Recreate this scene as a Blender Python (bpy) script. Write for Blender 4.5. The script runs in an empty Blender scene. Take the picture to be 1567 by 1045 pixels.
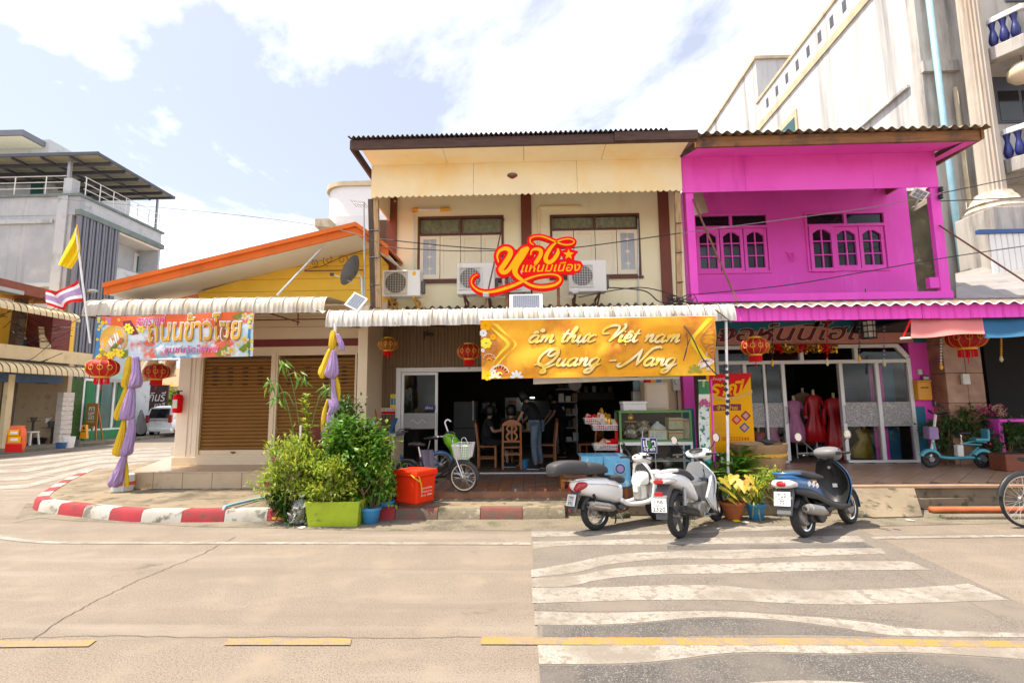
import bpy,bmesh,math,random
from mathutils import Vector,Matrix,noise
PI=math.pi;rad=math.radians;sin=math.sin;cos=math.cos
SC=bpy.context.scene;COL=SC.collection
random.seed(7)
# ------------------------------------------------------------ camera
IW,IH,FPX=1567.,1045.,784.
EYE=Vector((0,0,1.6))
ROT=Matrix.Rotation(rad(1.75),3,'Z') @ Matrix.Rotation(rad(96.98),3,'X') @ Matrix.Rotation(rad(-.57),3,'Z')
cd=bpy.data.cameras.new('camera');cam=bpy.data.objects.new('camera',cd);COL.objects.link(cam)
cam.matrix_world=Matrix.Translation(EYE) @ ROT.to_4x4()
cd.sensor_width=36;cd.lens=FPX / IW*36;cd.clip_end=3000;cd.clip_start=.05
SC.camera=cam
# ------------------------------------------------------------ sky, sun, exposure
SUN_EL,SUN_AZ=66,266  # azimuth clockwise from +Y: high, from the left, along the fronts
w=bpy.data.worlds.new('World');SC.world=w;w.use_nodes=True
nt=w.node_tree;N=nt.nodes;L=nt.links
for n in list(N):N.remove(n)
sky=N.new('ShaderNodeTexSky');sky.sky_type='NISHITA';sky.sun_disc=False
sky.sun_elevation=rad(SUN_EL);sky.sun_rotation=rad(SUN_AZ);sky.air_density=1.0;sky.dust_density=1.5
tc=N.new('ShaderNodeTexCoord');sep=N.new('ShaderNodeSeparateXYZ');L.new(tc.outputs['Generated'],sep.inputs[0])
def wmath(op,a,b=None,clamp=False):
    n=N.new('ShaderNodeMath');n.operation=op;n.use_clamp=clamp
    for i,v in enumerate((a,b)):
        if v is None:continue
        if isinstance(v,(int,float)):n.inputs[i].default_value=v
        else:L.new(v,n.inputs[i])
    return n.outputs[0]
zz=wmath('ADD',wmath('MAXIMUM',sep.outputs[2],0.),.22)
comb=N.new('ShaderNodeCombineXYZ')
L.new(wmath('DIVIDE',sep.outputs[0],zz),comb.inputs[0]);L.new(wmath('DIVIDE',sep.outputs[1],zz),comb.inputs[1])
mp=N.new('ShaderNodeMapping');L.new(comb.outputs[0],mp.inputs[0]);mp.inputs['Location'].default_value=(5,9,2)
nz=N.new('ShaderNodeTexNoise');L.new(mp.outputs[0],nz.inputs['Vector'])
nz.inputs['Scale'].default_value=.95;nz.inputs['Detail'].default_value=9;nz.inputs['Roughness'].default_value=.58;nz.inputs['Distortion'].default_value=.35
cr=N.new('ShaderNodeValToRGB');L.new(nz.outputs['Fac'],cr.inputs[0])
cr.color_ramp.elements[0].position=.46;cr.color_ramp.elements[1].position=.74
cr.color_ramp.elements[0].color=(.13,.13,.13,1);cr.color_ramp.elements[1].color=(1,1,1,1)
mx=N.new('ShaderNodeMix');mx.data_type='RGBA'
L.new(cr.outputs[0],mx.inputs['Factor']);sk=N.new('ShaderNodeVectorMath');sk.operation='MULTIPLY';sk.inputs[1].default_value=(.38,.355,.37);L.new(sky.outputs[0],sk.inputs[0]);L.new(sk.outputs[0],mx.inputs['A']);mx.inputs['B'].default_value=(8.8,8.8,9.0,1)
bg=N.new('ShaderNodeBackground');bg.inputs[1].default_value=.14;L.new(mx.outputs['Result'],bg.inputs[0])
wo=N.new('ShaderNodeOutputWorld');L.new(bg.outputs[0],wo.inputs[0])
sl=bpy.data.lights.new('sun','SUN');so=bpy.data.objects.new('sun',sl);COL.objects.link(so)
sl.energy=3.0;sl.angle=rad(.6);sl.color=(1,.90,.74)
so.rotation_euler=(rad(90-SUN_EL),0,rad(180-SUN_AZ));so.location=(-6,-4,20)
SC.view_settings.view_transform='Standard';SC.view_settings.look='None'
SC.view_settings.gamma=1;SC.view_settings.use_curve_mapping=False;SC.view_settings.exposure=1.60
# ------------------------------------------------------------ helpers: picture to place
def ray(px,py):return ROT @ Vector(((px-IW/2)/FPX,-(py-IH/2)/FPX,-1))
def P(px,py,Y):# where the sight line meets the upright plane y = Y
    d=ray(px,py);return EYE+d*(Y/d.y)
def G(px,py,z=0.):# where it meets the level z
    d=ray(px,py);return EYE+d*((z-EYE.z)/d.z)
def RC(x0,y0,x1,y1,Y):# an upright rectangle: X0, X1, Z0, Z1
    xm,ym=(x0+x1)/2,(y0+y1)/2
    return P(x0,ym,Y).x,P(x1,ym,Y).x,P(xm,y1,Y).z,P(xm,y0,Y).z
# ------------------------------------------------------------ helpers: things and parts
WL={}
def tag(o,label=None,cat=None,group=None,kind=None):
    for k,v in (('label',label),('category',cat),('group',group),('kind',kind)):
        if v:o[k]=v
    return o
def thing(name,label,cat,loc,group=None):
    o=bpy.data.objects.new(name,None);COL.objects.link(o);o.empty_display_size=.2
    o.location=loc;WL[o.name]=Vector(loc);return tag(o,label,cat,group)
def kids(o):return [c for c in bpy.data.objects if c.parent == o]
def copy_tree(o,parent=None,_k=None):
    if _k is None:
        _k={}
        for c in bpy.data.objects:
            if c.parent:_k.setdefault(c.parent.name,[]).append(c)
    c=o.copy();COL.objects.link(c);c.parent=parent
    for ch in _k.get(o.name,[]):copy_tree(ch,c,_k)
    return c
def dup(o,loc,rz=None,label=None,scale=None):
    c=copy_tree(o);c.location=loc;WL[c.name]=Vector(loc)
    if rz is not None:c.rotation_euler.z=rz
    if scale:c.scale=(scale,)*3
    if label:c['label']=label
    return c
def crom(pts,n=6):# smooth curve through points (any dimension)
    if len(pts) < 3:return [tuple(p) for p in pts]
    out=[]
    for i in range(len(pts)-1):
        p0,p1,p2,p3=pts[max(i-1,0)],pts[i],pts[i+1],pts[min(i+2,len(pts)-1)]
        for k in range(n):
            t=k/n
            out.append(tuple(.5*(2*b+(c-a)*t+(2*a-5*b+4*c-d)*t*t+(3*b-a-3*c+d)*t**3) for a,b,c,d in zip(p0,p1,p2,p3)))
    out.append(tuple(pts[-1]));return out
class MB:
    def __init__(s):s.v=[];s.f=[]
    def add(s,vs,fs):
        b=len(s.v);s.v += [Vector(v) for v in vs];s.f += [tuple(b+i for i in f) for f in fs];return s
    def box(s,x0,x1,y0,y1,z0,z1):
        if x0 > x1:x0,x1=x1,x0
        if y0 > y1:y0,y1=y1,y0
        if z0 > z1:z0,z1=z1,z0
        return s.add([(x0,y0,z0),(x1,y0,z0),(x1,y1,z0),(x0,y1,z0),(x0,y0,z1),(x1,y0,z1),(x1,y1,z1),(x0,y1,z1)],
                     [(0,3,2,1),(4,5,6,7),(0,1,5,4),(1,2,6,5),(2,3,7,6),(3,0,4,7)])
    def obox(s,c,size,M=None):
        b=MB().box(-size[0]/2,size[0]/2,-size[1]/2,size[1]/2,-size[2]/2,size[2]/2)
        return s.add([Vector(c)+((M @ v) if M else v) for v in b.v],b.f)
    def bar(s,a,b,wd,ht=None,up=(0,0,1)):# rectangular bar from a to b
        a,b=Vector(a),Vector(b);d=(b-a).normalized();u=Vector(up)
        if abs(d.dot(u)) > .98:u=Vector((0,1,0))
        sd=d.cross(u).normalized()*wd/2;u=sd.cross(d).normalized()*(ht or wd)/2
        return s.add([a-sd-u,a+sd-u,a+sd+u,a-sd+u,b-sd-u,b+sd-u,b+sd+u,b-sd+u],
                     [(0,1,2,3)[::-1],(4,5,6,7)[::-1],(0,4,5,1)[::-1],(1,5,6,2)[::-1],(2,6,7,3)[::-1],(3,7,4,0)[::-1]])
    def tube(s,pts,r,n=8,cap=True):
        pts=[Vector(p) for p in pts];m=len(pts);rs=r if isinstance(r,(list,tuple)) else [r]*m
        base=len(s.v);prev=None
        for i,p in enumerate(pts):
            d=(pts[min(i+1,m-1)]-pts[max(i-1,0)])
            d=d.normalized() if d.length > 1e-9 else Vector((0,0,1))
            if prev is None:
                a=Vector((0,0,1)) if abs(d.z) < .9 else Vector((1,0,0));prev=d.cross(a).normalized()
            u=prev-d*prev.dot(d);u=u.normalized() if u.length > 1e-6 else d.orthogonal().normalized();prev=u
            q=d.cross(u)
            for k in range(n):
                t=2*PI*k/n;s.v.append(p+(u*cos(t)+q*sin(t))*rs[i])
        for i in range(m-1):
            for k in range(n):
                a=base+i*n+k;b=base+i*n+(k+1) % n;s.f.append((a,b,b+n,a+n))
        if cap:s.f.append(tuple(base+k for k in range(n))[::-1]);s.f.append(tuple(base+(m-1)*n+k for k in range(n)))
        return s
    def lathe(s,prof,c=(0,0,0),n=20,M=None,sq=1.):
        base=len(s.v);c=Vector(c)
        for r,z in prof:
            for k in range(n):
                t=2*PI*k/n;v=Vector((r*cos(t),r*sin(t)*sq,z));s.v.append(c+(M @ v if M else v))
        for i in range(len(prof)-1):
            for k in range(n):
                a=base+i*n+k;b=base+i*n+(k+1) % n;s.f.append((a,b,b+n,a+n))
        s.f.append(tuple(base+k for k in range(n))[::-1]);s.f.append(tuple(base+(len(prof)-1)*n+k for k in range(n)))
        return s
    def prism(s,poly,y0,y1):# outline in (x, z), from y0 (front) to y1
        n=len(poly)
        if sum(poly[i][0]*poly[(i+1) % n][1]-poly[(i+1) % n][0]*poly[i][1] for i in range(n)) < 0:poly=poly[::-1]
        return s.add([(x,y0,z) for x,z in poly]+[(x,y1,z) for x,z in poly],
                     [tuple(range(n)),tuple(range(n,2*n))[::-1]]+[(i,n+i,n+(i+1) % n,(i+1) % n) for i in range(n)])
    def slab(s,poly,z0,z1):# outline in (x, y), between two levels
        n=len(poly)
        if sum(poly[i][0]*poly[(i+1) % n][1]-poly[(i+1) % n][0]*poly[i][1] for i in range(n)) < 0:poly=poly[::-1]
        return s.add([(x,y,z0) for x,y in poly]+[(x,y,z1) for x,y in poly],
                     [tuple(range(n))[::-1],tuple(range(n,2*n))]+[(i,(i+1) % n,n+(i+1) % n,n+i) for i in range(n)])
    def grid(s,fn,nu,nv):# fn(u, v), u and v in 0..1
        b=len(s.v)
        for j in range(nv+1):
            for i in range(nu+1):s.v.append(Vector(fn(i/nu,j/nv)))
        for j in range(nv):
            for i in range(nu):
                a=b+j*(nu+1)+i;s.f.append((a,a+1,a+nu+2,a+nu+1))
        return s
    def loft(s,secs,n=14,e=2.6):
  # secs: (centre, half width across, half height, tilt, axis) ; sections stand across the local x axis, tilt turns them about y
        b=len(s.v)
        for c,hw,hh,tl in secs:
            for k in range(n):
                t=2*PI*k/n;cx,sx_=cos(t),sin(t)
                yy=hw*math.copysign(abs(cx)**(2/e),cx);z_=hh*math.copysign(abs(sx_)**(2/e),sx_)
                s.v.append(Vector((c[0]-z_*sin(tl),c[1]+yy,c[2]+z_*cos(tl))))
        m=len(secs)
        for i in range(m-1):
            for k in range(n):
                a=b+i*n+k;q=b+i*n+(k+1) % n;s.f.append((a,q,q+n,a+n))
        s.f.append(tuple(b+k for k in range(n))[::-1]);s.f.append(tuple(b+(m-1)*n+k for k in range(n)))
        return s
    def rings(s,rings_,cap=True):
        b=len(s.v);n=len(rings_[0])
        for r in rings_:s.v += [Vector(p) for p in r]
        for i in range(len(rings_)-1):
            for k in range(n):
                a=b+i*n+k;q=b+i*n+(k+1) % n;s.f.append((a,q,q+n,a+n))
        if cap:s.f.append(tuple(b+k for k in range(n))[::-1]);s.f.append(tuple(b+(len(rings_)-1)*n+k for k in range(n)))
        return s
    def leaf(s,p,d,up,ln,wd,droop=.3):# a folded leaf of four triangles
        p=Vector(p);d=d.normalized();sd=d.cross(up)
        sd=sd.normalized() if sd.length > 1e-5 else d.orthogonal().normalized();u=sd.cross(d)
        m=p+d*ln*.45+u*ln*.03;t=p+d*ln-u*ln*droop
        return s.add([p,m+sd*wd/2+u*wd*.16,m,m-sd*wd/2+u*wd*.16,t],[(0,2,1),(0,3,2),(1,2,4),(2,3,4)])
    def xf(s,M):
        s.v=[M @ v for v in s.v];return s
    def build(s,name,m,parent=None,smooth=False,bev=0.,label=None,mods=()):
        me=bpy.data.meshes.new(name)
        if parent is not None:off=WL[parent.name]
        else:
            xs=[v.x for v in s.v];ys=[v.y for v in s.v];zs=[v.z for v in s.v]
            off=Vector(((min(xs)+max(xs))/2,(min(ys)+max(ys))/2,min(zs)))
        me.from_pydata([v-off for v in s.v],[],s.f)
        if smooth:me.shade_smooth() if smooth is True else me.set_sharp_from_angle(angle=smooth)
        if smooth and smooth is not True:
            me.polygons.foreach_set('use_smooth',[True]*len(me.polygons))
        if m is not None:me.materials.append(m)
        o=bpy.data.objects.new(name,me);COL.objects.link(o);o.parent=parent
        if parent is None:o.location=off
        WL[o.name]=off.copy()
        if bev:
            b=o.modifiers.new('bevel','BEVEL');b.width=bev;b.segments=2;b.limit_method='ANGLE';b.angle_limit=rad(40)
        if label:o['label']=label
        return o
def struct(mb,name,m,**k):o=mb.build(name,m,**k);o['kind']='structure';return o
def stuff(o):o['kind']='stuff';return o
# ------------------------------------------------------------ helpers: materials
def lin(h):
    h=h.lstrip('#');return tuple(((v/12.92) if v <= .04045 else ((v+.055)/1.055)**2.4) for v in (int(h[i:i+2],16)/255 for i in (0,2,4)))
def mat(name,col,rough=.6,var=.12,vs=3.,bump=.0,bs=40.,metal=0.,stain=None,coat=0.,spec=.5,emit=None,trans=0.,sheen=0.,cols=None,stretch=None,wear=None):
    """a painted, stained or grained surface; var and cols shift the colour in patches, stain lays a second colour in streaks"""
    m=bpy.data.materials.new(name);m.use_nodes=True;t=m.node_tree;n=t.nodes;l=t.links
    b=n['Principled BSDF'];col=lin(col) if isinstance(col,str) else col
    b.inputs['Roughness'].default_value=rough;b.inputs['Metallic'].default_value=metal
    b.inputs['Specular IOR Level'].default_value=spec
    if coat:b.inputs['Coat Weight'].default_value=coat;b.inputs['Coat Roughness'].default_value=.08
    if trans:b.inputs['Subsurface Weight'].default_value=0
    g=n.new('ShaderNodeNewGeometry');out=None
    def ns(scale,det=4,st=None,rgh=.6):
        x=n.new('ShaderNodeTexNoise');x.inputs['Scale'].default_value=scale;x.inputs['Detail'].default_value=det;x.inputs['Roughness'].default_value=rgh
        if st:
            mpp=n.new('ShaderNodeMapping');mpp.inputs['Scale'].default_value=st;l.new(g.outputs['Position'],mpp.inputs[0]);l.new(mpp.outputs[0],x.inputs['Vector'])
        else:l.new(g.outputs['Position'],x.inputs['Vector'])
        return x.outputs['Fac']
    def ramp(src,a,z):
        r=n.new('ShaderNodeMapRange');r.inputs['From Min'].default_value=a;r.inputs['From Max'].default_value=z;r.clamp=True
        l.new(src,r.inputs['Value']);return r.outputs[0]
    def mixc(f,A,B):
        x=n.new('ShaderNodeMix');x.data_type='RGBA'
        if isinstance(f,float):x.inputs['Factor'].default_value=f
        else:l.new(f,x.inputs['Factor'])
        for key,v in (('A',A),('B',B)):
            if isinstance(v,tuple):x.inputs[key].default_value=(*v,1)
            else:l.new(v,x.inputs[key])
        return x.outputs['Result']
    if var:
        lo=tuple(max(0,c*(1-var)) for c in col);hi=tuple(min(1,c*(1+var)) for c in col)
        out=mixc(ramp(ns(vs,5,stretch),.3,.7),lo,hi)
    if cols:
        for c2,sc,a,z in cols:
            c2=lin(c2) if isinstance(c2,str) else c2
            out=mixc(ramp(ns(sc,5),a,z),out if out else col,c2)
    if stain:
        for c2,st,a,z in (stain if isinstance(stain,list) else [stain]):
            c2=lin(c2) if isinstance(c2,str) else c2
            out=mixc(ramp(ns(1.,6,st,.65),a,z),out if out else col,c2)
    if out is None:b.inputs['Base Color'].default_value=(*col,1)
    else:l.new(out,b.inputs['Base Color'])
    if bump:
        bn=n.new('ShaderNodeBump');bn.inputs['Strength'].default_value=bump;bn.inputs['Distance'].default_value=.01
        l.new(ns(bs,4),bn.inputs['Height']);l.new(bn.outputs[0],b.inputs['Normal'])
    if emit:b.inputs['Emission Color'].default_value=(*lin(emit[0]),1);b.inputs['Emission Strength'].default_value=emit[1]
    if trans:
        tr=n.new('ShaderNodeBsdfTranslucent');ms=n.new('ShaderNodeMixShader');ms.inputs[0].default_value=trans
        if out is None:tr.inputs[0].default_value=(*col,1)
        else:l.new(out,tr.inputs[0])
        o=n['Material Output'];l.new(b.outputs[0],ms.inputs[1]);l.new(tr.outputs[0],ms.inputs[2]);l.new(ms.outputs[0],o.inputs['Surface'])
    return m
def glass_mat(name,tint=(.9,.95,.93),refl=.06,dark=0.):
    m=bpy.data.materials.new(name);m.use_nodes=True;t=m.node_tree;n=t.nodes;l=t.links
    n.remove(n['Principled BSDF']);o=n['Material Output']
    tr=n.new('ShaderNodeBsdfTransparent');tr.inputs[0].default_value=(*tint,1)
    gl=n.new('ShaderNodeBsdfGlossy');gl.inputs['Roughness'].default_value=.03
    fr=n.new('ShaderNodeFresnel');fr.inputs[0].default_value=1.33
    ad=n.new('ShaderNodeMath');ad.inputs[1].default_value=refl;l.new(fr.outputs[0],ad.inputs[0])
    ms=n.new('ShaderNodeMixShader');l.new(ad.outputs[0],ms.inputs[0]);l.new(tr.outputs[0],ms.inputs[1]);l.new(gl.outputs[0],ms.inputs[2])
    l.new(ms.outputs[0],o.inputs['Surface']);return m
# ------------------------------------------------------------ helpers: writing
def glyphs(body,size=1.,shear=0.,off=0.,space=1.):
    """flat letter shapes as (verts in 2-D, faces)"""
    c=bpy.data.curves.new('lettering','FONT');c.body=body;c.size=size;c.shear=shear;c.offset=off;c.resolution_u=2;c.space_character=space
    o=bpy.data.objects.new('lettering',c);me=bpy.data.meshes.new_from_object(o)
    vs=[(v.co.x,v.co.y) for v in me.vertices];fs=[tuple(p.vertices) for p in me.polygons]
    bpy.data.objects.remove(o);bpy.data.meshes.remove(me);bpy.data.curves.remove(c);return vs,fs
def write(body,x0,x1,z0,z1,put,m,parent,shear=0.,off=0.,space=1.,name='lettering',ref=None):
    """letters fitted to a rectangle; put(x, z) gives the 3-D point on the surface they are printed on"""
    vs,fs=glyphs(body,1.,shear,off,space)
    if not vs:return None
    rv=vs if off == 0 else glyphs(body,1.,shear,0.,space)[0]
    ax=min(v[0] for v in rv);bx=max(v[0] for v in rv);az=min(v[1] for v in rv);bz=max(v[1] for v in rv)
    kx=(x1-x0)/(bx-ax);kz=(z1-z0)/(bz-az)
    mb=MB().add([put(x0+(x-ax)*kx,z0+(z-az)*kz) for x,z in vs],fs)
    return mb.build(name,m,parent)
def flat(Y):return lambda x,z:(x,Y,z)
def stroke(pts,widths,y0,y1,mb,put=None):
    """a pen stroke of changing width through 2-D points, with thickness"""
    n=len(pts)
    wl=[widths[min(int(i*len(widths)/n),len(widths)-1)] if False else widths[0]+0 for i in range(n)] if len(widths) == 1 else None
    q=crom([(*p,ww) for p,ww in zip(pts,widths if len(widths) == n else (widths*n)[:n])],7)
    lft,rgt=[],[]
    for i,(x,z,ww) in enumerate(q):
        a=q[max(i-1,0)];b=q[min(i+1,len(q)-1)];dx,dz=b[0]-a[0],b[1]-a[1];k=math.hypot(dx,dz) or 1
        nx,nz_=-dz/k*ww/2,dx/k*ww/2
        lft.append((x+nx,z+nz_));rgt.append((x-nx,z-nz_))
    for i in range(len(q)-1):
        A,B,C_,D=lft[i],rgt[i],rgt[i+1],lft[i+1]
        f=[(p[0],y0,p[1]) for p in (A,B,C_,D)];k=[(p[0],y1,p[1]) for p in (A,B,C_,D)]
        if put:f=[put(p[0],p[1],y0) for p in (A,B,C_,D)];k=[put(p[0],p[1],y1) for p in (A,B,C_,D)]
        fs=[(0,1,2,3),(0,3,7,4),(1,5,6,2)]
        if i == 0:fs.append((0,4,5,1))
        if i == len(q)-2:fs.append((3,2,6,7))
        mb.add(f+k,fs)
    for (x,z,ww) in (q[0],q[-1]):# round ends
        mb.prism([(x+ww/2*cos(t*PI/5),z+ww/2*sin(t*PI/5)) for t in range(10)],y0+.0004,y1) if not put else None
    return mb
# ============================================================ materials
M={}
M['asphalt']=mat('asphalt',(.192,.153,.116),.9,.12,1.2,.5,150,cols=[((.10,.08,.063),75.,.51,.61),((.29,.255,.215),130.,.53,.62),((.23,.185,.14),2.5,.5,.7)],stain=[((.145,.118,.094),(.10,.9,1.),.50,.72),((.24,.205,.165),(.22,2.4,1.),.54,.72),((.10,.085,.07),(1.1,1.6,1),.64,.72)])
M['patch']=mat('worn_tar',(.145,.122,.102),.92,.15,2,.6,140,cols=[((.07,.064,.06),70.,.54,.63),((.26,.235,.2),130.,.55,.63),((.18,.152,.122),1.3,.46,.66)])
M['tar']=mat('dark_tar',(.072,.066,.062),.9,.2,4,.7,140,cols=[((.22,.2,.175),110.,.54,.62),((.14,.122,.104),1.2,.44,.66)])
M['roadwhite']=mat('worn_road_paint',(.30,.275,.24),.85,.08,2,.4,140,cols=[((.2,.17,.138),1.6,.44,.64),((.16,.138,.115),100.,.54,.61),((.19,.165,.135),11.,.53,.59)])
M['roadyellow']=mat('worn_yellow_paint',(.42,.205,.022),.85,.1,2,.4,140,cols=[((.26,.185,.11),1.7,.44,.62),((.2,.15,.1),90.,.51,.58),((.205,.163,.12),9.,.53,.58)])
M['crack']=mat('crack_dirt',(.105,.085,.068),.95,.2)
M['gutter']=mat('gutter_concrete',(.17,.14,.10),.93,.15,1.6,.7,60,cols=[((.07,.062,.045),1.4,.50,.66),((.06,.07,.022),2.6,.57,.68),((.26,.23,.18),60,.55,.63)])
M['concrete']=mat('pavement_concrete',(.21,.165,.11),.9,.18,1.3,.7,50,cols=[((.085,.066,.045),1.1,.48,.66),((.26,.19,.11),.9,.52,.7),((.06,.055,.03),5.,.56,.66)])
M['kerbred']=mat('kerb_red_paint',(.30,.018,.026),.75,.15,4,.4,60,cols=[((.13,.045,.035),6.,.55,.66)])
M['kerbwhite']=mat('kerb_white_paint',(.40,.375,.33),.75,.06,4,.4,60,cols=[((.13,.12,.09),4.5,.56,.64),((.3,.27,.21),2.2,.52,.66)])
M['kerbold']=mat('bare_kerb',(.22,.18,.12),.9,.2,3,.7,40,cols=[((.055,.055,.025),3.,.52,.64),((.34,.30,.24),8.,.57,.66)])
M['kerbredold']=mat('faded_red_kerb',(.17,.06,.045),.9,.2,3,.6,40,cols=[((.10,.08,.055),5.,.46,.6)])
M['plat']=mat('polished_floor',(.36,.25,.16),.32,.10,.6)
M['riser']=mat('riser_tile',(.50,.38,.24),.5,.10,3,cols=[((.28,.19,.1),3.,.55,.75)])
M['tileA']=mat('brown_tile',(.24,.105,.055),.42,.22,6.)
M['tileB']=mat('grey_brown_tile',(.19,.13,.10),.42,.22,6.)
M['tilepink']=mat('buff_tile',(.42,.26,.17),.38,.14,4.)
M['grout']=mat('grout',(.12,.09,.07),.9,.1)
M['cream']=mat('cream_wall',(.93,.85,.56),.8,.04,.8,.15,30,stain=[((.80,.66,.36),(1.2,1.2,.35),.60,.85)])
M['creamboard']=mat('cream_board',(.88,.75,.48),.7,.05,1.2,stain=[((.88,.60,.20),(.8,.8,.5),.52,.78)])
M['brownpaint']=mat('brown_paint',(.19,.052,.026),.6,.12,3)
M['brownpeel']=mat('peeling_brown_paint',(.22,.058,.026),.65,.12,3,cols=[((.72,.6,.42),5.5,.63,.65)])
M['frame']=mat('brown_window_frame',(.13,.042,.028),.55,.1)
M['shutter']=mat('cream_shutter',(.86,.77,.56),.6,.05,2)
M['curtain']=mat('lace_curtain',(.52,.48,.34),.9,.25,14)
M['purple']=mat('magenta_paint',(.82,.092,.56),.6,.07,1.0,.1,30,spec=.2,stain=[((.62,.05,.43),(1.5,1.5,.4),.56,.8),((.84,.13,.62),(3,3,.5),.56,.7)])
M['purpled']=mat('magenta_ply',(.82,.098,.55),.6,.06,.8,spec=.2,cols=[((.84,.12,.60),.7,.45,.6)],stain=[((.62,.05,.42),(2.5,2.5,.3),.58,.8)])
M['orangetrim']=mat('orange_fascia',(.62,.135,.02),.6,.1,2,spec=.2,stain=[((.4,.09,.02),(1.5,1.5,.5),.55,.75)])
M['orangetile']=mat('orange_roof',(.55,.13,.04),.6,.15,4)
M['whitesoffit']=mat('white_soffit',(.80,.75,.66),.75,.04,1)
M['yellowboard']=mat('yellow_board',(.88,.53,.06),.65,.05,2,spec=.2)
M['beige']=mat('beige_wall',(.70,.56,.38),.75,.05,1.4)
M['pillar']=mat('pale_pillar',(.78,.67,.52),.7,.05,1.4)
M['maroon']=mat('maroon_band',(.16,.018,.014),.6,.1)
M['roller']=mat('brown_roller_steel',(.22,.10,.018),.5,.08,2,spec=.25)
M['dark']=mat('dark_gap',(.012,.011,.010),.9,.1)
M['awn']=mat('white_awning_sheet',(.53,.50,.455),.5,.06,3,cols=[((.30,.17,.09),7.,.62,.68)],stain=[((.36,.30,.22),(4.,4.,1.),.48,.68)])
M['awncream']=mat('cream_awning_sheet',(.52,.475,.39),.5,.06,3,cols=[((.28,.16,.09),7.,.62,.68)],stain=[((.32,.25,.16),(4.,4.,1.),.48,.68)])
M['asb']=mat('weathered_roof_sheet',(.22,.17,.12),.9,.2,5,.5,40,cols=[((.06,.055,.05),3.,.5,.75)])
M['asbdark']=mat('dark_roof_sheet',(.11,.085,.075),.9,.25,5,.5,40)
M['beam']=mat('dark_timber',(.075,.036,.026),.75,.3,4,.4,30,stretch=(1,6,6))
M['beambrown']=mat('stained_timber',(.22,.085,.018),.6,.35,3,.3,30,stretch=(.6,8,8),cols=[((.05,.022,.012),2.5,.52,.72)])
M['steel']=mat('grey_steel',(.38,.38,.38),.45,.1,3,metal=.6)
M['galv']=mat('galvanised_steel',(.52,.52,.51),.4,.15,8,metal=.7)
M['rust']=mat('rusty_steel',(.17,.075,.045),.8,.3,8)
M['whitemetal']=mat('white_metal',(.78,.77,.74),.4,.04,2)
M['alu']=mat('pale_aluminium',(.74,.73,.70),.38,.04,2,metal=.1)
M['acwhite']=mat('ac_casing',(.74,.72,.66),.45,.05,2,stain=[((.5,.42,.3),(3,3,.8),.6,.85)])
M['black']=mat('black_plastic',(.018,.018,.019),.45,.1)
M['rubber']=mat('tyre_rubber',(.022,.021,.02),.8,.15,10)
M['greyplastic']=mat('grey_plastic',(.09,.09,.092),.5,.1,4)
M['cable']=mat('black_cable',(.02,.02,.022),.6,.1)
M['greycable']=mat('grey_cable',(.20,.19,.19),.6,.1)
M['wood']=mat('varnished_wood',(.42,.14,.025),.35,.25,5,stretch=(6,6,1))
M['paleswood']=mat('weathered_wood',(.40,.26,.13),.8,.3,4,.3,30,stretch=(8,8,1),cols=[((.08,.06,.045),3.,.55,.75)])
M['darkwood']=mat('old_dark_wood',(.09,.06,.04),.85,.3,4,.3,30,stretch=(8,8,1))
M['red']=mat('red_print',(.62,.008,.01),.6,.06,2,spec=.15)
M['redbright']=mat('red_sign',(.74,.003,.006),.6,.03,2,spec=.12)
M['lantern']=mat('red_lantern_cloth',(.55,.012,.012),.6,.1,6,trans=.35)
M['lanterngold']=mat('amber_lantern',(.36,.11,.02),.5,.2,6,trans=.3)
M['gold']=mat('gold_paint',(.66,.36,.03),.5,.1,6)
M['signyellow']=mat('sign_yellow',(.84,.40,.004),.6,.03,2,spec=.12)
M['yellowcloth']=mat('yellow_cloth',(.76,.52,.025),.85,.1,4,.9,22,trans=.25)
M['purplecloth']=mat('mauve_cloth',(.43,.29,.52),.85,.1,4,.9,22,trans=.25)
M['leaf']=mat('green_leaf',(.10,.25,.02),.45,.35,6.,trans=.35,cols=[((.22,.33,.03),3.,.5,.66)])
M['leafdark']=mat('dark_green_leaf',(.045,.125,.018),.5,.35,6.,trans=.3)
M['leaflime']=mat('lime_leaf',(.29,.38,.035),.5,.3,6.,trans=.4,cols=[((.50,.46,.04),6.,.54,.66)])
M['leafyellow']=mat('yellow_leaf',(.50,.36,.03),.5,.3,9.,trans=.35,cols=[((.16,.24,.02),14.,.5,.6)])
M['leafcal']=mat('caladium_leaf',(.50,.38,.04),.5,.3,9.,trans=.35,cols=[((.45,.07,.03),16.,.55,.68),((.2,.25,.03),9.,.6,.7)])
M['stem']=mat('brown_stem',(.16,.10,.045),.85,.3,10)
M['greenstem']=mat('green_stem',(.12,.16,.03),.7,.3,10)
M['flowerpink']=mat('pink_flower',(.52,.08,.2),.6,.2,20,trans=.2)
M['flowerwhite']=mat('cream_flower',(.72,.66,.42),.6,.2,20,trans=.2)
M['limeplastic']=mat('lime_planter',(.33,.43,.012),.55,.14,3,cols=[((.12,.15,.02),5.,.58,.68)],stain=[((.19,.25,.012),(2,2,1.),.48,.70)])
M['bluepot']=mat('blue_plastic',(.035,.21,.42),.5,.1,4)
M['darkblue']=mat('dark_blue_plastic',(.02,.09,.22),.5,.1,4)
M['terracotta']=mat('terracotta',(.42,.12,.035),.75,.15,6)
M['terradark']=mat('dark_terracotta',(.22,.06,.03),.7,.15,6)
M['soil']=mat('soil',(.05,.035,.022),.95,.3,12,.8,40)
M['orangebox']=mat('orange_red_box',(.78,.035,.004),.6,.06,1.5,spec=.2)
M['clearbag']=glass_mat('clear_bag_film',(.93,.95,.95),.10)
M['glass']=glass_mat('window_glass',(.90,.93,.91),.0)
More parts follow.
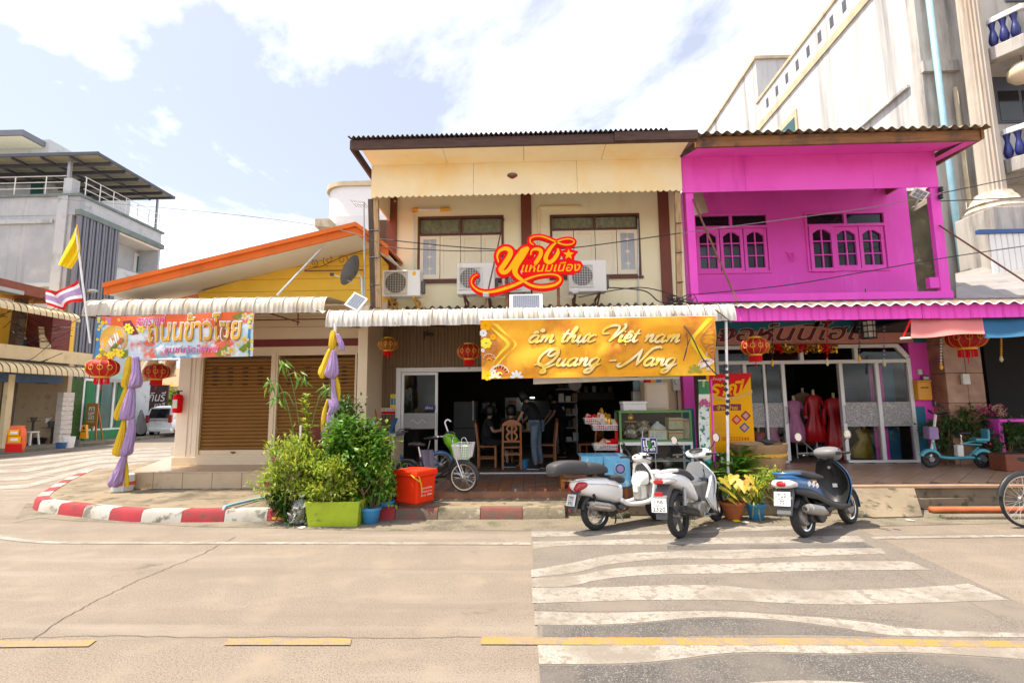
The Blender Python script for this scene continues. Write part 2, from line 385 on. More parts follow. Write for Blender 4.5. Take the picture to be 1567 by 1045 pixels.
M['darkglass']=mat('dark_window_glass',(.012,.012,.014),.08,.2,spec=.4)
M['whitewall']=mat('stained_white_wall',(.56,.555,.55),.85,.04,1,.15,20,stain=[((.26,.25,.25),(1.3,1.3,.08),.52,.70),((.38,.37,.36),(2.6,2.6,.22),.55,.72)])
M['greyfront']=mat('stained_grey_wall',(.46,.43,.40),.85,.1,1.5,.2,20,stain=[((.09,.085,.08),(1.6,1.6,.16),.48,.68)])
M['yellowtrim']=mat('weathered_cream_trim',(.52,.43,.29),.8,.2,2,stain=[((.2,.17,.13),(2,2,.6),.58,.8)])
M['column']=mat('cream_column',(.50,.44,.37),.7,.08,2,stain=[((.34,.24,.16),(5,5,.25),.50,.70)])
M['navy']=mat('navy_baluster',(.012,.018,.13),.35,.15)
M['bluepipe']=mat('pale_blue_pipe',(.24,.42,.50),.55,.1,4)
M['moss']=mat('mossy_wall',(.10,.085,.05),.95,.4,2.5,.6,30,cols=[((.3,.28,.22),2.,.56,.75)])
M['lowgrey']=mat('grey_house_wall',(.36,.38,.41),.85,.08,.5,stain=[((.48,.49,.50),(.5,.5,.5),.5,.7),((.2,.2,.2),(1.4,1.4,.12),.55,.75)])
M['lowgrey2']=mat('pale_grey_wall',(.48,.50,.52),.85,.08,.8,cols=[((.30,.34,.34),1.5,.55,.7)])
M['greentrim']=mat('grey_green_trim',(.16,.20,.19),.8,.2,2)
M['clad']=mat('dark_cladding',(.16,.165,.20),.5,.1,1)
M['canopy']=mat('canopy_sheet',(.32,.34,.27),.6,.1,1.5)
M['canopyframe']=mat('canopy_steel',(.07,.075,.10),.55,.1)
M['tealglass']=mat('teal_glass',(.035,.11,.10),.08,.25,1.5,spec=.8)
M['tanawn']=mat('tan_awning',(.66,.52,.30),.6,.1,2,stain=[((.4,.28,.14),(3,3,2.),.58,.8)])
M['bluebeam']=mat('blue_beam',(.05,.09,.17),.7,.2)
M['brick_white']=mat('pale_stone',(.62,.56,.50),.8,.15,6,.3,20)
M['greenpaint']=mat('green_paint',(.015,.20,.07),.5,.15,2)
M['print_orange']=mat('orange_print',(.78,.12,.02),.45,.12,4)
M['white']=mat('white_print',(.74,.73,.71),.5,.04,3)
M['pearl']=mat('pearl_white_paint',(.80,.785,.75),.28,.03,2,coat=.6)
M['clearwhite']=mat('bright_white_paint',(.80,.81,.81),.25,.02,2,coat=.6)
M['scootblue']=mat('blue_paint',(.02,.115,.28),.28,.04,2,coat=.5)
M['seatvinyl']=mat('seat_vinyl',(.042,.041,.043),.6,.1,10,.15,200)
M['chrome']=mat('chrome',(.70,.69,.66),.18,.05,4,metal=.95)
M['castmetal']=mat('cast_metal',(.30,.28,.25),.5,.2,10,metal=.6)
M['taillight']=mat('red_lens',(.40,.008,.012),.15,.1,coat=.5)
M['clearlens']=mat('clear_lens',(.55,.50,.47),.12,.1,spec=.8)
M['mirror']=mat('mirror_glass',(.86,.88,.92),.04,0,metal=1.)
M['cyan']=mat('cyan_paint',(.07,.33,.40),.4,.06,3)
M['limecloth']=mat('lime_nylon',(.22,.62,.02),.6,.06,3,trans=.3)
M['green']=mat('green_plastic',(.05,.42,.05),.5,.08,3)
M['skin']=mat('skin',(.46,.27,.18),.55,.08,4)
M['hair']=mat('black_hair',(.012,.010,.010),.5,.2,30)
M['blackcloth']=mat('black_cotton',(.014,.014,.016),.9,.2,8)
M['denim']=mat('blue_denim',(.14,.20,.26),.9,.2,8)
M['stone']=mat('brown_marble',(.33,.17,.10),.35,.3,3,cols=[((.48,.30,.18),2.2,.5,.75)])
M['salmon']=mat('salmon_canvas',(.72,.22,.20),.8,.08,2,trans=.15)
M['bluecanvas']=mat('blue_canvas',(.025,.13,.25),.8,.1,2,trans=.12)
M['teal']=mat('teal_print',(.012,.17,.26),.5,.1,2)
M['pinkprint']=mat('salmon_print',(.60,.24,.19),.5,.08,2)
M['maroonprint']=mat('maroon_print',(.17,.008,.03),.5,.1,2)
M['mailbox']=mat('yellow_enamel',(.80,.36,.015),.45,.05,2)
M['frost']=mat('frosted_pattern_film',(.30,.285,.27),.5,.1,30,cols=[((.52,.50,.48),38.,.52,.58)])
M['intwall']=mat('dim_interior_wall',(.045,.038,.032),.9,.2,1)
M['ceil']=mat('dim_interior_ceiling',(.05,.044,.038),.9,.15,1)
M['woodstrip']=mat('brown_strip_cladding',(.20,.125,.06),.55,.2,3,stretch=(9,9,.4))
M['paper']=mat('paper',(.72,.70,.64),.8,.05,5)
M['bannergold']=mat('golden_banner',(.82,.36,.004),.65,.10,1.6,stretch=(.8,1,3.2),cols=[((.52,.15,.006),1.4,.50,.68),((.88,.50,.01),1.1,.53,.68)])
M['bannerdeep']=mat('bronze_print',(.52,.19,.02),.5,.18,4,stretch=(1,1,3))
M['bannerlight']=mat('lemon_print',(.88,.66,.02),.5,.06,4)
M['letterpale']=mat('pale_gold_lettering',(.86,.56,.06),.45,.05,3,cols=[((.88,.76,.42),5.,.46,.60)])
M['lettershade']=mat('brown_lettering_edge',(.24,.10,.012),.6,.05)
M['tin']=mat('grey_tin_sheet',(.32,.30,.29),.5,.12,2,metal=.2,stain=[((.16,.13,.11),(2,2,.8),.55,.8)])
M['whitewashblue']=mat('far_white_wall',(.80,.80,.80),.85,.03,.5)
# ============================================================ the ground
def gpoly(px,z=0.):return [tuple(G(x,y,z)[:2]) for x,y in px]
def zz1(p):return [(780+x/1.991,780+y/1.991) for x,y in p]
struct(MB().add([(-900,-300,0),(900,-300,0),(900,1500,0),(-900,1500,0)],[(0,1,2,3)]),'road',M['asphalt'])
def sheet(px,z,name,m):p=gpoly(px);a=sum(p[i][0]*p[(i+1) % len(p)][1]-p[(i+1) % len(p)][0]*p[i][1] for i in range(len(p)));p=p if a > 0 else p[::-1];return struct(MB().add([(x,y,z) for x,y in p],[tuple(range(len(p)))]),name,m)
sheet(zz1([(65,58),(1040,46),(1590,300),(2050,500),(2050,640),(98,640),(80,300)]),.004,'crosswalk_patch',M['patch'])
def band(up,lo,z,name,m):
    u=crom(up,5);l=crom(lo,5);n=40
    def samp(c,t):
        f=t*(len(c)-1);i=min(int(f),len(c)-2);f -= i;return (c[i][0]*(1-f)+c[i+1][0]*f,c[i][1]*(1-f)+c[i+1][1]*f)
    k=MB();pu=gpoly(zz1([samp(u,i/n) for i in range(n+1)]));pl=gpoly(zz1([samp(l,i/n) for i in range(n+1)]))
    k.add([(x,y,z) for x,y in pu]+[(x,y,z) for x,y in pl],[(i,n+1+i,n+2+i,i+1) for i in range(n)])
    return struct(k,name,m)
ST=[([(65,66),(300,66),(560,62),(640,53),(1010,49)],[(65,84),(300,78),(560,73),(700,66),(1018,58)]),
 ([(70,98),(300,92),(480,88),(860,82),(1060,80)],[(70,122),(180,109),(480,106),(860,102),(1085,98)]),
 ([(65,184),(180,165),(330,136),(560,126),(800,120),(1130,118)],[(66,207),(200,192),(300,168),(480,150),(700,150),(900,142),(1148,134)]),
 ([(66,210),(200,202),(300,182),(460,170),(700,166),(950,158),(1220,158)],[(70,236),(180,234),(300,210),(460,198),(700,194),(950,186),(1285,184)]),
 ([(67,238),(300,237),(480,230),(640,232),(760,243),(950,247),(1200,240),(1400,226)],[(70,286),(200,282),(420,276),(640,276),(800,284),(1000,290),(1250,285),(1520,276)]),
 ([(75,310),(250,316),(450,312),(640,310),(800,320),(950,330),(1100,345),(1250,365),(1650,380)],[(76,352),(250,352),(400,345),(560,330),(700,330),(850,340),(1000,360),(1150,383),(1300,388),(1650,390)]),
 ([(85,414),(300,414),(600,410),(900,411),(1200,414),(1750,420)],[(90,472),(350,470),(500,458),(640,440),(800,435),(1000,440),(1250,437),(1750,470)]),
 ([(640,540),(800,524),(950,523),(1150,535),(1750,600)],[(640,575),(800,570),(950,575),(1150,590),(1750,640)])]
for u,l in ST:band(u,l,.0062,'crosswalk_stripe',M['roadwhite'])
for u,l in [([(100,354),(250,355),(400,348),(560,333),(700,333),(850,343),(1000,363),(1150,386)],[(100,388),(250,390),(400,388),(560,384),(700,381),(850,381),(1000,383),(1150,388)]),
             ([(92,476),(350,474),(500,462),(640,444),(800,439),(1000,444),(1250,441),(1750,474)],[(96,640),(350,640),(500,640),(640,640),(800,640),(1000,640),(1250,640),(1750,640)]),
             ([(75,290),(200,286),(420,280),(640,280),(800,288),(1000,294),(1250,289)],[(75,306),(250,311),(450,308),(640,306),(800,315),(950,324),(1250,345)]),
             ([(480,110),(860,106),(1080,100)],[(480,122),(700,120),(1110,115)])]:
    band(u,l,.0052,'tar_patch',M['tar'] if u[0][0] > 80 or u[0][1] < 100 else M['patch'])
def ribbon(px,wd,z,name,m):
    p=[G(x,y) for x,y in px];k=MB();vs=[]
    for i,q in enumerate(p):
        d=(p[min(i+1,len(p)-1)]-p[max(i-1,0)]).normalized();s_=Vector((-d.y,d.x,0))*wd/2*(1 if isinstance(wd,float) else 1)
        vs += [(q.x+s_.x,q.y+s_.y,z),(q.x-s_.x,q.y-s_.y,z)]
    k.add(vs,[(2*i,2*i+1,2*i+3,2*i+2)[::-1] for i in range(len(p)-1)]);return struct(k,name,m)
ribbon(crom([(-420,700),(-160,780),(-20,817),(20,825),(60,829),(120,830.5),(400,831),(812,832)],4),.10,.005,'edge_line',M['roadwhite'])
ribbon([(1335,823),(1567,820),(2300,812)],.10,.005,'edge_line',M['roadwhite'])
for q in ([(-260,984),(-260,994),(135,990),(148,980)],[(350,978),(342,988),(536,988),(538,978)],[(738,976),(735,987),(1000,988),(1300,988),(1567,992),(2300,1003),(2300,992),(1567,982),(1300,978),(1000,976.5)]):
    sheet(q,.0075,'centre_line',M['roadyellow'])
def crack(px,wd):
    q=crom(px,10);q=crom([(x+random.uniform(-1.6,1.6),y+random.uniform(-.8,.8)) for x,y in q],2);ribbon(q,wd,.0045,'road_crack',M['crack'])
crack([(360,822),(300,852),(250,872),(200,893),(150,918),(100,945),(40,985)],.008)
crack([(0,978),(150,973),(300,975),(450,974),(600,976),(735,974)],.006)
crack([(1305,818),(1370,862),(1450,905),(1560,960)],.007)
# the gutter strip along the kerb
sheet([(20,800),(60,792),(110,797),(200,800),(300,806),(430,808),(560,812),(815,812),(1000,808),(1310,806),(1567,800),(2300,786),(2300,770),(1300,780),(800,786),(400,786),(100,770),(40,770)],.0035,'gutter',M['gutter'])
# side street crossing, far left
for a,b,h in ((700,686,3.5),(708,690,4),(717,695,5),(728,700,6),(741,708,6)):
    sheet([(-260,a+16),(-260,a+16+h),(40,a+h),(150,b+h+3),(262,b+h-3),(262,b-2),(150,b+3),(40,a)],.005,'crosswalk_stripe',M['roadwhite'])
# kerb of painted blocks round the corner
KP=[G(x,y) for x,y in crom([(604,796),(520,797),(430,797.5),(330,799),(240,799.5),(190,798),(130,792),(90,787.5),(62,783.5),(50,779),(52,772),(66,762),(88,748),(110,737),(131,728)],10)]
def along(path,step):
    out=[path[0]];acc=0
    for a,b in zip(path,path[1:]):
        seg=(b-a).length
        while acc+seg >= step:
            t=(step-acc)/seg;a=a+(b-a)*t;out.append(a.copy());seg=(b-a).length;acc=0
        acc += seg
    return out
kerb=thing('kerb',None,None,KP[0]);kerb['kind']='structure'
kp=along(KP,.12)
def kerb_block(pts,i,m,h=.16,wd=.2):
    k=MB();rg=[]
    for j,q in enumerate(pts):
        d=(pts[min(j+1,len(pts)-1)]-pts[max(j-1,0)]).normalized();s_=Vector((d.y,-d.x,0))
        if j == 0:q=q+d*.004
        if j == len(pts)-1:q=q-d*.004
        rg.append([q+Vector((0,0,-.02)),q+s_*.02+Vector((0,0,h*.72)),q+s_*.05+Vector((0,0,h)),q+s_*wd+Vector((0,0,h)),q+s_*wd+Vector((0,0,-.02))])
    k.rings(rg).build('kerb_stone',m,kerb,smooth=rad(35))
i=0;c=0
while i+5 < len(kp):
    kerb_block(kp[i:i+6],c,M['kerbwhite'] if c % 2 else M['kerbred']);i += 5;c += 1
rp=along([G(604,796),G(700,795),G(800,795),G(905,793)],.12);i=0;c=0
while i+5 < len(rp):
    kerb_block(rp[i:i+6][::-1],c,[M['kerbredold'],M['kerbold'],M['kerbredold'],M['kerbold'],M['kerbold'],M['kerbold'],M['kerbold']][min(c,6)],.15);i += 5;c += 1
# pavement behind it
inner=[tuple((q+Vector((0,0,0)))[:2]) for q in along(KP,.3)]
def shrink(pts,d):
    o=[]
    for j,q in enumerate(pts):
        a=Vector(pts[max(j-1,0)]);b=Vector(pts[min(j+1,len(pts)-1)]);t=(b-a).normalized();o.append((q[0]+t.y*d,q[1]-t.x*d))
    return o
pv=shrink(inner,.195)
struct(MB().slab(pv+[(-10.2,14),(-10.2,30),(8.6,30),(8.6,8.25),(1.2,7.62)],-.05,.148),'pavement',M['concrete'])
# ============================================================ shared builders for buildings
def corrugated(mb,x0,x1,prof,pitch,amp,per=6,thick=0.):
    """a wavy sheet: prof is (y, z) from front to back, waves run across x"""
    n=max(2,int((x1-x0)/pitch*per))
    return mb.grid(lambda u,v:(lambda k,t:(x0+(x1-x0)*u,prof[k][0]*(1-t)+prof[k+1][0]*t,prof[k][1]*(1-t)+prof[k+1][1]*t+amp*sin(2*PI*(x1-x0)*u/pitch)))
                   (*(lambda f:(min(int(f),len(prof)-2),f-min(int(f),len(prof)-2)))(v*(len(prof)-1))),n,len(prof)-1)
def awning_sheets(root,x0,x1,prof,n,m,name='awning_sheet',rib=.022):
    wd=(x1-x0)/n;pr=crom(prof,4);m_=len(pr)
    nrm=[]
    for i in range(m_):
        a,b=pr[max(i-1,0)],pr[min(i+1,m_-1)];dy,dz=b[0]-a[0],b[1]-a[1];k=math.hypot(dy,dz);nrm.append((dz/k,-dy/k) if dy < 0 else (-dz/k,dy/k))
    hs=[(0,rib),(.05,rib),(.10,0),(.36,.002),(.40,.009),(.46,.009),(.5,.002),(.70,.002),(.74,.009),(.8,.009),(.84,.002),(.965,0),(.985,rib*.4)]
    me=None;objs=[]
    for k in range(n):
        if me is None:
            mb=MB();b=[]
            for (y,z),(ny,nz_) in zip(pr,nrm):
                for u,h in hs:mb.v.append(Vector((x0+u*wd,y+ny*h,z+nz_*h)))
            q=len(hs)
            for i in range(m_-1):
                for j in range(q-1):a=i*q+j;mb.f.append((a,a+1,a+q+1,a+q))
            o=mb.build(name,m,root,smooth=rad(40));me=o
        else:
            o=me.copy();COL.objects.link(o);o.parent=root
        o.location=(k*wd,random.uniform(-.006,.006),random.uniform(-.006,.006)) ;objs.append(o)
    return objs
def frame_rect(mb,x0,x1,z0,z1,w_,y0,y1):# a frame of four bars, mitred square
    mb.box(x0,x1,y0,y1,z1-w_,z1);mb.box(x0,x1,y0,y1,z0,z0+w_)
    mb.box(x0,x0+w_,y0+.001,y1-.001,z0+w_,z1-w_);mb.box(x1-w_,x1,y0+.001,y1-.001,z0+w_,z1-w_);return mb
# ============================================================ corner shop with the orange gable
YW=10.45
ZP=.44
shop=thing('corner_shop','single storey corner shop with orange roof trim, yellow gable and brown roller shutters','shop',(-5.5,YW,0))
xl=P(273,620,YW).x;xr=P(592,520,YW).x
MB().slab([tuple(G(199.6,721,ZP)[:2]),(-2.95,9.33),(-2.95,YW+.3),tuple(G(262.5,697,ZP)[:2]),(-8.9,12.6)][:2]+[(-2.95,YW+.3),(-8.0,12.9),(-8.75,12.6)],.0,ZP).build('platform',M['plat'],shop,bev=.012)
a=Vector(G(199.6,721,ZP));
for k in range(8):
    x0=a.x+.02+k*.545
    MB().box(x0,x0+.537,9.30,9.322,.15,ZP-.012).build('riser_tile',M['riser'],shop,bev=.004)
MB().box(a.x,-2.95,9.292,9.327,ZP-.011,ZP+.002).build('platform_edge',M['riser'],shop)
MB().box(xl-.03,-3.0,YW-.06,YW+.2,ZP,P(420,698,YW).z).build('plinth',M['beige'],shop,bev=.006)
ZB=P(420,698,YW).z;ZS=P(420,541,YW).z
cx=[P(x,620,YW).x for x in (273,291,305,415,421,545)]
MB().box(cx[0],cx[1],YW-.05,YW+.3,ZB,P(280,490,YW).z).build('corner_column',M['pillar'],shop,bev=.01)
MB().box(cx[1],cx[2],YW-.03,YW+.2,ZB,ZS).box(cx[1]+.06,cx[1]+.09,YW-.04,YW-.02,ZB+.05,ZS-.05).build('door_jamb',M['pillar'],shop,bev=.006)
def roller(x0,x1):
    fr=frame_rect(MB(),x0,x1,ZB,ZS,.04,YW-.02,YW+.1).build('shutter_frame',M['beige'],shop)
    n=int((ZS-ZB-.16)/.075);k=MB();zs=[]
    for i in range(n):
        z0=ZB+.13+i*.075
        zs += [(YW+.062,z0),(YW+.035,z0+.012),(YW+.030,z0+.038),(YW+.036,z0+.06),(YW+.060,z0+.068)]
    k.grid(lambda u,v:(x0+.04+(x1-x0-.08)*u,zs[round(v*(len(zs)-1))][0],zs[round(v*(len(zs)-1))][1]),1,len(zs)-1)
    stuff(k.build('shutter_slats',M['roller'],shop))
    MB().box(x0+.04,x1-.04,YW+.01,YW+.07,ZB+.04,ZB+.13).build('bottom_rail',M['beige'],shop,bev=.005)
    lock=MB().box((x0+x1)/2-.05,(x0+x1)/2+.05,YW-.005,YW+.02,ZB+.075,ZB+.1).lathe([(.02,0),(.02,.03)],((x0+x1)/2,YW-.0,ZB+.06),8).build('lock',M['rust'],shop)
    v=MB()
    for c in range(4):
        xx=x0+.28+(x1-x0-.56)*c/3
        for r in range(5):
            zz_=ZS-.30-r*.085;v.box(xx-.05,xx+.05,YW+.018,YW+.034,zz_,zz_+.018)
    v.build('vent_slot',M['dark'],shop)
roller(cx[2],cx[3]+.01);roller(cx[4]-.01,cx[5])
MB().box(cx[3]+.012,cx[4]-.012,YW-.035,YW+.1,ZB,ZS).build('mullion',M['beige'],shop,bev=.006)
zr=[P(470,y,YW).z for y in (541,530,519,500,484)]
MB().box(cx[1],xr,YW-.01,YW+.25,zr[0],zr[1]).build('lintel',M['beige'],shop)
MB().box(cx[1],xr,YW-.03,YW+.25,zr[1]+.001,zr[2]).build('maroon_band',M['maroon'],shop)
for za,zb_ in ((zr[2]+.003,zr[3]-.004),(zr[3]+.003,zr[4]-.004),(zr[4]+.003,zr[4]+.28)):
    MB().box(cx[1],xr,YW-.01,YW+.25,za,zb_).build('wall_board',M['beige'],shop)
# gable
YF=9.45
A=P(160,449,YF);B=P(545,356,YF);C_=P(594,391,YF)
sl_=(B.z-A.z)/(B.x-A.x);sr_=(C_.z-B.z)/(C_.x-B.x)
zlow=zr[4]+.284;z=zlow;bh=.262
while z < B.z-.1:
    z1=min(z+bh-.008,B.z-.02)
    xs0=max(cx[1]+.02,A.x+(z-A.z)/sl_+.02);xs1=max(cx[1]+.02,A.x+(z1-A.z)/sl_+.02)
    xe0=min(xr,B.x+(z-B.z)/sr_-.02);xe1=min(xr,B.x+(z1-B.z)/sr_-.02)
    if xe0 > xs0+.05:MB().prism([(xs0,z),(xe0,z),(max(xe1,xs1+.01),z1),(xs1,z1)],YW,YW+.06).build('gable_board',M['yellowboard'],shop)
    z += bh
MB().prism([(cx[1],zlow),(xr,zlow),(xr,C_.z-.1),(B.x,B.z-.05),(max(A.x,cx[1]),A.z+(max(A.x,cx[1])-A.x)*sl_-.05)],YW+.07,YW+.2).build('gable_backing',M['beige'],shop)
tk=.055
Ax=A.x-.02
def roofbit(nm,m,lo,hi,y0,y1):
    MB().prism([(Ax,A.z+lo-.02*sl_),(B.x,B.z+lo),(B.x,B.z+hi),(Ax,A.z+hi-.02*sl_)],y0,y1).build(nm,m,shop)
    MB().prism([(B.x+.001,B.z+lo),(C_.x,C_.z+lo),(C_.x,C_.z+hi),(B.x+.001,B.z+hi)],y0,y1).build(nm,m,shop)
roofbit('soffit',M['whitesoffit'],0,.025,YF+.04,YW+.2)
roofbit('roof_tiles',M['orangetile'],.13,.19,YF+.03,15.5)
roofbit('roof_edge',M['orangetrim'],.115,.20,YF-.05,YF+.0)
roofbit('fascia',M['orangetrim'],-.03,.112,YF,YF+.035)
MB().box(xl,xl+.15,YW+.3,15.5,ZP,A.z+.1).build('side_wall',M['beige'],shop)
MB().box(xl+.16,xr,15.3,15.5,ZP,A.z+.1).build('back_wall',M['beige'],shop)
# scrolled iron bracket and the strut that props the eave
ib=MB();by=YW-.12;zi=P(510,414,by).z;x0=P(466,414,by).x;x1=P(556,412,by).x
ib.tube([(x0,by,zi),(x1,by,zi)],.014,6)
def scroll(cx_,cz,r,s0,turns,sg):
    return [(cx_+sg*r*(1-t/28*.85)*cos(s0+turns*2*PI*t/28),by,cz+r*(1-t/28*.85)*sin(s0+turns*2*PI*t/28)) for t in range(29)]
wdt=x1-x0
for q,s_,r in ((.16,1,.09),(.40,-1,.13),(.64,1,.13),(.86,-1,.11)):
    ib.tube(scroll(x0+wdt*q,zi+.17+.06*(q > .3),r,-PI/2,1.4,s_),.007,5)
ib.tube([(x0,by,zi+.02),(x0+wdt*.3,by,zi+.1),(x0+wdt*.6,by,zi+.27),(x1,by,zi+.42)],.008,5)
ib.build('iron_scrollwork',M['rust'],shop)
MB().tube([P(424,452,9.3),P(494,378,9.6)],.022,8).build('eave_strut',M['galv'],shop)
# left awning over the corner
aw=thing('awning','long cream ribbed awning over the corner shop front','awning',(-5.6,9.5,3.3))
ax0=P(128,468,9.).x;ax1=P(497,466,9.).x
AZ=P(300,481,9.).z
prof=[(8.99,AZ),(9.0,AZ+.13),(9.06,AZ+.26),(9.2,AZ+.325),(9.5,AZ+.35),(10.4,AZ+.43)]
awning_sheets(aw,ax0,ax1,prof,17,M['awncream'])
k=MB().tube([(ax0+.04,9.05,AZ+.02),(ax1-.02,9.05,AZ+.02)],.02,6).tube([(ax0+.04,9.06,AZ+.02),(ax0+.04,10.4,AZ+.36)],.02,6).tube([(ax0+.05,10.38,AZ-.25),(ax0+.05,10.38,AZ+.36)],.02,6).tube([(ax0+.05,9.1,AZ+.0),(ax0+.05,10.38,AZ-.05)],.016,6)
for t in range(5):k.tube([(ax0+.05,9.15+t*.28,AZ+.02-.01*t),(ax0+.05,9.29+t*.28,AZ+.14+.06*t),(ax0+.05,9.43+t*.28,AZ+.01-.01*t)],.01,5)
for t in range(4):
    xx=ax0+1.2+t*1.1;k.tube([(xx,9.05,AZ+.02),(xx,10.38,AZ+.05)],.014,5).tube([(xx,10.3,AZ-.02),(xx,10.3,AZ+.32)],.014,5)
k.tube([(ax0+.05,9.6,AZ-.02),(ax1,9.6,AZ-.02)],.014,5)
k.build('support_frame',M['rust'],aw)
# ============================================================ the cream shophouse with the restaurant
YU=10.6;YD=10.3;ZF=.25
house=thing('cream_shophouse','two storey cream shophouse with brown window frames and a scalloped eave board','shophouse',(-.2,YU,0))
hx0=P(593,400,YU).x;hx1=P(1046,380,YU).x
hz0=2.9;hz1=P(800,236,9.3).z
w1=RC(639,331,771,430,YU);w2=RC(842,328,980,424,YU)
def wall_holes(x0,x1,z0,z1,holes,y0,y1):
    k=MB();xs=x0;
    for hx0_,hx1_,hz0_,hz1_ in sorted(holes):
        k.box(xs,hx0_,y0,y1,z0,z1);k.box(hx0_,hx1_,y0,y1,z0,hz0_);k.box(hx0_,hx1_,y0,y1,hz1_,z1);xs=hx1_
    return k.box(xs,x1,y0,y1,z0,z1)
wall_holes(hx0,hx1,hz0,hz1,[w1,w2],YU,YU+.2).build('wall',M['cream'],house)
for a,b,m in ((592,607,'brownpeel'),(798,814,'brownpaint'),(1010,1026,'brownpaint')):
    x0,x1=P(a,390,YU).x,P(b,390,YU).x
    MB().box(x0,x1,YU-.05,YU-.002,P(a,468,YU).z,hz1).build('pilaster',M[m],house)
def cream_window(r,tr_y,tall):
    x0,x1,z0,z1=r;zt=P(800,tr_y,YU).z;f=.045;xm=(x0+x1)/2
    wn=frame_rect(MB(),x0,x1,z0,z1,f,YU-.02,YU+.08)
    wn.box(x0+f,x1-f,YU-.018,YU+.078,zt-f/2,zt+f/2).box(xm-f/2,xm+f/2,YU-.016,YU+.076,zt+f/2,z1-f)
    wn=wn.build('window',M['frame'],house,bev=.004)
    MB().box(x0+f,xm-f/2,YU+.03,YU+.036,zt+f/2,z1-f).box(xm+f/2,x1-f,YU+.03,YU+.036,zt+f/2,z1-f).build('transom_pane',M['glass'],wn)
    cu=MB().grid(lambda u,v:(x0+f+(x1-x0-2*f)*u,YU+.09+.012*sin(u*95),zt+(z1-zt)*v),120,1).build('lace_curtain',M['curtain'],wn)
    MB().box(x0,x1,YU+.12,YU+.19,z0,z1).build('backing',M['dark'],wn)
    MB().box(x0-.03,x1+.03,YU-.06,YU+.06,z0-.045,z0-.003).build('sill',M['frame'],wn,bev=.004)
    n=4;wdt=(x1-x0-2*f)/n
    for i in range(n):
        a=x0+f+i*wdt+.006;b=a+wdt-.012;s=.075;zb=z0+f+.004;zc=zt-f/2-.004
        k=MB();k.box(a,a+s,YU-.012,YU+.028,zb,zc).box(b-s,b,YU-.012,YU+.028,zb,zc).box(a+s,b-s,YU-.011,YU+.027,zc-s,zc).box(a+s,b-s,YU-.011,YU+.027,zb,zb+s*1.3)
        if i == tall:
            sh=k.build('shutter_leaf',M['shutter'],wn,bev=.004)
            MB().box(a+s,b-s,YU+.006,YU+.012,zb+s*1.3,zc-s).build('glass_pane',M['steel'],wn)
            g_=MB()
            for q in range(3):
                zc_=zb+s*1.3+(zc-s-zb-s*1.3)*(q+.5)/3;g_.obox(((a+b)/2,YU+.001,zc_),(.06,.005,.06),Matrix.Rotation(PI/4,3,'Y')).obox(((a+b)/2,YU+.001,zc_),(.13,.004,.008))
            g_.box((a+b)/2-.004,(a+b)/2+.004,YU+.0,YU+.004,zb+s*1.3,zc-s).build('grille',M['shutter'],wn)
        else:
            k.box(a+s,b-s,YU+.004,YU+.02,zb+s*1.3,zc-s);sh=k.build('shutter_leaf',M['shutter'],wn,bev=.004)
cream_window(w1,357,0);cream_window(w2,353,3)
# the hanging board with its scalloped lower edge, soffit, beam and roof
FY=9.3
fx0=P(568,280,FY).x;fx1=P(1043,262,FY).x;fz0=P(805,297.5,FY).z;fz1=P(805,246,FY).z
npan=3
for i in range(npan):
    a=fx0+(fx1-fx0)*i/npan+.003;b=fx0+(fx1-fx0)*(i+1)/npan-.003;ns_=17;pts=[(a,fz1),(a,fz0+.03)]
    for s in range(ns_):
        for t in range(1,6):
            q=t/5;pts.append((a+(b-a)*(s+q)/ns_,fz0+.03-.035*sin(PI*q)))
    pts.append((b,fz1))
    if i == 1:
        pass
    MB().prism(pts,FY,FY+.02).build('eave_board',M['creamboard'],house)
hc=P(784,270,FY)
hole=[(hc.x+.1*cos(t*PI/10)*(1 if True else 1),hc.z+.055*sin(t*PI/10)) for t in range(0,11)]+[(hc.x-.07,hc.z-.02),(hc.x-.02,hc.z-.05),(hc.x+.02,hc.z-.05),(hc.x+.07,hc.z-.02)]
MB().prism(hole,FY-.003,FY+.001).build('vent_hole',M['maroon'],house)
MB().prism([(x,z+.016) for x,z in hole[:11]],FY-.006,FY-.0035).build('vent_lid',M['asb'],house)
BY=8.62
bx0=P(535,222,BY).x;bx1=P(1066,207,BY).x;bz1=P(800,205,BY).z;bz0=P(800,222,BY).z
MB().box(bx0,bx1,BY,BY+.06,bz0,bz1-.035).build('front_beam',M['beam'],house,bev=.008)
sx0=P(553,236,BY+.06).x
for i in range(4):
    a=sx0+(bx1-.12-sx0)*i/4+.004;b=sx0+(bx1-.12-sx0)*(i+1)/4-.004
    k=MB().add([(a,BY+.062,bz0+.012),(b,BY+.062,bz0+.012),(b,FY-.002,fz1-.03),(a,FY-.002,fz1-.03),(a,BY+.062,bz0+.03),(b,BY+.062,bz0+.03),(b,FY-.002,fz1-.012),(a,FY-.002,fz1-.012)],
             [(0,3,2,1),(4,5,6,7),(0,1,5,4),(1,2,6,5),(2,3,7,6),(3,0,4,7)]).build('soffit_panel',M['creamboard'],house)
MB().box(bx0,bx0+.04,BY+.062,12.6,bz0+.0,bz1-.04).build('verge_board',M['beam'],house)
MB().add([(bx0+.05,BY+.07,bz1-.06),(bx0+.05,13,bz1+.9),(sx0-.02,13,bz1+.9),(sx0-.02,BY+.07,bz1-.06)],[(0,1,2,3)]).build('eave_underside',M['beam'],house)
corrugated(MB(),bx0-.02,P(1022,205,BY).x,[(BY-.06,bz1-.005),(BY+3.8,bz1+.85)],.088,.022,8).build('roof_sheet',M['asbdark'],house,smooth=True)
corrugated(MB(),bx0-.02,bx1-.05,[(BY+.5,bz1+.09),(BY+3.8,bz1+.80)],.088,.018,4).build('roof_sheet',M['asbdark'],house,smooth=True)
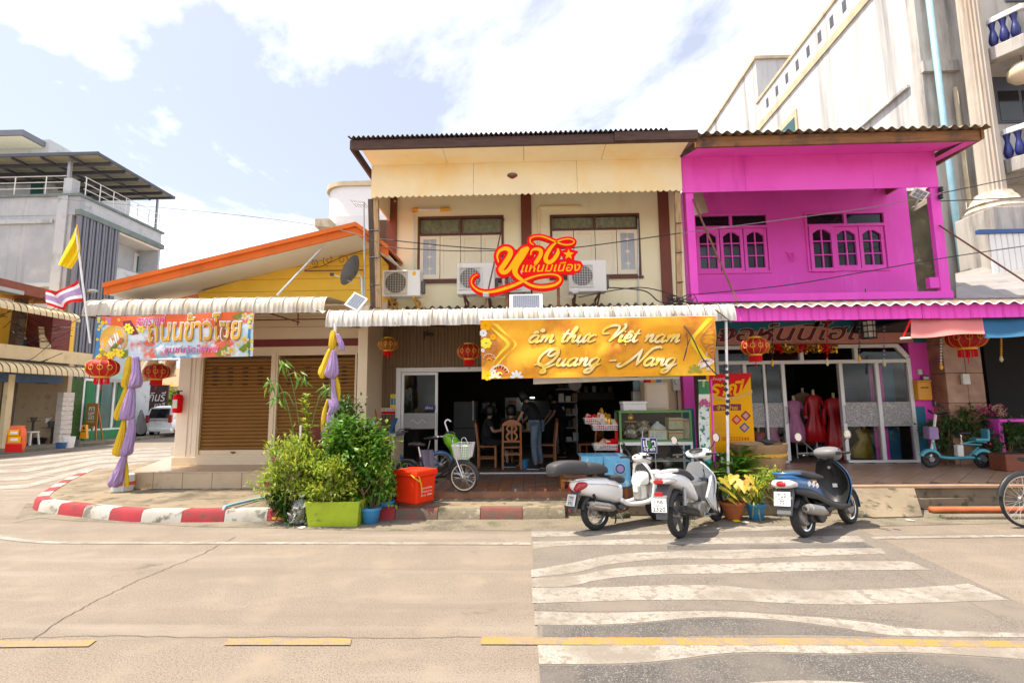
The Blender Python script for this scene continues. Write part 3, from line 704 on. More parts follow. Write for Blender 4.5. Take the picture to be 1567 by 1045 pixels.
MB().box(P(940,210,BY).x,bx1+.02,BY-.03,BY-.003,bz0+.02,bz1-.02).build('patch_board',M['beam'],house,bev=.004)
MB().box(fx0,fx0+.03,FY+.022,YU,fz0,fz1).build('side_board',M['creamboard'],house)
# side wall and return wall down to the shop roof
MB().box(hx0,hx0+.15,YU+.201,15,2.9,hz1).build('side_wall',M['cream'],house)
# ground floor: pier on the left, ribbed cladding above the door, frame and sliding door
px0,px1=P(546,600,9.3).x,P(561,600,9.3).x
MB().box(px0,px1,9.3,YD,.14,3.45).build('pier',M['beige'],house,bev=.008)
cl0=P(585,540,YD).x;cl1=P(1062,540,YD).x
def ribs(x0,x1,z0,z1,y):
    n=int((x1-x0)/.07);k=MB();q=[]
    for i in range(n):q += [(0,.0),(.3,.0),(.4,-.014),(.9,-.014),(1.,0.)]
    xs=[];
    for i in range(n):
        for u,h in ((0,0),(.25,0),(.35,-.014),(.9,-.014)):xs.append((x0+(x1-x0)*(i+u)/n,y+h))
    xs.append((x1,y));m_=len(xs)
    return k.add([(x,yy,z0) for x,yy in xs]+[(x,yy,z1) for x,yy in xs],[(i,i+1,m_+i+1,m_+i) for i in range(m_-1)])
dz1=P(700,562,YD).z;dx0=P(606,640,YD).x;dx1=P(985,640,YD).x
stuff(ribs(cl0,cl1,dz1+.002,3.45,YD).build('ribbed_cladding',M['woodstrip'],house))
stuff(ribs(cl0,dx0-.01,ZF,dz1,YD).build('ribbed_cladding',M['woodstrip'],house))
dj=P(670,640,YD).x
fr=MB();fr.box(dx0,dx0+.10,YD-.06,YD+.06,ZF,dz1).box(dx0+.10,dx1,YD-.058,YD+.058,dz1-.09,dz1).box(dx1-.08,dx1,YD-.06,YD+.06,ZF,dz1-.09).box(dx0+.1,dx1-.08,YD-.05,YD+.05,ZF,ZF+.025)
fr.build('door_frame',M['alu'],house,bev=.006)
dr=frame_rect(MB(),dx0+.105,dj,ZF+.03,dz1-.095,.055,YD-.03,YD+.01).build('sliding_door',M['alu'],house,bev=.004)
MB().box(dx0+.16,dj-.055,YD-.012,YD-.006,ZF+.085,dz1-.15).build('glass_pane',M['glass'],dr)
fz=RC(620,633,664,655,YD);MB().box(dx0+.165,dj-.06,YD-.018,YD-.0135,P(640,656,YD).z,P(640,632,YD).z).build('frosted_band',mat('frosted_band',(.34,.33,.31),.7,.1,4),dr)
ln=MB()
stroke([(dx0+.3+.3*t/6,P(640,645,YD).z+.04*sin(t*1.7)) for t in range(7)],[.008]*7,YD-.0215,YD-.019,ln)
ln.build('etched_logo',M['paper'],dr)
sg=RC(650,620,667,627,YD);MB().box(sg[0],sg[1],YD-.045,YD-.04,sg[2],sg[3]).build('door_sticker',mat('indigo_print',(.03,.03,.16),.5),dr)
write('เลื่อน',sg[0]+.02,sg[1]-.06,sg[2]+.02,sg[3]-.02,flat(YD-.047),M['white'],dr)
MB().box(dj-.03,dj-.018,YD-.06,YD-.03,1.1,1.45).build('door_handle',M['steel'],dr)
# interior
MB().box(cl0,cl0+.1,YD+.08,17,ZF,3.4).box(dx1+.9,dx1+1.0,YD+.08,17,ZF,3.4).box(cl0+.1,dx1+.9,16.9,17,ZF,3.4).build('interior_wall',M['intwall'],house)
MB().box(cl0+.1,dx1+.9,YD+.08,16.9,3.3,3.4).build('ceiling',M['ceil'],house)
MB().box(dx1+.001,P(1046,600,YD).x,YD-.02,YD+.06,ZF,dz1).build('side_panel',M['beige'],house)
MB().box(cl0,cl1,YD+.021,YU-.001,3.0,3.46).build('lintel',M['beige'],house)
# porch floor: tiles on a bed
MB().box(-2.9,2.75,8.24,17,.10,ZF-.008).build('porch_bed',M['grout'],house)
MB().box(-2.9,2.75,8.215,8.238,.15,ZF-.004).build('porch_riser',M['tileA'],house)
tA=MB().box(-.096,.096,-.096,.096,-.006,0);tm=[]
for m in ('tileA','tileB'):
    me=bpy.data.meshes.new('floor_tile');me.from_pydata(tA.v,[],tA.f);me.materials.append(M[m]);tm.append(me)
for i in range(28):
    for j in range(10):
        o=bpy.data.objects.new('floor_tile',tm[0 if random.random() < .6 else 1]);COL.objects.link(o);o.parent=house
        o.location=Vector((-2.80+i*.2,8.34+j*.2,ZF+random.uniform(-.001,.001)))-WL[house.name]
MB().box(-2.9,2.75,10.36,16.9,ZF-.007,ZF-.001).build('inner_floor',M['tileB'],house)
# middle awning
am=thing('awning','white ribbed awning over the restaurant entrance, torn cloth banner hung in front','awning',(0,8.5,2.8))
mx0=P(500,488,7.9).x;mx1=P(1126,480,7.9).x;MZ=P(805,496,7.9).z
am['label']='white ribbed awning with rounded front edge above the golden banner'
awning_sheets(am,mx0,mx1,[(7.88,MZ),(7.89,MZ+.12),(7.95,MZ+.235),(8.08,MZ+.285),(8.5,MZ+.31)],27,M['awn'])
MB().tube([(mx0+.05,7.95,MZ+.03),(mx1-.05,7.95,MZ+.03)],.02,6).tube([(mx0+.05,7.95,MZ+.03),(mx0+.05,10.2,MZ+.33)],.02,6).tube([(mx1-.05,7.95,MZ+.03),(mx1-.05,10.2,MZ+.33)],.02,6).tube([(0,7.95,MZ+.03),(0,10.2,MZ+.33)],.02,6).tube([(mx0+1.5,7.95,MZ+.03),(mx0+1.5,10.2,MZ+.33)],.02,6).build('support_frame',M['rust'],am)
corrugated(MB(),mx0+.2,mx1-.5,[(8.4,MZ+.32),(YU-.08,MZ+.72)],.177,.028,8).build('roof_sheet',M['awn'],am,smooth=True)
corrugated(MB(),mx0+.6,mx1-.6,[(YU-.10,MZ+.735),(YU-.055,MZ+.80)],.177,.035,8).build('shadow_strip',M['asbdark'],am,smooth=True)  # dark strip stands in for shadow and openings where the corrugation meets the wall
corrugated(MB(),P(490,465,8.8).x,P(548,465,8.8).x,[(8.6,MZ+.38),(10.2,MZ+.62)],.177,.028,8).build('roof_sheet',M['awn'],am,smooth=True)
# ============================================================ the magenta shophouse
YV=11.1;YG=11.0;ZG=.34
ph=thing('magenta_shophouse','bright magenta two storey shophouse with arched casement windows and wavy roof','shophouse',(5.4,YV,0))
vx0=P(1050,400,YV).x;vx1=P(1398,390,YV).x
vf=[P(1240,y,9.4) for y in (290.5,237)]
v1=RC(1062,327,1178,419,YV);v2=RC(1233,324,1358,415,YV)
wall_holes(vx0,vx1,3.3,vf[1].z+.05,[v1,v2],YV,YV+.15).build('wall',M['purple'],ph)
def casement(par,a,b,z0,z1,y,tilt=0):
    s=(b-a)*.13;pts=[(a+s,z1)];n=8;zt=z1-s*1.1;xm=(a+b)/2
    top=[(a+s,z1-s*.9-.10)]
    for i in range(n+1):
        u=i/n;x=a+s+(b-a-2*s)*u;top.append((x,zt-.10*(1-math.sin(PI*u))**1.3-.018*abs(sin(3*PI*u))))
    k=MB();k.box(a,a+s,y-.03,y+.03,z0,z1).box(b-s,b,y-.03,y+.03,z0,z1).box(a+s,b-s,y-.029,y+.029,z0,z0+s*1.2)
    k.prism([(a+s,z1),(b-s,z1)]+[(x,z) for x,z in top[1:]][::-1],y-.029,y+.029)
    k.box(xm-.013,xm+.013,y-.02,y+.02,z0+s*1.2,zt)
    for q in (.36,.66):k.box(a+s,b-s,y-.018,y+.018,z0+(z1-z0)*q-.012,z0+(z1-z0)*q+.012)
    c=k.build('casement',M['purpled'],par,bev=.003)
    MB().box(a+s*.8,b-s*.8,y+.0201,y+.026,z0+s,z1-s).build('glass_pane',M['darkglass'],par)
def arch_window(r,open_i):
    x0,x1,z0,z1=r;zt=z0+(z1-z0)*.77;f=.05;xm=(x0+x1)/2
    k=frame_rect(MB(),x0,x1,z0,z1,f,YV-.03,YV+.08);k.box(x0+f,x1-f,YV-.029,YV+.079,zt-.03,zt+.03).box(xm-.03,xm+.03,YV-.027,YV+.077,zt+.03,z1-f)
    wn=k.build('window',M['purpled'],ph,bev=.004)
    MB().box(x0+f,x1-f,YV+.03,YV+.036,zt+.03,z1-f).build('transom_pane',M['darkglass'],wn)
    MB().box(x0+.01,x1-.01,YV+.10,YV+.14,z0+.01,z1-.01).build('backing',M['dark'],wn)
    wdt=(x1-x0-2*f-.06)/3
    for i in range(3):
        a=x0+f+.01+i*(wdt+.02);casement(wn,a,a+wdt,z0+f-(.06 if i == open_i else 0),zt-.034+(.02 if i == open_i else 0),YV+.03-(.055 if i == open_i else 0))
arch_window(v1,-1);arch_window(v2,0)
k=MB();br=P(1212,393,YV-.05)
k.box(br.x-.09,br.x+.09,YV-.03,YV-.002,br.z+.09,br.z+.13).bar((br.x-.06,YV-.02,br.z+.1),(br.x-.01,YV-.1,br.z-.1),.025).bar((br.x+.06,YV-.02,br.z+.1),(br.x+.01,YV-.1,br.z-.1),.025)
k.build('wall_bracket',M['purpled'],ph)
ux0=P(1043,265,9.4).x;ux1=P(1434,262,9.4).x
for i in range(4):
    a=ux0+(ux1-ux0)*i/4+.002;b=ux0+(ux1-ux0)*(i+1)/4-.002;d=random.uniform(-.003,.003)
    MB().box(a,b,9.4+d,9.42+d,vf[0].z,vf[1].z).build('eave_board',M['purpled'],ph)
for i,(s0,s1,x0,x1) in enumerate(((294,456,1053,1065),(287,446,1432,1447))):
    x0,x1=P(x0,370,9.43).x,P(x1,370,9.43).x
    MB().box(x0,x1,9.43,9.53,P(1200,462,9.43).z,vf[0].z+.02).build('post',M['purple'],ph,bev=.006)
MB().box(P(1058,458,9.43).x,P(1457,452,9.43).x,9.39,9.54,P(1257,460,9.43).z,P(1257,449,9.43).z).build('bottom_rail',M['purple'],ph,bev=.006)
MB().box(P(1427,455,9.43).x,ux1,9.45,9.55,P(1440,440,9.43).z,P(1440,432,9.43).z+.1).build('post_foot',M['purple'],ph)
RY=8.7
rx0=P(1064,215,RY).x;rx1=P(1500,205,RY).x;rz1=P(1280,204,RY).z;rz0=P(1280,220,RY).z
MB().box(rx0,rx1,RY,RY+.06,rz0,rz1).build('front_beam',M['beambrown'],ph,bev=.008)
MB().add([(rx0+.05,RY+.062,rz0+.005),(ux1,RY+.062,rz0+.005),(ux1,9.398,vf[1].z-.004),(ux0,9.398,vf[1].z-.004)],[(0,3,2,1)]).build('soffit',M['purpled'],ph)
MB().add([(ux1+.002,RY+.062,rz0+.005),(rx1-.02,RY+.062,rz0+.005),(rx1-.3,12,vf[1].z+.05),(ux1+.002,12,vf[1].z-.004)],[(0,3,2,1)]).build('side_soffit',M['purpled'],ph)
MB().box(rx1+.001,rx1+.05,RY-.02,13,rz0+.02,rz1+.07).build('verge_board',M['beambrown'],ph)
corrugated(MB(),rx0-.05,rx1+.12,[(RY-.10,rz1+.018),(RY+4.5,rz1+.943)],.177,.028,8).build('roof_sheet',M['asb'],ph,smooth=True)
corrugated(MB(),rx0-.05,rx1+.12,[(RY-.10,rz1+.008),(RY+4.5,rz1+.933)],.177,.028,8).build('roof_sheet',M['asb'],ph,smooth=True)
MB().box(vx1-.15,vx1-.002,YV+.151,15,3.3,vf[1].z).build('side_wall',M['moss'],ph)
# its awning: wavy roof and pink valance
va=thing('awning','magenta tin valance under a wavy grey roof edge','awning',(7,8.3,2.9))
gx0=P(1120,475,8.2).x;gx1=11.2
vz1=P(1300,468,8.2).z;vz0=P(1300,489,8.2).z
nv=32
vp=None
for i in range(nv):
    a=gx0+(gx1-gx0)*i/nv;b=gx0+(gx1-gx0)*(i+1)/nv
    if vp is None:
        xs=[(a,8.2),(a+(b-a)*.08,8.175),(a+(b-a)*.14,8.2),(a+(b-a)*.5,8.203),(a+(b-a)*.55,8.193),(a+(b-a)*.6,8.203),(b-.002,8.2)]
        vp=MB().add([(x,y,vz0) for x,y in xs]+[(x,y,vz1) for x,y in xs],[(j,j+1,len(xs)+j+1,len(xs)+j) for j in range(len(xs)-1)]).build('valance_panel',M['purple'],va)
    else:
        o=vp.copy();COL.objects.link(o);o.parent=va;o.location=((gx1-gx0)*i/nv,random.uniform(-.003,.003),random.uniform(-.004,.004))
corrugated(MB(),gx0+.05,gx1,[(8.10,vz1+.005),(11.05,vz1+.68)],.2,.022,8).build('roof_sheet',M['asb'],va,smooth=True)
corrugated(MB(),gx0+.05,gx1,[(8.085,vz1-.012),(8.095,vz1+.01)],.2,.022,8).build('sheet_edge',M['white'],va,smooth=True)
k=MB().tube([(gx0,8.27,vz0+.1),(gx1,8.27,vz0+.1)],.02,6)
for t in range(8):k.tube([(gx0+.3+t*.95,8.27,vz0+.1),(gx0+.3+t*.95,11.0,vz1+.2)],.016,5)
k.tube([(gx0,8.3,vz0+.02),(P(1400,490,8.3).x,8.3,vz0+.04)],.01,5)
k.build('support_frame',M['purple'],va)
# ground floor of the magenta house
gl=P(1097,620,YG).x;gr=P(1400,640,YG).x
ztop=P(1240,528,YG).z;ztr=P(1240,554,YG).z
MB().box(gl-.05,vx1+.3,YG+.0,YG+.2,ztop+.03,3.55).build('sign_wall',M['teal'],ph)
MB().box(gr+.02,P(1428,600,YG).x,YG,YG+.2,ZG,ztop+.02).build('right_pier',M['purple'],ph)
MB().box(gr+.018,P(1412,600,YG).x,YG-.012,YG-.001,ZG,P(1400,622,YG).z).build('blue_dado',M['teal'],ph)
MB().box(P(1044,600,10.2).x,P(1060,600,10.2).x,10.1,10.4,ZF,3.4).build('dividing_pier',M['purple'],ph)
MB().box(P(1044,600,10.1).x,P(1060,600,10.1).x,10.085,10.099,ZF,P(1050,625,10.1).z).build('blue_dado',M['teal'],ph)
MB().box(P(1062,600,10.2).x,gl-.001,YG,YG+.2,ZG,ztop+.02).build('left_pier',M['darkwood'],ph)
fr=MB();t=.075
ch=P(1372,528,YG).x;czz=P(1395,547,YG).z
fr.box(gl,ch,YG-.05,YG+.05,ztop-t,ztop).box(gl,gr,YG-.05,YG+.05,ztr-t/2,ztr+t/2).box(gl,gl+t,YG-.049,YG+.049,ZG,ztop-t).box(gr-t,gr,YG-.049,YG+.049,ZG,czz).bar((ch-.02,YG,ztop-t/2),(gr-t/2,YG,czz),.098,t,(0,1,0))
mu=[P(x,640,YG).x for x in (1143,1202,1291,1347)]
for x in mu:fr.box(x-t/2,x+t/2,YG-.048,YG+.048,ZG+.05,ztr-t/2)
for x in (P(1225,540,YG).x,P(1308,540,YG).x):fr.box(x-t/2,x+t/2,YG-.048,YG+.048,ztr+t/2,ztop-t)
fr.box(gl+t,mu[1],YG-.047,YG+.047,ZG,ZG+.05).box(mu[2],gr-t,YG-.047,YG+.047,ZG,ZG+.05)
x=P(1173,640,YG).x;fr.box(x-.025,x+.025,YG-.046,YG+.046,ZG+.05,ztr-t/2)
fr.build('shopfront_frame',M['alu'],ph,bev=.005)
for a,b in ((gl+t,mu[0]-t/2),(mu[0]+t/2,x-.025),(x+.025,mu[1]-t/2),(mu[2]+t/2,mu[3]-t/2),(mu[3]+t/2,gr-t)):
    pn=MB().box(a+.001,b-.001,YG-.004,YG+.003,ZG+.051,ztr-t/2-.001).build('glass_pane',M['glass'],ph)
    if a > gl+.5:MB().box(a+.001,b-.001,YG-.0085,YG-.0055,P(1240,653,YG).z,P(1240,616,YG).z).build('patterned_film',M['frost'],ph)
MB().prism([(gl+t+.001,ztr+t/2+.001),(gr-t-.05,ztr+t/2+.001),(ch-.05,ztop-t-.001),(gl+t+.001,ztop-t-.001)],YG-.004,YG+.003).build('transom_pane',M['glass'],ph)
for x in (mu[1]+.0,mu[2]+.0):MB().tube([(x,YG-.06,1.15),(x,YG-.10,1.17),(x,YG-.10,1.47),(x,YG-.06,1.49)],.012,6).build('door_handle',M['steel'],ph)
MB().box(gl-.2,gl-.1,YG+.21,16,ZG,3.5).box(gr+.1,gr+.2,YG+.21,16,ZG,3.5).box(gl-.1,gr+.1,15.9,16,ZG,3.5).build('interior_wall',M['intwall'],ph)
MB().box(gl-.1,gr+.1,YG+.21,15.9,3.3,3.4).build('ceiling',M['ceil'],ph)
MB().box(gl-.1,gr+.1,YG+.06,15.9,ZG-.02,ZG-.002).build('inner_floor',M['tileB'],ph)
MB().box(mu[3]+.1,gr-.1,YG+.35,YG+.5,ZG,ztr).build('curtain_panel',M['bluecanvas'],ph)
MB().grid(lambda u,v:(mu[3]+.02+.28*u,YG+.25+.03*sin(u*22),ZG+.02+(ztr-ZG-.1)*v),24,1).build('curtain_panel',M['purple'],ph)
# porch
MB().slab([(2.78,8.12),(12,8.12),(12,16),(2.78,16)],.02,ZG-.008).build('porch_bed',M['concrete'],ph)
MB().box(2.78,12,8.07,8.2,ZG-.05,ZG-.004).build('porch_lip',M['tilepink'],ph,bev=.01)
pt=MB().obox((0,0,0),(.288,.288,.008),Matrix.Rotation(PI/4,3,'Z'))
me=bpy.data.meshes.new('floor_tile');me.from_pydata(pt.v,[],pt.f);me.materials.append(M['tilepink']);dg_=.3*math.sqrt(2)
for i in range(17):
    for j in range(14):
        x=3.1+i*dg_+(dg_/2 if j % 2 else 0);y=8.42+j*dg_/2
        if y > 10.8:continue
        o=bpy.data.objects.new('floor_tile',me);COL.objects.link(o);o.parent=ph;o.location=Vector((x,y,ZG-.003))-WL[ph.name]
struct(MB().slab([(4.75,7.42),(5.35,7.46),(5.7,8.06),(4.2,8.06)],-.02,.02).add([(4.7,7.4,.02),(5.4,7.46,.02),(5.75,8.06,.30),(4.1,8.06,.30),(5.8,8.06,.0),(4.0,8.06,0)],[(0,1,2,3),(0,3,5),(1,4,2)]),'concrete_ramp',M['concrete'])
# right-hand kerb: broken concrete edge, a gutter slot beyond it
struct(MB().box(1.35,4.2,7.6,8.06,.0,.17),'pavement_edge',M['concrete'],bev=.03)
# ============================================================ far left: grey building, street houses
def LX(px,py,X):# where the sight line meets the upright plane x = X
    d=ray(px,py);return EYE+d*(X/d.x)
XB=-22.
gb=thing('grey_building','grey three storey building with dark ribbed cladding and a roof terrace under a steel canopy','building',(XB-4,26,0))
c0=LX(122,320,XB);c1=LX(248,360,XB);yc0,yc1=c0.y,c1.y
zt=LX(125,301,XB).z;zb=LX(121,320,XB).z;zl=zb-.28
MB().box(-40,XB-.35,yc0,yc0+.3,0,zl).box(-40,XB-.02,yc0-.02,yc0+.3,zl+.003,zt).build('front_wall',M['lowgrey'],gb)
MB().box(XB-.3,XB-.02,yc0+.301,yc1,zb,zt).build('parapet',M['lowgrey2'],gb)
MB().box(-40,XB+.08,yc0-.10,yc0-.021,zt+.001,zt+.12).box(XB-.35,XB+.08,yc0-.02,yc1+.1,zt+.001,zt+.12).build('coping',M['greentrim'],gb)
MB().box(XB-.2,XB+.12,yc0-.04,yc1+.1,zl+.001,zb-.001).build('green_band',M['greentrim'],gb)
for a,b in ((82,97),):
    MB().box(P(a,400,yc0).x,P(b,400,yc0).x,yc0-.10,yc0-.021,0,zt).build('pilaster',M['lowgrey2'],gb)
for y in (340,437):MB().box(-40,P(82,y,yc0).x,yc0-.09,yc0-.0215,P(40,y,yc0).z-.1,P(40,y,yc0).z+.1).build('wall_band',M['lowgrey2'],gb)
yk=LX(171,500,XB).y
n=13
for i in range(n):
    y0=yc0+.02+(yk-yc0-.02)*i/n
    MB().box(XB-.14,XB+.06+.03*(i % 2),y0,y0+(yk-yc0)/n*.62,2.4,zl-.002).build('cladding_rib',M['clad'],gb)
MB().box(XB-.34,XB-.15,yc0+.301,yk,0,zl).build('cladding_backing',M['canopyframe'],gb)
MB().box(XB-1.3,XB-.02,yk,yc1,0,LX(200,430,XB).z).box(XB-1.5,XB-1.3,yk,yc1,LX(200,430,XB).z+.001,zl).box(XB-1.3,XB-.02,yc1-.15,yc1,LX(200,430,XB).z+.001,zl-.001).build('recess_wall',M['lowgrey2'],gb)
MB().box(XB-1.29,XB-.03,yk+.001,yc1-.151,zl-.12,zl-.002).build('recess_ceiling',M['whitesoffit'],gb)
wA=LX(204,400,XB-1.28);wB=LX(222,400,XB-1.28)
wn=frame_rect(MB(),0,1,0,1,.12,0,.06);
wz0,wz1=LX(212,426,XB-1.28).z,LX(212,389,XB-1.28).z
wn=MB().box(XB-1.298,XB-1.22,wA.y,wB.y,wz0,wz1).build('window',M['white'],gb)
MB().box(XB-1.219,XB-1.21,wA.y+.2,wB.y-.2,wz0+.2,wz1-.15).build('pane',M['tealglass'],wn)
gz0=LX(180,430,XB).z
MB().box(XB-.06,XB-.03,yk+.05,yk+(yc1-yk)*.62,gz0+.01,gz0+.75).build('balcony_panel',M['lowgrey2'],gb)
MB().tube([(XB-.045,yk,gz0+.8),(XB-.045,yc1-.2,gz0+.8)],.03,5).tube([(XB-.045,yk+(yc1-yk)*.7,gz0),(XB-.045,yk+(yc1-yk)*.7,gz0+.8)],.03,5).tube([(XB-.045,yk+(yc1-yk)*.7,gz0+.4),(XB-.045,yc1-.2,gz0+.4)],.02,5).build('balcony_rail',M['steel'],gb)
# terrace railing
rl=MB();hgt=.95
for k in range(4):
    zz_=zt+.2+hgt*k/3;rl.tube([(-40,yc0+.15,zz_),(XB-1.0,yc0+.15,zz_)],.022,5).tube([(XB-.16,yc0+.3,zz_),(XB-.16,yc1,zz_)],.022,5)
for x in range(9):rl.tube([(XB-2.0-x*1.6,yc0+.15,zt+.1),(XB-2.0-x*1.6,yc0+.15,zt+.2+hgt)],.025,5)
for k in range(7):rl.tube([(XB-.16,yc0+.4+k*(yc1-yc0-.5)/6,zt+.1),(XB-.16,yc0+.4+k*(yc1-yc0-.5)/6,zt+.2+hgt)],.025,5)
rl.build('terrace_railing',M['whitemetal'],gb)
cpx=P(95,290,yc0).x,P(108,290,yc0).x
MB().box(cpx[0],cpx[1],yc0+.05,yc0+.5,zt+.121,P(100,272,yc0).z).build('terrace_pier',M['lowgrey2'],gb)
# canopy
XC=XB+.9
k0=LX(150,237,XC);k1=LX(267,303,XC);cz=(k0.z+k1.z)/2
fr=MB();fr.box(-40,XC,k0.y,k0.y+.08,cz-.02,cz+.14).box(XC-.06,XC,k0.y+.081,k1.y,cz-.02,cz+.12).box(-40,XC,k1.y,k1.y+.08,cz-.02,cz+.14)
for j in range(1,6):y=k0.y+(k1.y-k0.y)*j/6;fr.box(-34,XC-.061,y-.05,y+.05,cz-.16,cz+.02)
for j in range(1,7):x=XC-j*1.5;fr.box(x-.05,x+.05,k0.y+.081,k1.y-.001,cz-.10,cz+.021)
fr.build('canopy_frame',M['canopyframe'],gb)
for i in range(7):
    for j in range(6):
        y0=k0.y+(k1.y-k0.y)*j/6;MB().box(XC-(i+1)*1.5+.01,XC-i*1.5-.01,y0+.01,y0+(k1.y-k0.y)/6-.01,cz+.10,cz+.125).build('canopy_panel',M['canopy'],gb)
cp=P(105,260,yc0+.2).x
MB().box(cp-.07,cp+.07,yc0+.2,yc0+.34,zt+.1,cz).build('canopy_post',M['steel'],gb);MB().box(XB-.3,XB-.2,yc1-.3,yc1-.2,zt+.1,cz).build('canopy_post',M['steel'],gb)
# upper room
yr=yc0+2.6
MB().box(-40,P(72,250,yr).x,yr,yr+6,zt-.5,P(20,215,yr).z).build('upper_room_wall',M['lowgrey2'],gb)
d0=RC(48,268,66,292,yr-.05);MB().box(d0[0],d0[1],yr-.06,yr-.002,d0[2]-1.0,d0[3]).build('terrace_door',M['tealglass'],gb)
frm=P(30,200,yr-1.2);e0=P(-60,204,yr-1.2);e1=P(34,200,yr-1.2);e2=LX(100,233,e1.x+.1)
zz0=e1.z
MB().slab([(-44,yr-1.2),(e1.x,yr-1.2),(e1.x+.0,e2.y+2),(-44,e2.y+2)],zz0-.35,zz0-.3).build('roof_soffit',M['whitesoffit'],gb)
MB().slab([(-44.2,yr-1.3),(e1.x+.15,yr-1.3),(e1.x+.15,e2.y+2),(-44.2,e2.y+2)],zz0-.298,zz0).build('upper_roof',M['clad'],gb)
lb=P(14,218,yr-.1);MB().obox(lb,(.5,.15,.32)).build('wall_lamp',M['yellowtrim'],gb)
# street house with tan awnings
XH=-20.3
h1=thing('street_house','old street house with tan rounded awnings, blue beam and a cluttered open ground floor','house',(XH-2,20,0))
yA=14.;yB=LX(99,640,XH).y
def yz_awning(par,xf_,y0,y1,zb_,h,out,n,m):
  # rounded awning whose edge runs along y; out is its reach from the wall
    pr=crom([(xf_+out,zb_),(xf_+out-.03,zb_+h*.45),(xf_+out-.2,zb_+h*.85),(xf_+out-.5,zb_+h),(xf_,zb_+h*1.25)],3)
    wd=(y1-y0)/n
    for k in range(n):
        q=MB();us=[(0,.03),(.08,.03),(.14,0),(.5,.01),(.97,0)]
        q.v=[Vector((x+hh*.7,y0+(k+u)*wd,z+hh*.7)) for x,z in pr for u,hh in us];c=len(us)
        q.f=[(i*c+j,i*c+j+1,(i+1)*c+j+1,(i+1)*c+j) for i in range(len(pr)-1) for j in range(c-1)]
        q.build('awning_sheet',m,par,smooth=rad(40))
lo=LX(100,575,XH+1.3);yl1=LX(145,570,XH+1.3).y
yz_awning(h1,XH,yA,yl1,lo.z,.42,1.3,30,M['tanawn'])
up=LX(60,478,XH+.9);yu1=LX(124,485,XH+.9).y
yz_awning(h1,XH,yA,yu1,up.z-.1,.4,.9,28,M['tanawn'])
MB().box(XH,XH+.25,yA,yl1-.4,lo.z-.3,lo.z+.05).build('blue_beam',M['bluebeam'],h1)
zf2=LX(60,545,XH).z
MB().box(XH-.3,XH-.05,yA,yB+1.2,zf2-.2,zf2+.35).build('balcony_wall',M['tanawn'],h1)
MB().box(XH-3,XH-1.2,yA,yB+1.4,zf2,up.z+.4).build('upper_wall',M['yellowboard'],h1)
MB().box(XH-1.2,XH-.06,LX(82,500,XH).y,LX(92,500,XH).y+.6,zf2+.3,up.z+.3).build('maroon_wall',M['maroon'],h1)
wy0,wy1=LX(22,530,XH-1.1).y,LX(55,530,XH-1.1).y
wn=MB().box(XH-1.19,XH-1.12,wy0,wy1,zf2+.3,LX(40,515,XH-1.1).z).build('window',M['whitemetal'],h1)
MB().box(XH-1.119,XH-1.11,wy0+.15,wy1-.15,zf2+.4,LX(40,515,XH-1.1).z-.12).build('pane',M['tealglass'],wn)
for k in range(2):MB().bar((XH-.04,yB-1.3+k*.25,zf2+.35),(XH-.5,yB-1.0+k*.25,zf2+1.3),.18,.06).build('leaning_panel',M['tanawn'],h1)
MB().box(XH-1.2,XH+.35,yA,yu1-.2,LX(60,462,XH).z+.1,LX(60,452,XH).z+.25).build('roof_edge',M['terradark'],h1)
MB().box(XH-1,XH+.6,yA,LX(38,440,XH+.6).y,LX(20,448,XH+.6).z,LX(20,442,XH+.6).z).build('tin_roof',M['steel'],h1)
MB().box(XH-5,XH-4.9,yA,yB,.1,zf2-.2).box(XH-5,XH,yB,yB+.2,.1,zf2-.2).build('inner_wall',M['riser'],h1)
MB().box(XH-4.9,XH-.06,yA,yB,zf2-.26,zf2-.202).build('inner_ceiling',M['ceil'],h1)
py_=LX(10,630,XH+.2).y
MB().box(XH+.1,XH+.28,py_-.12,py_+.12,.1,lo.z).build('post',M['tanawn'],h1)
st0,st1=LX(94,630,XH+.1).y,LX(111,630,XH+.1).y
for r in range(11):
    z0=.12+r*.2;MB().box(XH-.15,XH+.1+random.uniform(0,.03),st0,st1,z0,z0+.188).build('stone_course',M['brick_white'],h1)
MB().slab([(XH-6,yA),(XH+1.4,yA),(XH+1.5,yB+.8),(XH-.5,yB+9),(XH-6,yB+9)],0,.12).build('footpath',M['gutter'],h1)
# green glass shop
XG=XB+1.0
gs=thing('green_shop','glass fronted shop with white frames and a bright green base under the ribbed cladding','shop',(XG,24,0))
def gy(px):return LX(px,620,XG).y
z0,z1,zg=LX(160,657,XG).z,LX(160,584,XG).z,LX(160,672,XG).z
MB().box(XG-1,XG+.25,gy(125),gy(205),0,z0-.02).build('green_base',M['greenpaint'],gs,bev=.02)
MB().box(XG-.1,XG+.04,gy(104),gy(124),.3,z1+.1).build('green_panel',M['leafdark'],gs)
k=MB()
for a in (125,147,172,196):k.box(XG-.06,XG+.04,gy(a)-.06,gy(a)+.06,z0,z1)
k.box(XG-.06,XG+.039,gy(125),gy(205),z1,z1+.12).box(XG-.06,XG+.041,gy(125),gy(205),z0-.019,z0+.06);k.build('window_frame',M['whitemetal'],gs)
for a,b in ((125,147),(147,172),(172,196)):MB().box(XG-.02,XG-.01,gy(a)+.06,gy(b)-.06,z0+.06,z1).build('pane',M['tealglass'],gs)
for a,b in ((127,145),(150,156),(176,194)):MB().grid(lambda u,v:(XG+.004+.01*sin(u*40),gy(a)+.1+(gy(b)-gy(a)-.2)*u,z0+.1+(z1-z0-.1)*v),24,1).build('green_curtain',M['greenpaint'],gs)
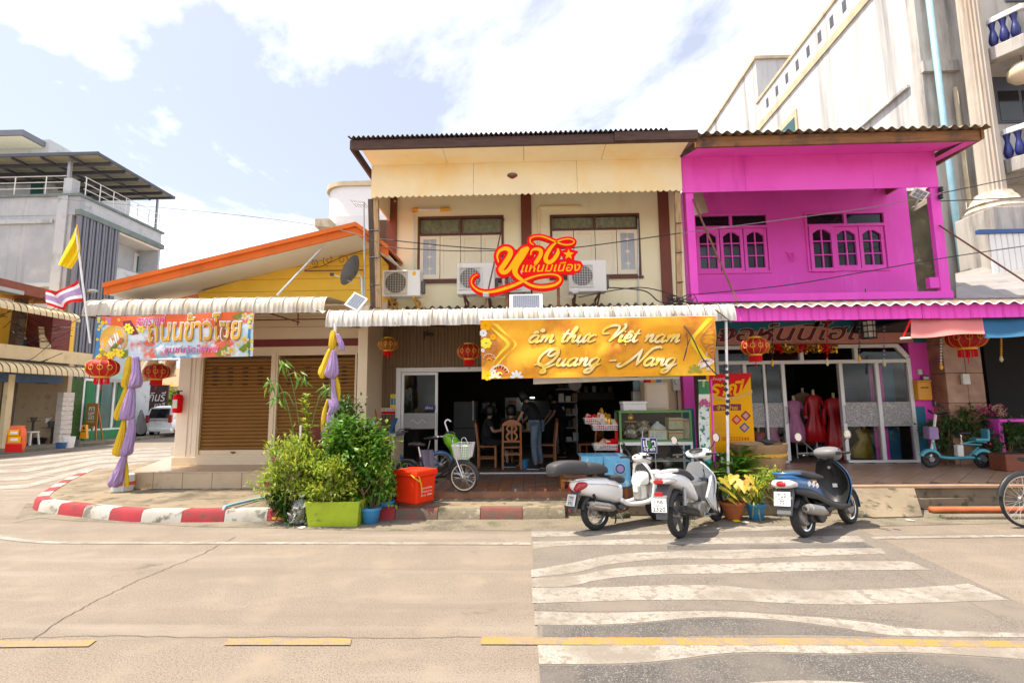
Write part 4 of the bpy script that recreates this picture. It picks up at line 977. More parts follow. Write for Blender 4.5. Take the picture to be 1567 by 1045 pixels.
k=MB().add([(XG,gy(150),z1+.5),(XG,gy(205),z1+.5),(XG+.8,gy(205),z1+.15),(XG+.8,gy(150),z1+.15)],[(0,1,2,3)]).build('canopy',mat('pale_green_canopy',(.30,.45,.33),.7),gs)
# power pole, street lamp, flagpole and wires at the left
pp=thing('power_pole','dark square power pole tangled in cables before the tan awnings','pole',(P(27,500,20.2).x,20.2,0))
bx=P(27,500,20.2);tz=P(33,441,20.2).z
MB().bar((bx.x-.1,20.2,0),(bx.x+.05,20.2,tz),.34,.3).build('shaft',M['darkwood'],pp)
k=MB()
for j in range(26):
    a=Vector((bx.x+random.uniform(-.25,.25),20.05,tz-.3-random.random()*2.8));b=Vector((bx.x+random.choice([-1,1])*random.uniform(.6,3.2),20+random.uniform(-.6,.6),a.z+random.uniform(-1.1,.9)))
    m_=(a+b)/2-Vector((0,0,random.uniform(.1,.7)));k.tube(crom([tuple(a),tuple(m_),tuple(b)],5),.014,4)
k.build('cable_tangle',M['cable'],pp)
MB().bar((bx.x-.3,20.05,tz-.35),(bx.x+.5,20.05,tz-.3),.1).build('crossarm',M['darkwood'],pp)
fp=P(119,480,9.2)
f0=P(124,478,8.9);
fl=thing('flag','red, white and violet striped national flag hanging from a pale pole at the awning corner','flag',(P(137,530,8.92).x,8.92,AZ-.1))
pa,pb=P(138,525,8.92),P(116,350,8.92)
MB().tube([pa,pb],.016,8).build('pole',M['alu'],fl)
tl,bl,tr,br=P(118,427,8.9),P(123,461,8.9),P(68,445,8.8),P(76,470,8.8)
for i,(a,b,m) in enumerate(((0,1/6,'red'),(1/6,2/6,'white'),(2/6,4/6,'purplecloth'),(4/6,5/6,'white'),(5/6,1,'red'))):
    def fn(u,v):
        q=a+(b-a)*v;L_=tl.lerp(bl,q);R_=tr.lerp(br,q);p=L_.lerp(R_,u);return p+Vector((0,.06*sin(u*9+q*2),-.10*sin(u*PI)*(1-.4*q)+.03*sin(u*8)))
    MB().grid(fn,16,3).build('stripe',M[m],fl,smooth=True)
fy=thing('flag','plain bright yellow flag drooping from the same pale pole','flag',P(112,400,8.95))
yt=[(118,343),(121,372),(119,390),(112,395),(108,411),(97,412),(90,404),(97,380),(108,352)]
cen=Vector((sum(p[0] for p in yt)/9,sum(p[1] for p in yt)/9))
def yfn(u,v):
    a=(118+(121-118)*v*.9,343+(378-343)*v);pts=[(118,343),(110,362),(99,384),(89,405)];ptr=[(119,345),(123,378),(120,394),(109,412)]
    A_=crom(pts,8);B_=crom(ptr,8);f=v*(len(A_)-1);i=min(int(f),len(A_)-2);f -= i
    l=Vector(A_[i]).lerp(Vector(A_[i+1]),f);r=Vector(B_[i]).lerp(Vector(B_[i+1]),f);q=l.lerp(r,u)
    return P(q.x,q.y,8.95+.05*sin(u*11+v*3))
MB().grid(yfn,14,14).build('cloth',mat('bright_yellow_cloth',(.85,.66,.01),.8,.05,3,trans=.3),fy,smooth=True)
sl_=thing('street_lamp','grey street lamp head on a slim arm beside the striped flag','street lamp',P(122,470,24.5))
lp=P(124,449,24.5)
MB().tube(crom([tuple(P(122,520,25.1)),tuple(P(122,470,24.9)),tuple(lp)],6),.05,8).build('arm',M['steel'],sl_)
MB().loft([((lp.x,24.5,lp.z+.0),.12,.08,0),((lp.x+.35,24.5,lp.z+.10),.2,.14,0),((lp.x+.75,24.5,lp.z+.13),.12,.06,0)],10).build('lamp_head',M['galv'],sl_,smooth=True)
# ------------------------------------------------------------ white car, sign and wall down the side street
car=thing('parked_car','white people carrier parked down the side street, seen from behind','car',(0,0,0))
cb=MB().loft([((-2.05,0,.62),.78,.26,0),((-1.95,0,.66),.82,.36,0),((0,0,.66),.84,.38,0),((1.6,0,.62),.82,.33,0),((2.05,0,.55),.74,.22,0)],20,4.5).build('body',M['clearwhite'],car,smooth=rad(40))
MB().loft([((-2.0,0,1.0),.77,.12,0),((-1.85,0,1.25),.73,.38,0),((-1.6,0,1.32),.70,.38,0),((.2,0,1.34),.70,.38,0),((.75,0,1.2),.72,.30,0),((1.35,0,.98),.74,.06,0)],20,4.5).build('cabin',M['clearwhite'],car,smooth=rad(40))
MB().add([(-2.075,-.60,1.04),(-2.075,.60,1.04),(-1.93,.55,1.55),(-1.93,-.55,1.55)],[(0,3,2,1)]).build('rear_window',M['darkglass'],car)
for s in (-1,1):
    MB().add([(-1.5,s*.765,1.08),(.55,s*.775,1.08),(.2,s*.72,1.55),(-1.35,s*.72,1.55)],[(0,1,2,3)]).build('side_window',M['darkglass'],car)
    MB().obox((-2.03,s*.66,1.0),(.12,.2,.42)).build('tail_light',M['taillight'],car,bev=.03)
    for x in (-1.35,1.3):
        w_=MB().lathe([(.20,-.1),(.31,-.09),(.33,-.05),(.33,.05),(.31,.09),(.20,.1)],(x,s*.74,.33),22,Matrix.Rotation(PI/2,3,'X')).build('wheel',M['rubber'],car,smooth=rad(40))
        MB().lathe([(.19,-.11),(.19,.11)],(x,s*.74,.33),16,Matrix.Rotation(PI/2,3,'X')).build('rim',M['galv'],w_)
MB().box(-2.09,-2.07,-.2,.2,.76,.88).build('licence_plate',M['white'],car)
MB().box(-2.1,-2.06,-.55,.55,.9,.94).build('boot_trim',M['chrome'],car)
MB().box(-2.14,-1.9,-.78,.78,.3,.5).build('bumper',M['clearwhite'],car,bev=.05)
car.location=(-21.0,31.6,0);car.rotation_euler.z=rad(90-2);
cp_=G(241,669);car.location=(cp_.x+.1,cp_.y+2.0,0)
bs=thing('shop_sign','dark brown roadside signboard with white handwriting behind the white car','sign',P(239,690,34))
q=RC(225,589,256,628,34)
MB().box(q[0],q[1],34,34.12,q[2],q[3]).build('board',mat('dark_brown_board',(.05,.02,.02),.7),bs)
MB().box(q[0]+.1,q[0]+.2,34.05,34.15,0,q[2]).box(q[1]-.2,q[1]-.1,34.05,34.15,0,q[2]).build('leg',M['steel'],bs)
wz=q[3]-q[2];write('กินรี',q[0]+.12,q[1]-.1,q[2]+wz*.36,q[2]+wz*.74,flat(33.985),M['white'],bs,shear=.25)
write('ยาสี',q[0]+.55,q[1]-.1,q[2]+wz*.12,q[2]+wz*.32,flat(33.985),M['white'],bs,shear=.2)
def tree(name,label,c,r,n,lf,m,trunk=True,seed=3,group=None):
    random.seed(seed);t=thing(name,label,'tree',(c[0],c[1],0),group);k=MB()
    cl=[Vector((random.gauss(0,.5)*r[0],random.gauss(0,.5)*r[1],random.gauss(0,.5)*r[2])) for _ in range(22)]
    for i in range(n):
        q_=random.choice(cl);p=q_+Vector((random.gauss(0,1),random.gauss(0,1),random.gauss(0,1)))*.24*r[0]
        d=Vector((random.gauss(0,1),random.gauss(0,1),random.gauss(-.2,.6)));k.leaf(Vector(c)+p,d,Vector((0,0,1)),lf*random.uniform(.7,1.3),lf*.5)
    stuff(k.build('crown',m,t));MB().tube([(c[0],c[1],0),(c[0]+.1,c[1],c[2]*.6),(c[0],c[1],c[2])],[.16,.12,.05],8).build('trunk',M['stem'],t)
    for a in range(4):MB().tube([(c[0]+.08,c[1],c[2]*.6),tuple(Vector(c)+cl[a])],[.06,.02],6).build('limb',M['stem'],t)
    return t
tree('street_tree','small green tree beyond the brown signboard',tuple(P(264,628,38)),(1.0,1.0,1.6),900,.4,M['leaflime'],seed=5)
gh=thing('garden_wall','low slatted wall beside the brown signboard','wall',P(214,660,36))
for j in range(9):
    a,b=P(205,650-j*5.5,36),P(224,650-j*5.5,36);MB().box(a.x,b.x,36,36.1,a.z-.16,a.z+.06).build('slat',M['clad'],gh)
MB().box(P(205,640,36.2).x,P(224,640,36.2).x,36.12,36.3,0,P(215,600,36).z).build('wall',M['whitewashblue'],gh)
fh=thing('far_house','far house with orange tiled roof at the end of the side street','house',P(250,600,44))
q=RC(205,590,300,640,46);MB().box(q[0],q[1],46,52,0,q[3]).build('wall',M['beige'],fh)
MB().add([(q[0]-.5,45.2,q[3]-.1),(q[1]+.5,45.2,q[3]-.1),(q[1]+.5,50,q[3]+1.9),(q[0]-.5,50,q[3]+1.9),(q[1]+.5,53,q[3]),(q[0]-.5,53,q[3])],[(0,1,2,3),(3,2,4,5)]).build('roof',M['orangetile'],fh)
tp=thing('tarpaulin','pale patterned tarpaulin sheet hung under the awning behind the red lantern','tarpaulin',P(232,555,12.4))
MB().grid(lambda u,v:P(208+62*u,552+34*v-10*u*v,12.4+.15*sin(u*14+v*4)),20,6).build('sheet',mat('printed_tarp',(.42,.33,.2),.5,.2,3,cols=[((.5,.2,.12),2.,.55,.62),((.5,.5,.45),3.,.5,.6)]),tp,smooth=True)
MB().tube([P(206,551,12.4),P(272,551,12.4)],.02,6).build('rope',M['greycable'],tp)
# ------------------------------------------------------------ the white building at the rear and the big one at the right
rb=thing('round_building','white rear building with a rounded corner and cream cornice above the orange roof','building',P(530,500,26))
Yr=26;x0=P(492,320,Yr).x;zt_=P(520,279,Yr).z;r=1.3
pl=[(x0+r-r*cos(a),Yr+r-r*sin(a)) for a in [i*PI/16 for i in range(9)]]+[(x0+9,Yr),(x0+9,Yr+8),(x0,Yr+8)]
MB().slab(pl,0,zt_-.25).build('wall',M['whitewashblue'],rb,smooth=rad(30))
MB().slab([(x+(-.12 if x < x0+r else 0),y-.12) for x,y in pl],zt_-.249,zt_).build('cornice',M['yellowtrim'],rb,smooth=rad(30))
q=RC(512,329,600,352,Yr-.1);MB().box(q[0],q[1],Yr-.03,Yr-.002,q[2],q[3]).build('panel',M['white'],rb)
q=RC(488,340,510,352,Yr-.3);MB().box(q[0],q[1],Yr-.8,Yr+.5,q[2],q[3]).build('box_gutter',M['yellowtrim'],rb)
Yw=13.;Xw=P(1410,100,Yw).x
wb=thing('white_building','tall stained white building with a long bare side wall and fluted columns on its front','building',(Xw+3,Yw,0))
yfar=LX(1160,180,Xw).y
zc=LX(1250,97,Xw).z;zp=LX(1220,79,Xw).z
MB().box(Xw,Xw+.3,Yw+.301,yfar,0,zc).build('side_wall',M['whitewall'],wb)
MB().box(Xw-.06,Xw+.3,Yw-.1,yfar+.1,zc+.001,zc+.28).build('cornice',M['yellowtrim'],wb)
k=MB();MB().box(Xw-.001,Xw+.2,Yw-.05,yfar,zc+.281,zp).build('parapet',M['whitewall'],wb)
MB().box(Xw-.05,Xw+.25,Yw-.08,yfar+.05,zp+.001,zp+.14).build('parapet_coping',M['yellowtrim'],wb)
for j in range(16):
    y=Yw+.8+j*.62*(1+j*.02)
    if y < yfar-.3:MB().box(Xw-.012,Xw-.002,y-.10,y+.10,zc+.6,zc+1.0).build('parapet_opening',M['canopyframe'],wb)
q0,q1=LX(1192,190,Xw-.02),LX(1221,190,Xw-.02)
wn=MB().box(Xw-.05,Xw-.001,q1.y,q0.y,q1.z-3,LX(1206,182,Xw).z).build('window',M['yellowtrim'],wb)
MB().box(Xw-.06,Xw-.051,q1.y+.15,q0.y-.15,q1.z-3,LX(1206,184,Xw).z-.2).build('pane',M['tealglass'],wn)
s0,s1=LX(1320,193,Xw-.02),LX(1392,132,Xw-.02)
MB().bar((Xw-.04,s0.y,s0.z),(Xw-.04,s1.y,s1.z),.12,.08).build('stair_string',M['whitewall'],wb)
xe=P(1640,100,Yw).x
MB().box(Xw,xe,Yw,Yw+.3,0,zp).build('front_wall',M['greyfront'],wb)
for y in (102,):MB().box(Xw-.05,P(1462,100,Yw).x,Yw-.12,Yw-.001,P(1430,113,Yw).z,P(1430,97,Yw).z).build('string_course',M['greyfront'],wb)
a_,b_=P(1415,0,Yw-.2),P(1480,395,Yw-.2)
MB().tube([(a_.x+.1,Yw-.2,zp),(a_.x+.16,Yw-.2,0)],.075,12).build('downpipe',M['bluepipe'],wb,smooth=True)
MB().tube([(a_.x+.55,Yw-.15,P(1446,140,Yw).z),(a_.x+.55,Yw-.15,0)],.05,8).build('downpipe',M['yellowtrim'],wb,smooth=True)
# fluted column on a moulded base and pedestal
colx=P(1520,300,Yw-.6).x;cy=Yw-.6;zb_=P(1527,322,cy).z
def flute(r):return [(r*(1-.13*(t % 2)),2*PI*t/40) for t in range(40)]
k=MB();k.rings([[(colx+rr*s_*cos(t),cy+rr*s_*sin(t),z) for rr,t in flute(.25)] for z,s_ in ((zb_+.3,1.05),(zb_+2.5,1.0),(zp+1,.92))]);k.build('column',M['column'],wb)
MB().lathe([(.37,0),(.62,.02),(.64,.09),(.58,.14),(.55,.2),(.58,.24),(.5,.3),(.46,.36),(.44,.42),(.38,.48),(.36,.55)],(colx,cy,zb_-.15),24).build('column_base',M['column'],wb,smooth=rad(40))
MB().box(colx-.68,colx+.68,cy-.68,cy+.4,0,zb_-.15).build('pedestal',M['greyfront'],wb,bev=.02)
# balconies with bottle balusters
def balcony(z,zrail):
    x0=colx+.25;k=MB().slab([(x0,Yw-.001),(x0,Yw-.75),(x0+.35,Yw-1.25),(x0+4,Yw-1.25),(x0+4,Yw-.001)],z-.35,z).build('balcony_slab',M['greyfront'],wb,bev=.02)
    MB().slab([(x0+.05,Yw-.66),(x0+.02,Yw-.78),(x0+.35,Yw-1.28),(x0+4,Yw-1.28),(x0+4,Yw-1.15),(x0+.42,Yw-1.15)],z+.62,z+.76).build('balcony_rail',M['white'],wb,bev=.015)
    for j in range(10):
        t=j*.21
        p=(x0+.08+t*.6,Yw-.78-t*.75) if t < .5 else (x0+.5+(t-.5),Yw-1.2)
        MB().lathe([(.05,0),(.085,.06),(.10,.16),(.075,.3),(.045,.42),(.06,.52),(.08,.6)],(p[0],p[1],z+.01),12).build('baluster',M['navy'],wb,smooth=rad(50))
balcony(P(1540,240,Yw-.9).z,0);balcony(P(1540,66,Yw-.9).z,0)
for a,b,c,d in ((1522,118,1600,188),(1535,-60,1620,2)):
    q=RC(a,b,c,d,Yw-.03);wn=MB().box(q[0],q[1],Yw-.05,Yw-.002,q[2],q[3]).build('window',M['canopyframe'],wb)
    MB().box(q[0]+.08,q[0]+.6,Yw-.06,Yw-.051,q[2]+.05,q[3]-.4).box(q[0]+.68,q[1]-.05,Yw-.06,Yw-.051,q[2]+.05,q[3]-.4).build('pane',M['darkglass'],wn)
    MB().box(q[0]-.05,q[1]+.05,Yw-.5,Yw-.06,q[3]+.02,q[3]+.12).build('window_hood',M['yellowtrim'],wb)
q=RC(1481,309,1507,342,Yw-.03);wn=MB().box(q[0],q[1],Yw-.04,Yw-.002,q[2],q[3]).build('window',M['whitemetal'],wb)
for i in range(3):
    for j in range(4):
        a=q[0]+(q[1]-q[0])*i/3;b=q[2]+(q[3]-q[2])*j/4;MB().box(a+.012,a+(q[1]-q[0])/3-.012,Yw-.048,Yw-.041,b+.012,b+(q[3]-q[2])/4-.012).build('pane',M['tealglass'],wn)
lt=thing('hanging_lamp','round pale lamp hanging below the upper balcony at the right edge','lamp',P(1562,112,Yw-1))
c=P(1566,112,Yw-.9);MB().lathe([(.02,.3),(.2,.22),(.3,.08),(.3,-.08),(.2,-.2),(.04,-.24)][::-1],c,18).build('shade',M['beige'],lt,smooth=True);MB().tube([c+Vector((0,0,.3)),c+Vector((0,0,1.35))],.01,5).build('cord',M['cable'],lt)
ub=thing('rear_block','plain white block rising behind the stained side wall','building',P(1180,200,24.5))
c=P(1156,92,24.5);MB().box(c.x,c.x+6,24.5,36,0,c.z).build('wall',M['whitewall'],ub);MB().box(c.x-.1,c.x+6,24.4,36,c.z+.001,c.z+.16).build('coping',M['yellowtrim'],ub)
# gap between magenta house and white building: mossy party wall, lean-to roof, panel fence
gw=thing('party_wall','mossy dark wall in the gap beside the magenta balcony','wall',P(1420,600,12.4))
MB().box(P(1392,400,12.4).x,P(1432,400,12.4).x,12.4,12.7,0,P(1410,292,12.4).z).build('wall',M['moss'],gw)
MB().bar(P(1428,300,12.2),P(1441,425,12.2),.12).bar(P(1428,302,12.2),P(1398,320,12.2),.1).build('render_edge',M['yellowtrim'],gw)
ln_=thing('lean_to','grey corrugated lean-to roof right of the magenta house','roof',P(1520,500,10.8))
la,lb_,lc,ld=P(1462,420,12.2),P(1610,385,12.2),P(1640,458,9.6),P(1464,457,9.6)
n=80
MB().grid(lambda u,v:(lambda p:p+Vector((0,0,.03*sin(v*40))))(ld.lerp(lc,u).lerp(la.lerp(lb_,u),v)),20,60).build('sheet',M['tin'],ln_,smooth=True)
MB().box(ld.x,ld.x+.1,9.7,9.8,3.2,ld.z).build('post',M['rust'],ln_)
MB().box(ld.x,lc.x,9.62,9.7,ld.z-.12,ld.z-.03).build('rafter',M['rust'],ln_)

pf=thing('panel_fence','white ribbed panel with a blue top rail at the foot of the fluted column','fence',P(1530,440,11.4))
q=RC(1516,357,1600,402,11.4);n=9
for i in range(n):
    a=q[0]+(q[1]-q[0])*i/n;MB().box(a,a+(q[1]-q[0])/n*.9,11.4,11.44,q[2]-.6,q[3]).build('panel',M['whitemetal'],pf,bev=.012)
MB().box(P(1497,355,11.38).x,q[1],11.36,11.46,q[3],q[3]+.09).build('top_rail',mat('blue_rail',(.03,.09,.27),.5),pf)
# ============================================================ writing: a flowing script for the golden banner
SCR={
 'a':([[(.75,.85),(.45,1.),(.12,.7),(.1,.25),(.35,0),(.65,.25),(.80,.95)],[(.80,.98),(.73,.3),(.86,.02),(1.12,.28)]],1.05),
 'm':([[(0,.6),(.16,.95),(.2,.55),(.18,0)],[(.18,.4),(.4,.9),(.58,.9),(.6,.0)],[(.6,.4),(.8,.9),(.98,.9),(1,.25),(1.12,0),(1.36,.28)]],1.3),
 'n':([[(0,.6),(.16,.95),(.2,.55),(.18,0)],[(.18,.4),(.42,.9),(.62,.88),(.62,.25),(.76,0),(1.,.28)]],.96),
 't':([[(.28,1.75),(.2,.9),(.2,.3),(.36,0),(.66,.28)],[(-.06,1.08),(.55,1.14)]],.6),
 'h':([[(0,.2),(.3,1.3),(.36,1.9),(.2,2.),(.12,1.2),(.1,0)],[(.1,.4),(.35,.9),(.55,.85),(.55,.25),(.68,0),(.95,.28)]],.9),
 'u':([[(0,.6),(.14,.95),(.1,.3),(.28,0),(.55,.2),(.70,.95)],[(.70,.98),(.64,.25),(.78,0),(1.02,.28)]],.98),
 'c':([[(.7,.8),(.45,1.),(.12,.7),(.12,.25),(.38,0),(.8,.3)]],.8),
 'i':([[(0,.6),(.14,.95),(.1,.25),(.22,0),(.5,.28)],[(.2,1.36),(.24,1.48)]],.46),
 'e':([[(.05,.4),(.5,.6),(.52,.95),(.25,1.02),(.08,.6),(.15,.15),(.4,0),(.76,.3)]],.72),
 'g':([[(.75,.85),(.45,1.),(.12,.7),(.1,.25),(.35,0),(.65,.25),(.80,.95)],[(.80,.98),(.72,-.2),(.5,-.8),(.1,-.85),(.05,-.55),(.55,-.2),(1.12,.28)]],1.06),
 'V':([[(.35,1.2),(-.25,1.15),(-.35,1.75),(.1,2.2),(.75,2.25),(1.0,1.8),(.85,.9),(.72,.05)],[(.72,.05),(1.2,1.1),(1.5,1.9),(1.4,2.4),(1.2,2.35)]],1.5),
 'Q':([[(.55,1.3),(.7,1.9),(1.15,2.1),(1.25,1.6),(.9,1.2),(.5,1.4)],[(1.15,2.25),(.5,2.1),(.0,1.2),(.1,.3),(.65,-.02),(1.2,.45),(1.5,1.3),(1.35,2.0),(1.1,2.25)],[(-.2,.05),(.3,.25),(.8,-.25),(1.15,-.75),(.75,-.9),(.9,-.4),(1.7,.2)]],1.75),
 'N':([[(-.35,.35),(-.55,.05),(-.2,-.1),(.35,.6),(.75,1.4),(1.,2.1)],[(1.,2.1),(1.05,1.),(1.2,.02)],[(1.2,.02),(1.55,1.1),(1.9,2.1),(2.5,2.4),(2.8,2.15)]],1.75),
 '-':([[(.1,.6),(.75,.66)]],1.0),' ':([],.62)}
MARK={'hat':[[(.1,1.2),(.35,1.45),(.6,1.2)]],'hook':[[(.62,1.5),(.8,1.75),(.95,1.6),(.8,1.4)]],'dot':[[(.4,-.42),(.46,-.32)]],'horn':[[(.70,.95),(.92,1.1),(.86,1.3)]]}
def script(seq,x0,x1,yb,xh,shear,put,layers,par):
    """seq: (letter, marks...); fitted between x0 and x1 in px, baseline yb, x-height xh; layers: (dx, dy, width, depth, material, name)"""
    adv=0;lines=[]
    for s in seq:
        ch,mk=s[0],s[1:]
        g,a=SCR[ch]
        for st in g:lines.append([(adv+x+z*shear,z) for x,z in st])
        for m_ in mk:
            for st in MARK[m_]:lines.append([(adv+x+z*shear,z) for x,z in st])
        adv += a
    k=(x1-x0)/adv
    for dx,dy,wd,dep,m,nm in layers:
        mb=MB()
        for i,st in enumerate(lines):
            c=crom(st,5);n=len(c)
            pts=[(x0+x*k+dx,yb-z*xh+dy) for x,z in c]
            ws=[wd*(.62+.5*abs(sin(PI*t/(n-1)*1.0))) for t in range(n)]
            L_,R_=[],[]
            for j,(x,y) in enumerate(pts):
                a=pts[max(j-1,0)];b=pts[min(j+1,n-1)];ex,ey=b[0]-a[0],b[1]-a[1];q=math.hypot(ex,ey) or 1
                L_.append(put(x-ey/q*ws[j]/2,y+ex/q*ws[j]/2,dep+.0003*i));R_.append(put(x+ey/q*ws[j]/2,y-ex/q*ws[j]/2,dep+.0003*i))
            mb.add(L_+R_,[(j,j+1,n+j+1,n+j) for j in range(n-1)])
        mb.build(nm,m,par)
def pxpoly(pts,put,dep,m,par,name):
    """a flat printed shape from px outline, fanned about its middle so that it follows folds"""
    cx_=sum(p[0] for p in pts)/len(pts);cy_=sum(p[1] for p in pts)/len(pts);n=len(pts)
    return MB().add([put(cx_,cy_,dep)]+[put(x,y,dep) for x,y in pts],[(0,1+i,1+(i+1) % n) for i in range(n)]).build(name,m,par)
def pxband(a,b,put,dep,m,par,name,n=10):# strip between two px polylines
    A_=crom(a,n);B_=crom(b,n);q=len(A_)
    return MB().add([put(x,y,dep) for x,y in A_]+[put(x,y,dep) for x,y in B_],[(i,i+1,q+i+1,q+i) for i in range(q-1)]).build(name,m,par)
def disc(cx_,cy_,r,n=16,ry=None,a0=0,a1=2*PI):return [(cx_+r*cos(a0+(a1-a0)*i/n),cy_+(ry or r)*sin(a0+(a1-a0)*i/n)) for i in range(n)]
def petals(cx_,cy_,r,n,put,dep,m,par,name,w_=.5,r0=.1):
    mb=MB()
    for i in range(n):
        a=2*PI*i/n;d=(cos(a),sin(a));s_=(-d[1],d[0]);b=[]
        for t,h in ((r0,0),(.5,w_*.9),(.8,w_),(1,.3)):b.append((cx_+d[0]*r*t+s_[0]*r*h*.5,cy_+d[1]*r*t+s_[1]*r*h*.5))
        for t,h in ((1,.3),(.8,w_),(.5,w_*.9)):b.append((cx_+d[0]*r*t-s_[0]*r*h*.5,cy_+d[1]*r*t-s_[1]*r*h*.5))
        mb.add([put(x,y,dep+.0003*i) for x,y in b],[tuple(range(len(b)))])
    return mb.build(name,m,par)
# ------------------------------------------------------------ golden banner
YB=7.80
bn=thing('banner','long golden cloth banner with flowing Vietnamese lettering hung from the white awning edge','banner',P(915,580,YB))
def bp(x,y,off=0.):
    u=(x-735.)/359.;v=(y-487.)/90.
    p=P(735+u*358+v*2.5,490-6*u+v*90,YB)
    h=.030*sin(u*5+v*3.2)+.022*sin(u*13-v*6)*(.3+v*.7)+.020*sin((u-1)*9+(1-v)*8)*u+.012*sin(v*9+u*21)*min(1,v*2)
    return p+Vector((0,h-.02-off,0))
MB().grid(lambda u,v:bp(735+359*u,487+90*v),70,22).build('cloth',M['bannergold'],bn,smooth=True)
S_=3.822
def zb(p):return [(700+x/S_,470+y/S_+0) for x,y in p]
def bq(x,y,off):return bp(x,y+(x-735)*6/358.-3.2,off)
pxband(zb([(138,95),(170,130),(210,165),(235,205),(210,250),(170,300),(138,330)]),zb([(137,95)]*3+[(137,205)]+[(137,330)]*3),bp,.003,M['bannerdeep'],bn,'printed_corner',4)
pxband(zb([(205,85),(270,145),(345,207),(270,275),(205,340)]),zb([(235,88),(285,145),(330,207),(285,268),(235,325)])[::1],bp,.004,M['bannerlight'],bn,'printed_chevron',6)
pxband(zb([(170,85),(250,150),(305,207),(250,265),(170,350)]),zb([(185,100),(240,160),(280,207),(240,255),(185,335)]),bp,.004,M['bannerlight'],bn,'printed_chevron',6)
pxband(zb([(1500,75),(1430,140),(1380,205),(1430,265),(1502,345)]),zb([(1460,75),(1400,140),(1355,205),(1400,275),(1470,345)]),bp,.004,M['bannerlight'],bn,'printed_chevron',6)
pxband(zb([(1500,100),(1450,150),(1410,205),(1450,260),(1500,320)]),zb([(1502,100)]*2+[(1503,205)]+[(1504,320)]*2),bp,.003,M['bannerdeep'],bn,'printed_corner',4)
for c,r,a,b in (((235,388),62,PI,2*PI),((180,300),40,PI*1.1,2*PI),((1462,362),56,PI*.95,1.85*PI),((1490,275),36,PI*.8,1.6*PI)):
    cc=zb([c])[0];r_=r/S_
    for q,m in ((1.0,'white'),(.93,'maroonprint'),(.60,'print_orange'),(.34,'bannerlight'),(.22,'maroonprint')):
        pxpoly([cc]+disc(cc[0],cc[1],r_*q,14,None,a,b),bp,.0055+.001*(1-q)*4,M[m],bn,'printed_fan')
    mb=MB()
    for i in range(9):
        t=a+(b-a)*(i+.5)/9;d=(cos(t),sin(t));s_=(-d[1]*.5,d[0]*.5)
        mb.add([bp(cc[0]+d[0]*r_*e+s_[0]*w_,cc[1]+d[1]*r_*e+s_[1]*w_,.0135+.0002*i) for e,w_ in ((.58,.5),(.92,1.6),(.92,-1.6),(.58,-.5))],[(0,1,2,3)])
    mb.build('fan_rib',M['signyellow'],bn)
for c,r,m in (((165,200),33,'bannerlight'),((206,165),18,'signyellow'),((145,242),12,'white'),((168,390),28,'signyellow'),((165,98),32,'signyellow'),((150,142),22,'white')):
    cc=zb([c])[0];petals(cc[0],cc[1],r/S_,7,bp,.015,M[m],bn,'printed_blossom',.7)
for c,r,m in (((212,400),36,'flowerwhite'),((338,400),40,'white'),((1470,378),24,'flowerwhite'),((1385,385),44,'leaflime')):
    cc=zb([c])[0];mb=MB()
    for i in range(5):
        t=PI*(1.0+i/4.);d=(cos(t),sin(t));s_=(-d[1],d[0]);r_=r/S_
        b=[(cc[0]+d[0]*r_*e+s_[0]*r_*w_,min(cc[1]+d[1]*r_*e+s_[1]*r_*w_,577.)) for e,w_ in ((0,0),(.5,.22),(.9,.15),(1,0),(.9,-.15),(.5,-.22))]
        mb.add([bp(x,y,.018+.0004*i) for x,y in b],[tuple(range(6))])
    mb.build('printed_flower',M[m],bn)
LAY=[(.9,1.3,4.6,.012,M['lettershade'],'lettering_shadow'),(0,0,3.6,.020,M['letterpale'],'lettering')]
script([('a','hat','hook'),('m',),(' ',),('t',),('h',),('u','horn','dot'),('c',),(' ',),('V',),('i',),('e','hat','dot'),('t',),(' ',),('n',),('a',),('m',)],806,1036,524,11.2,.42,bq,LAY,bn)
script([('Q',),('u',),('a',),('n',),('g',),(' ',),('-',),(' ',),('N',),('a',),('n',),('g',)],818,1030,560,12.0,.42,bq,LAY,bn)
stick=MB().tube([P(735,490,YB+.02),P(1094,484,YB+.02)],.012,6).build('top_rod',M['alu'],bn)
MB().grid(lambda u,v:P(816+(1040-816)*u,577+9*(1-u)*v+2*v,YB+.35+.02*sin(u*9)),20,1).build('cloth_hem',M['paper'],bn)
# ------------------------------------------------------------ festival banner at the corner
YL=8.93
bl_=thing('banner','colourful festival banner with gold Thai lettering and a food bowl under the cream awning','banner',P(267,550,YL))
def lp_(x,y,off=0.):
    u=(x-148.)/240;p=P(x-(y-515)*.04,y+2.2-u*5,YL);return p+Vector((0,.012*sin(u*17+y*.1)+.008*sin(u*5)-off,0))
m_splash=mat('splash_print',(.52,.64,.72),.5,.05,3,cols=[((.12,.32,.56),3.1,.54,.60),((.72,.76,.78),4.2,.52,.58),((.66,.12,.05),1.5,.50,.58)])
MB().grid(lambda u,v:lp_(149+239*u,482+66*v),40,8).build('cloth',m_splash,bl_,smooth=True)
s5=5.596
def zl_(p):return [(120+x/s5,460+y/s5) for x,y in p]
pxband(zl_([(158,130),(500,125),(900,118),(1200,112),(1500,108)]),zl_([(158,185),(500,230),(800,225),(1100,240),(1300,190)]),lp_,.002,M['print_orange'],bl_,'printed_wash',8)
pxband(zl_([(230,130),(330,150),(420,150)]),zl_([(230,190),(300,200),(400,200)]),lp_,.0025,mat('orchid_print',(.55,.2,.5),.5,.1,6),bl_,'printed_orchid',5)
for xs in ((158,215),(1465,1508)):
    pxband(zl_([(xs[0],130),(xs[0]-8,300),(xs[0]-12,490)]),zl_([(xs[1]-20,130),(xs[1]-30,300),(xs[1]-30,490)]),lp_,.003,M['bluepot'],bl_,'printed_border',5)
random.seed(11)
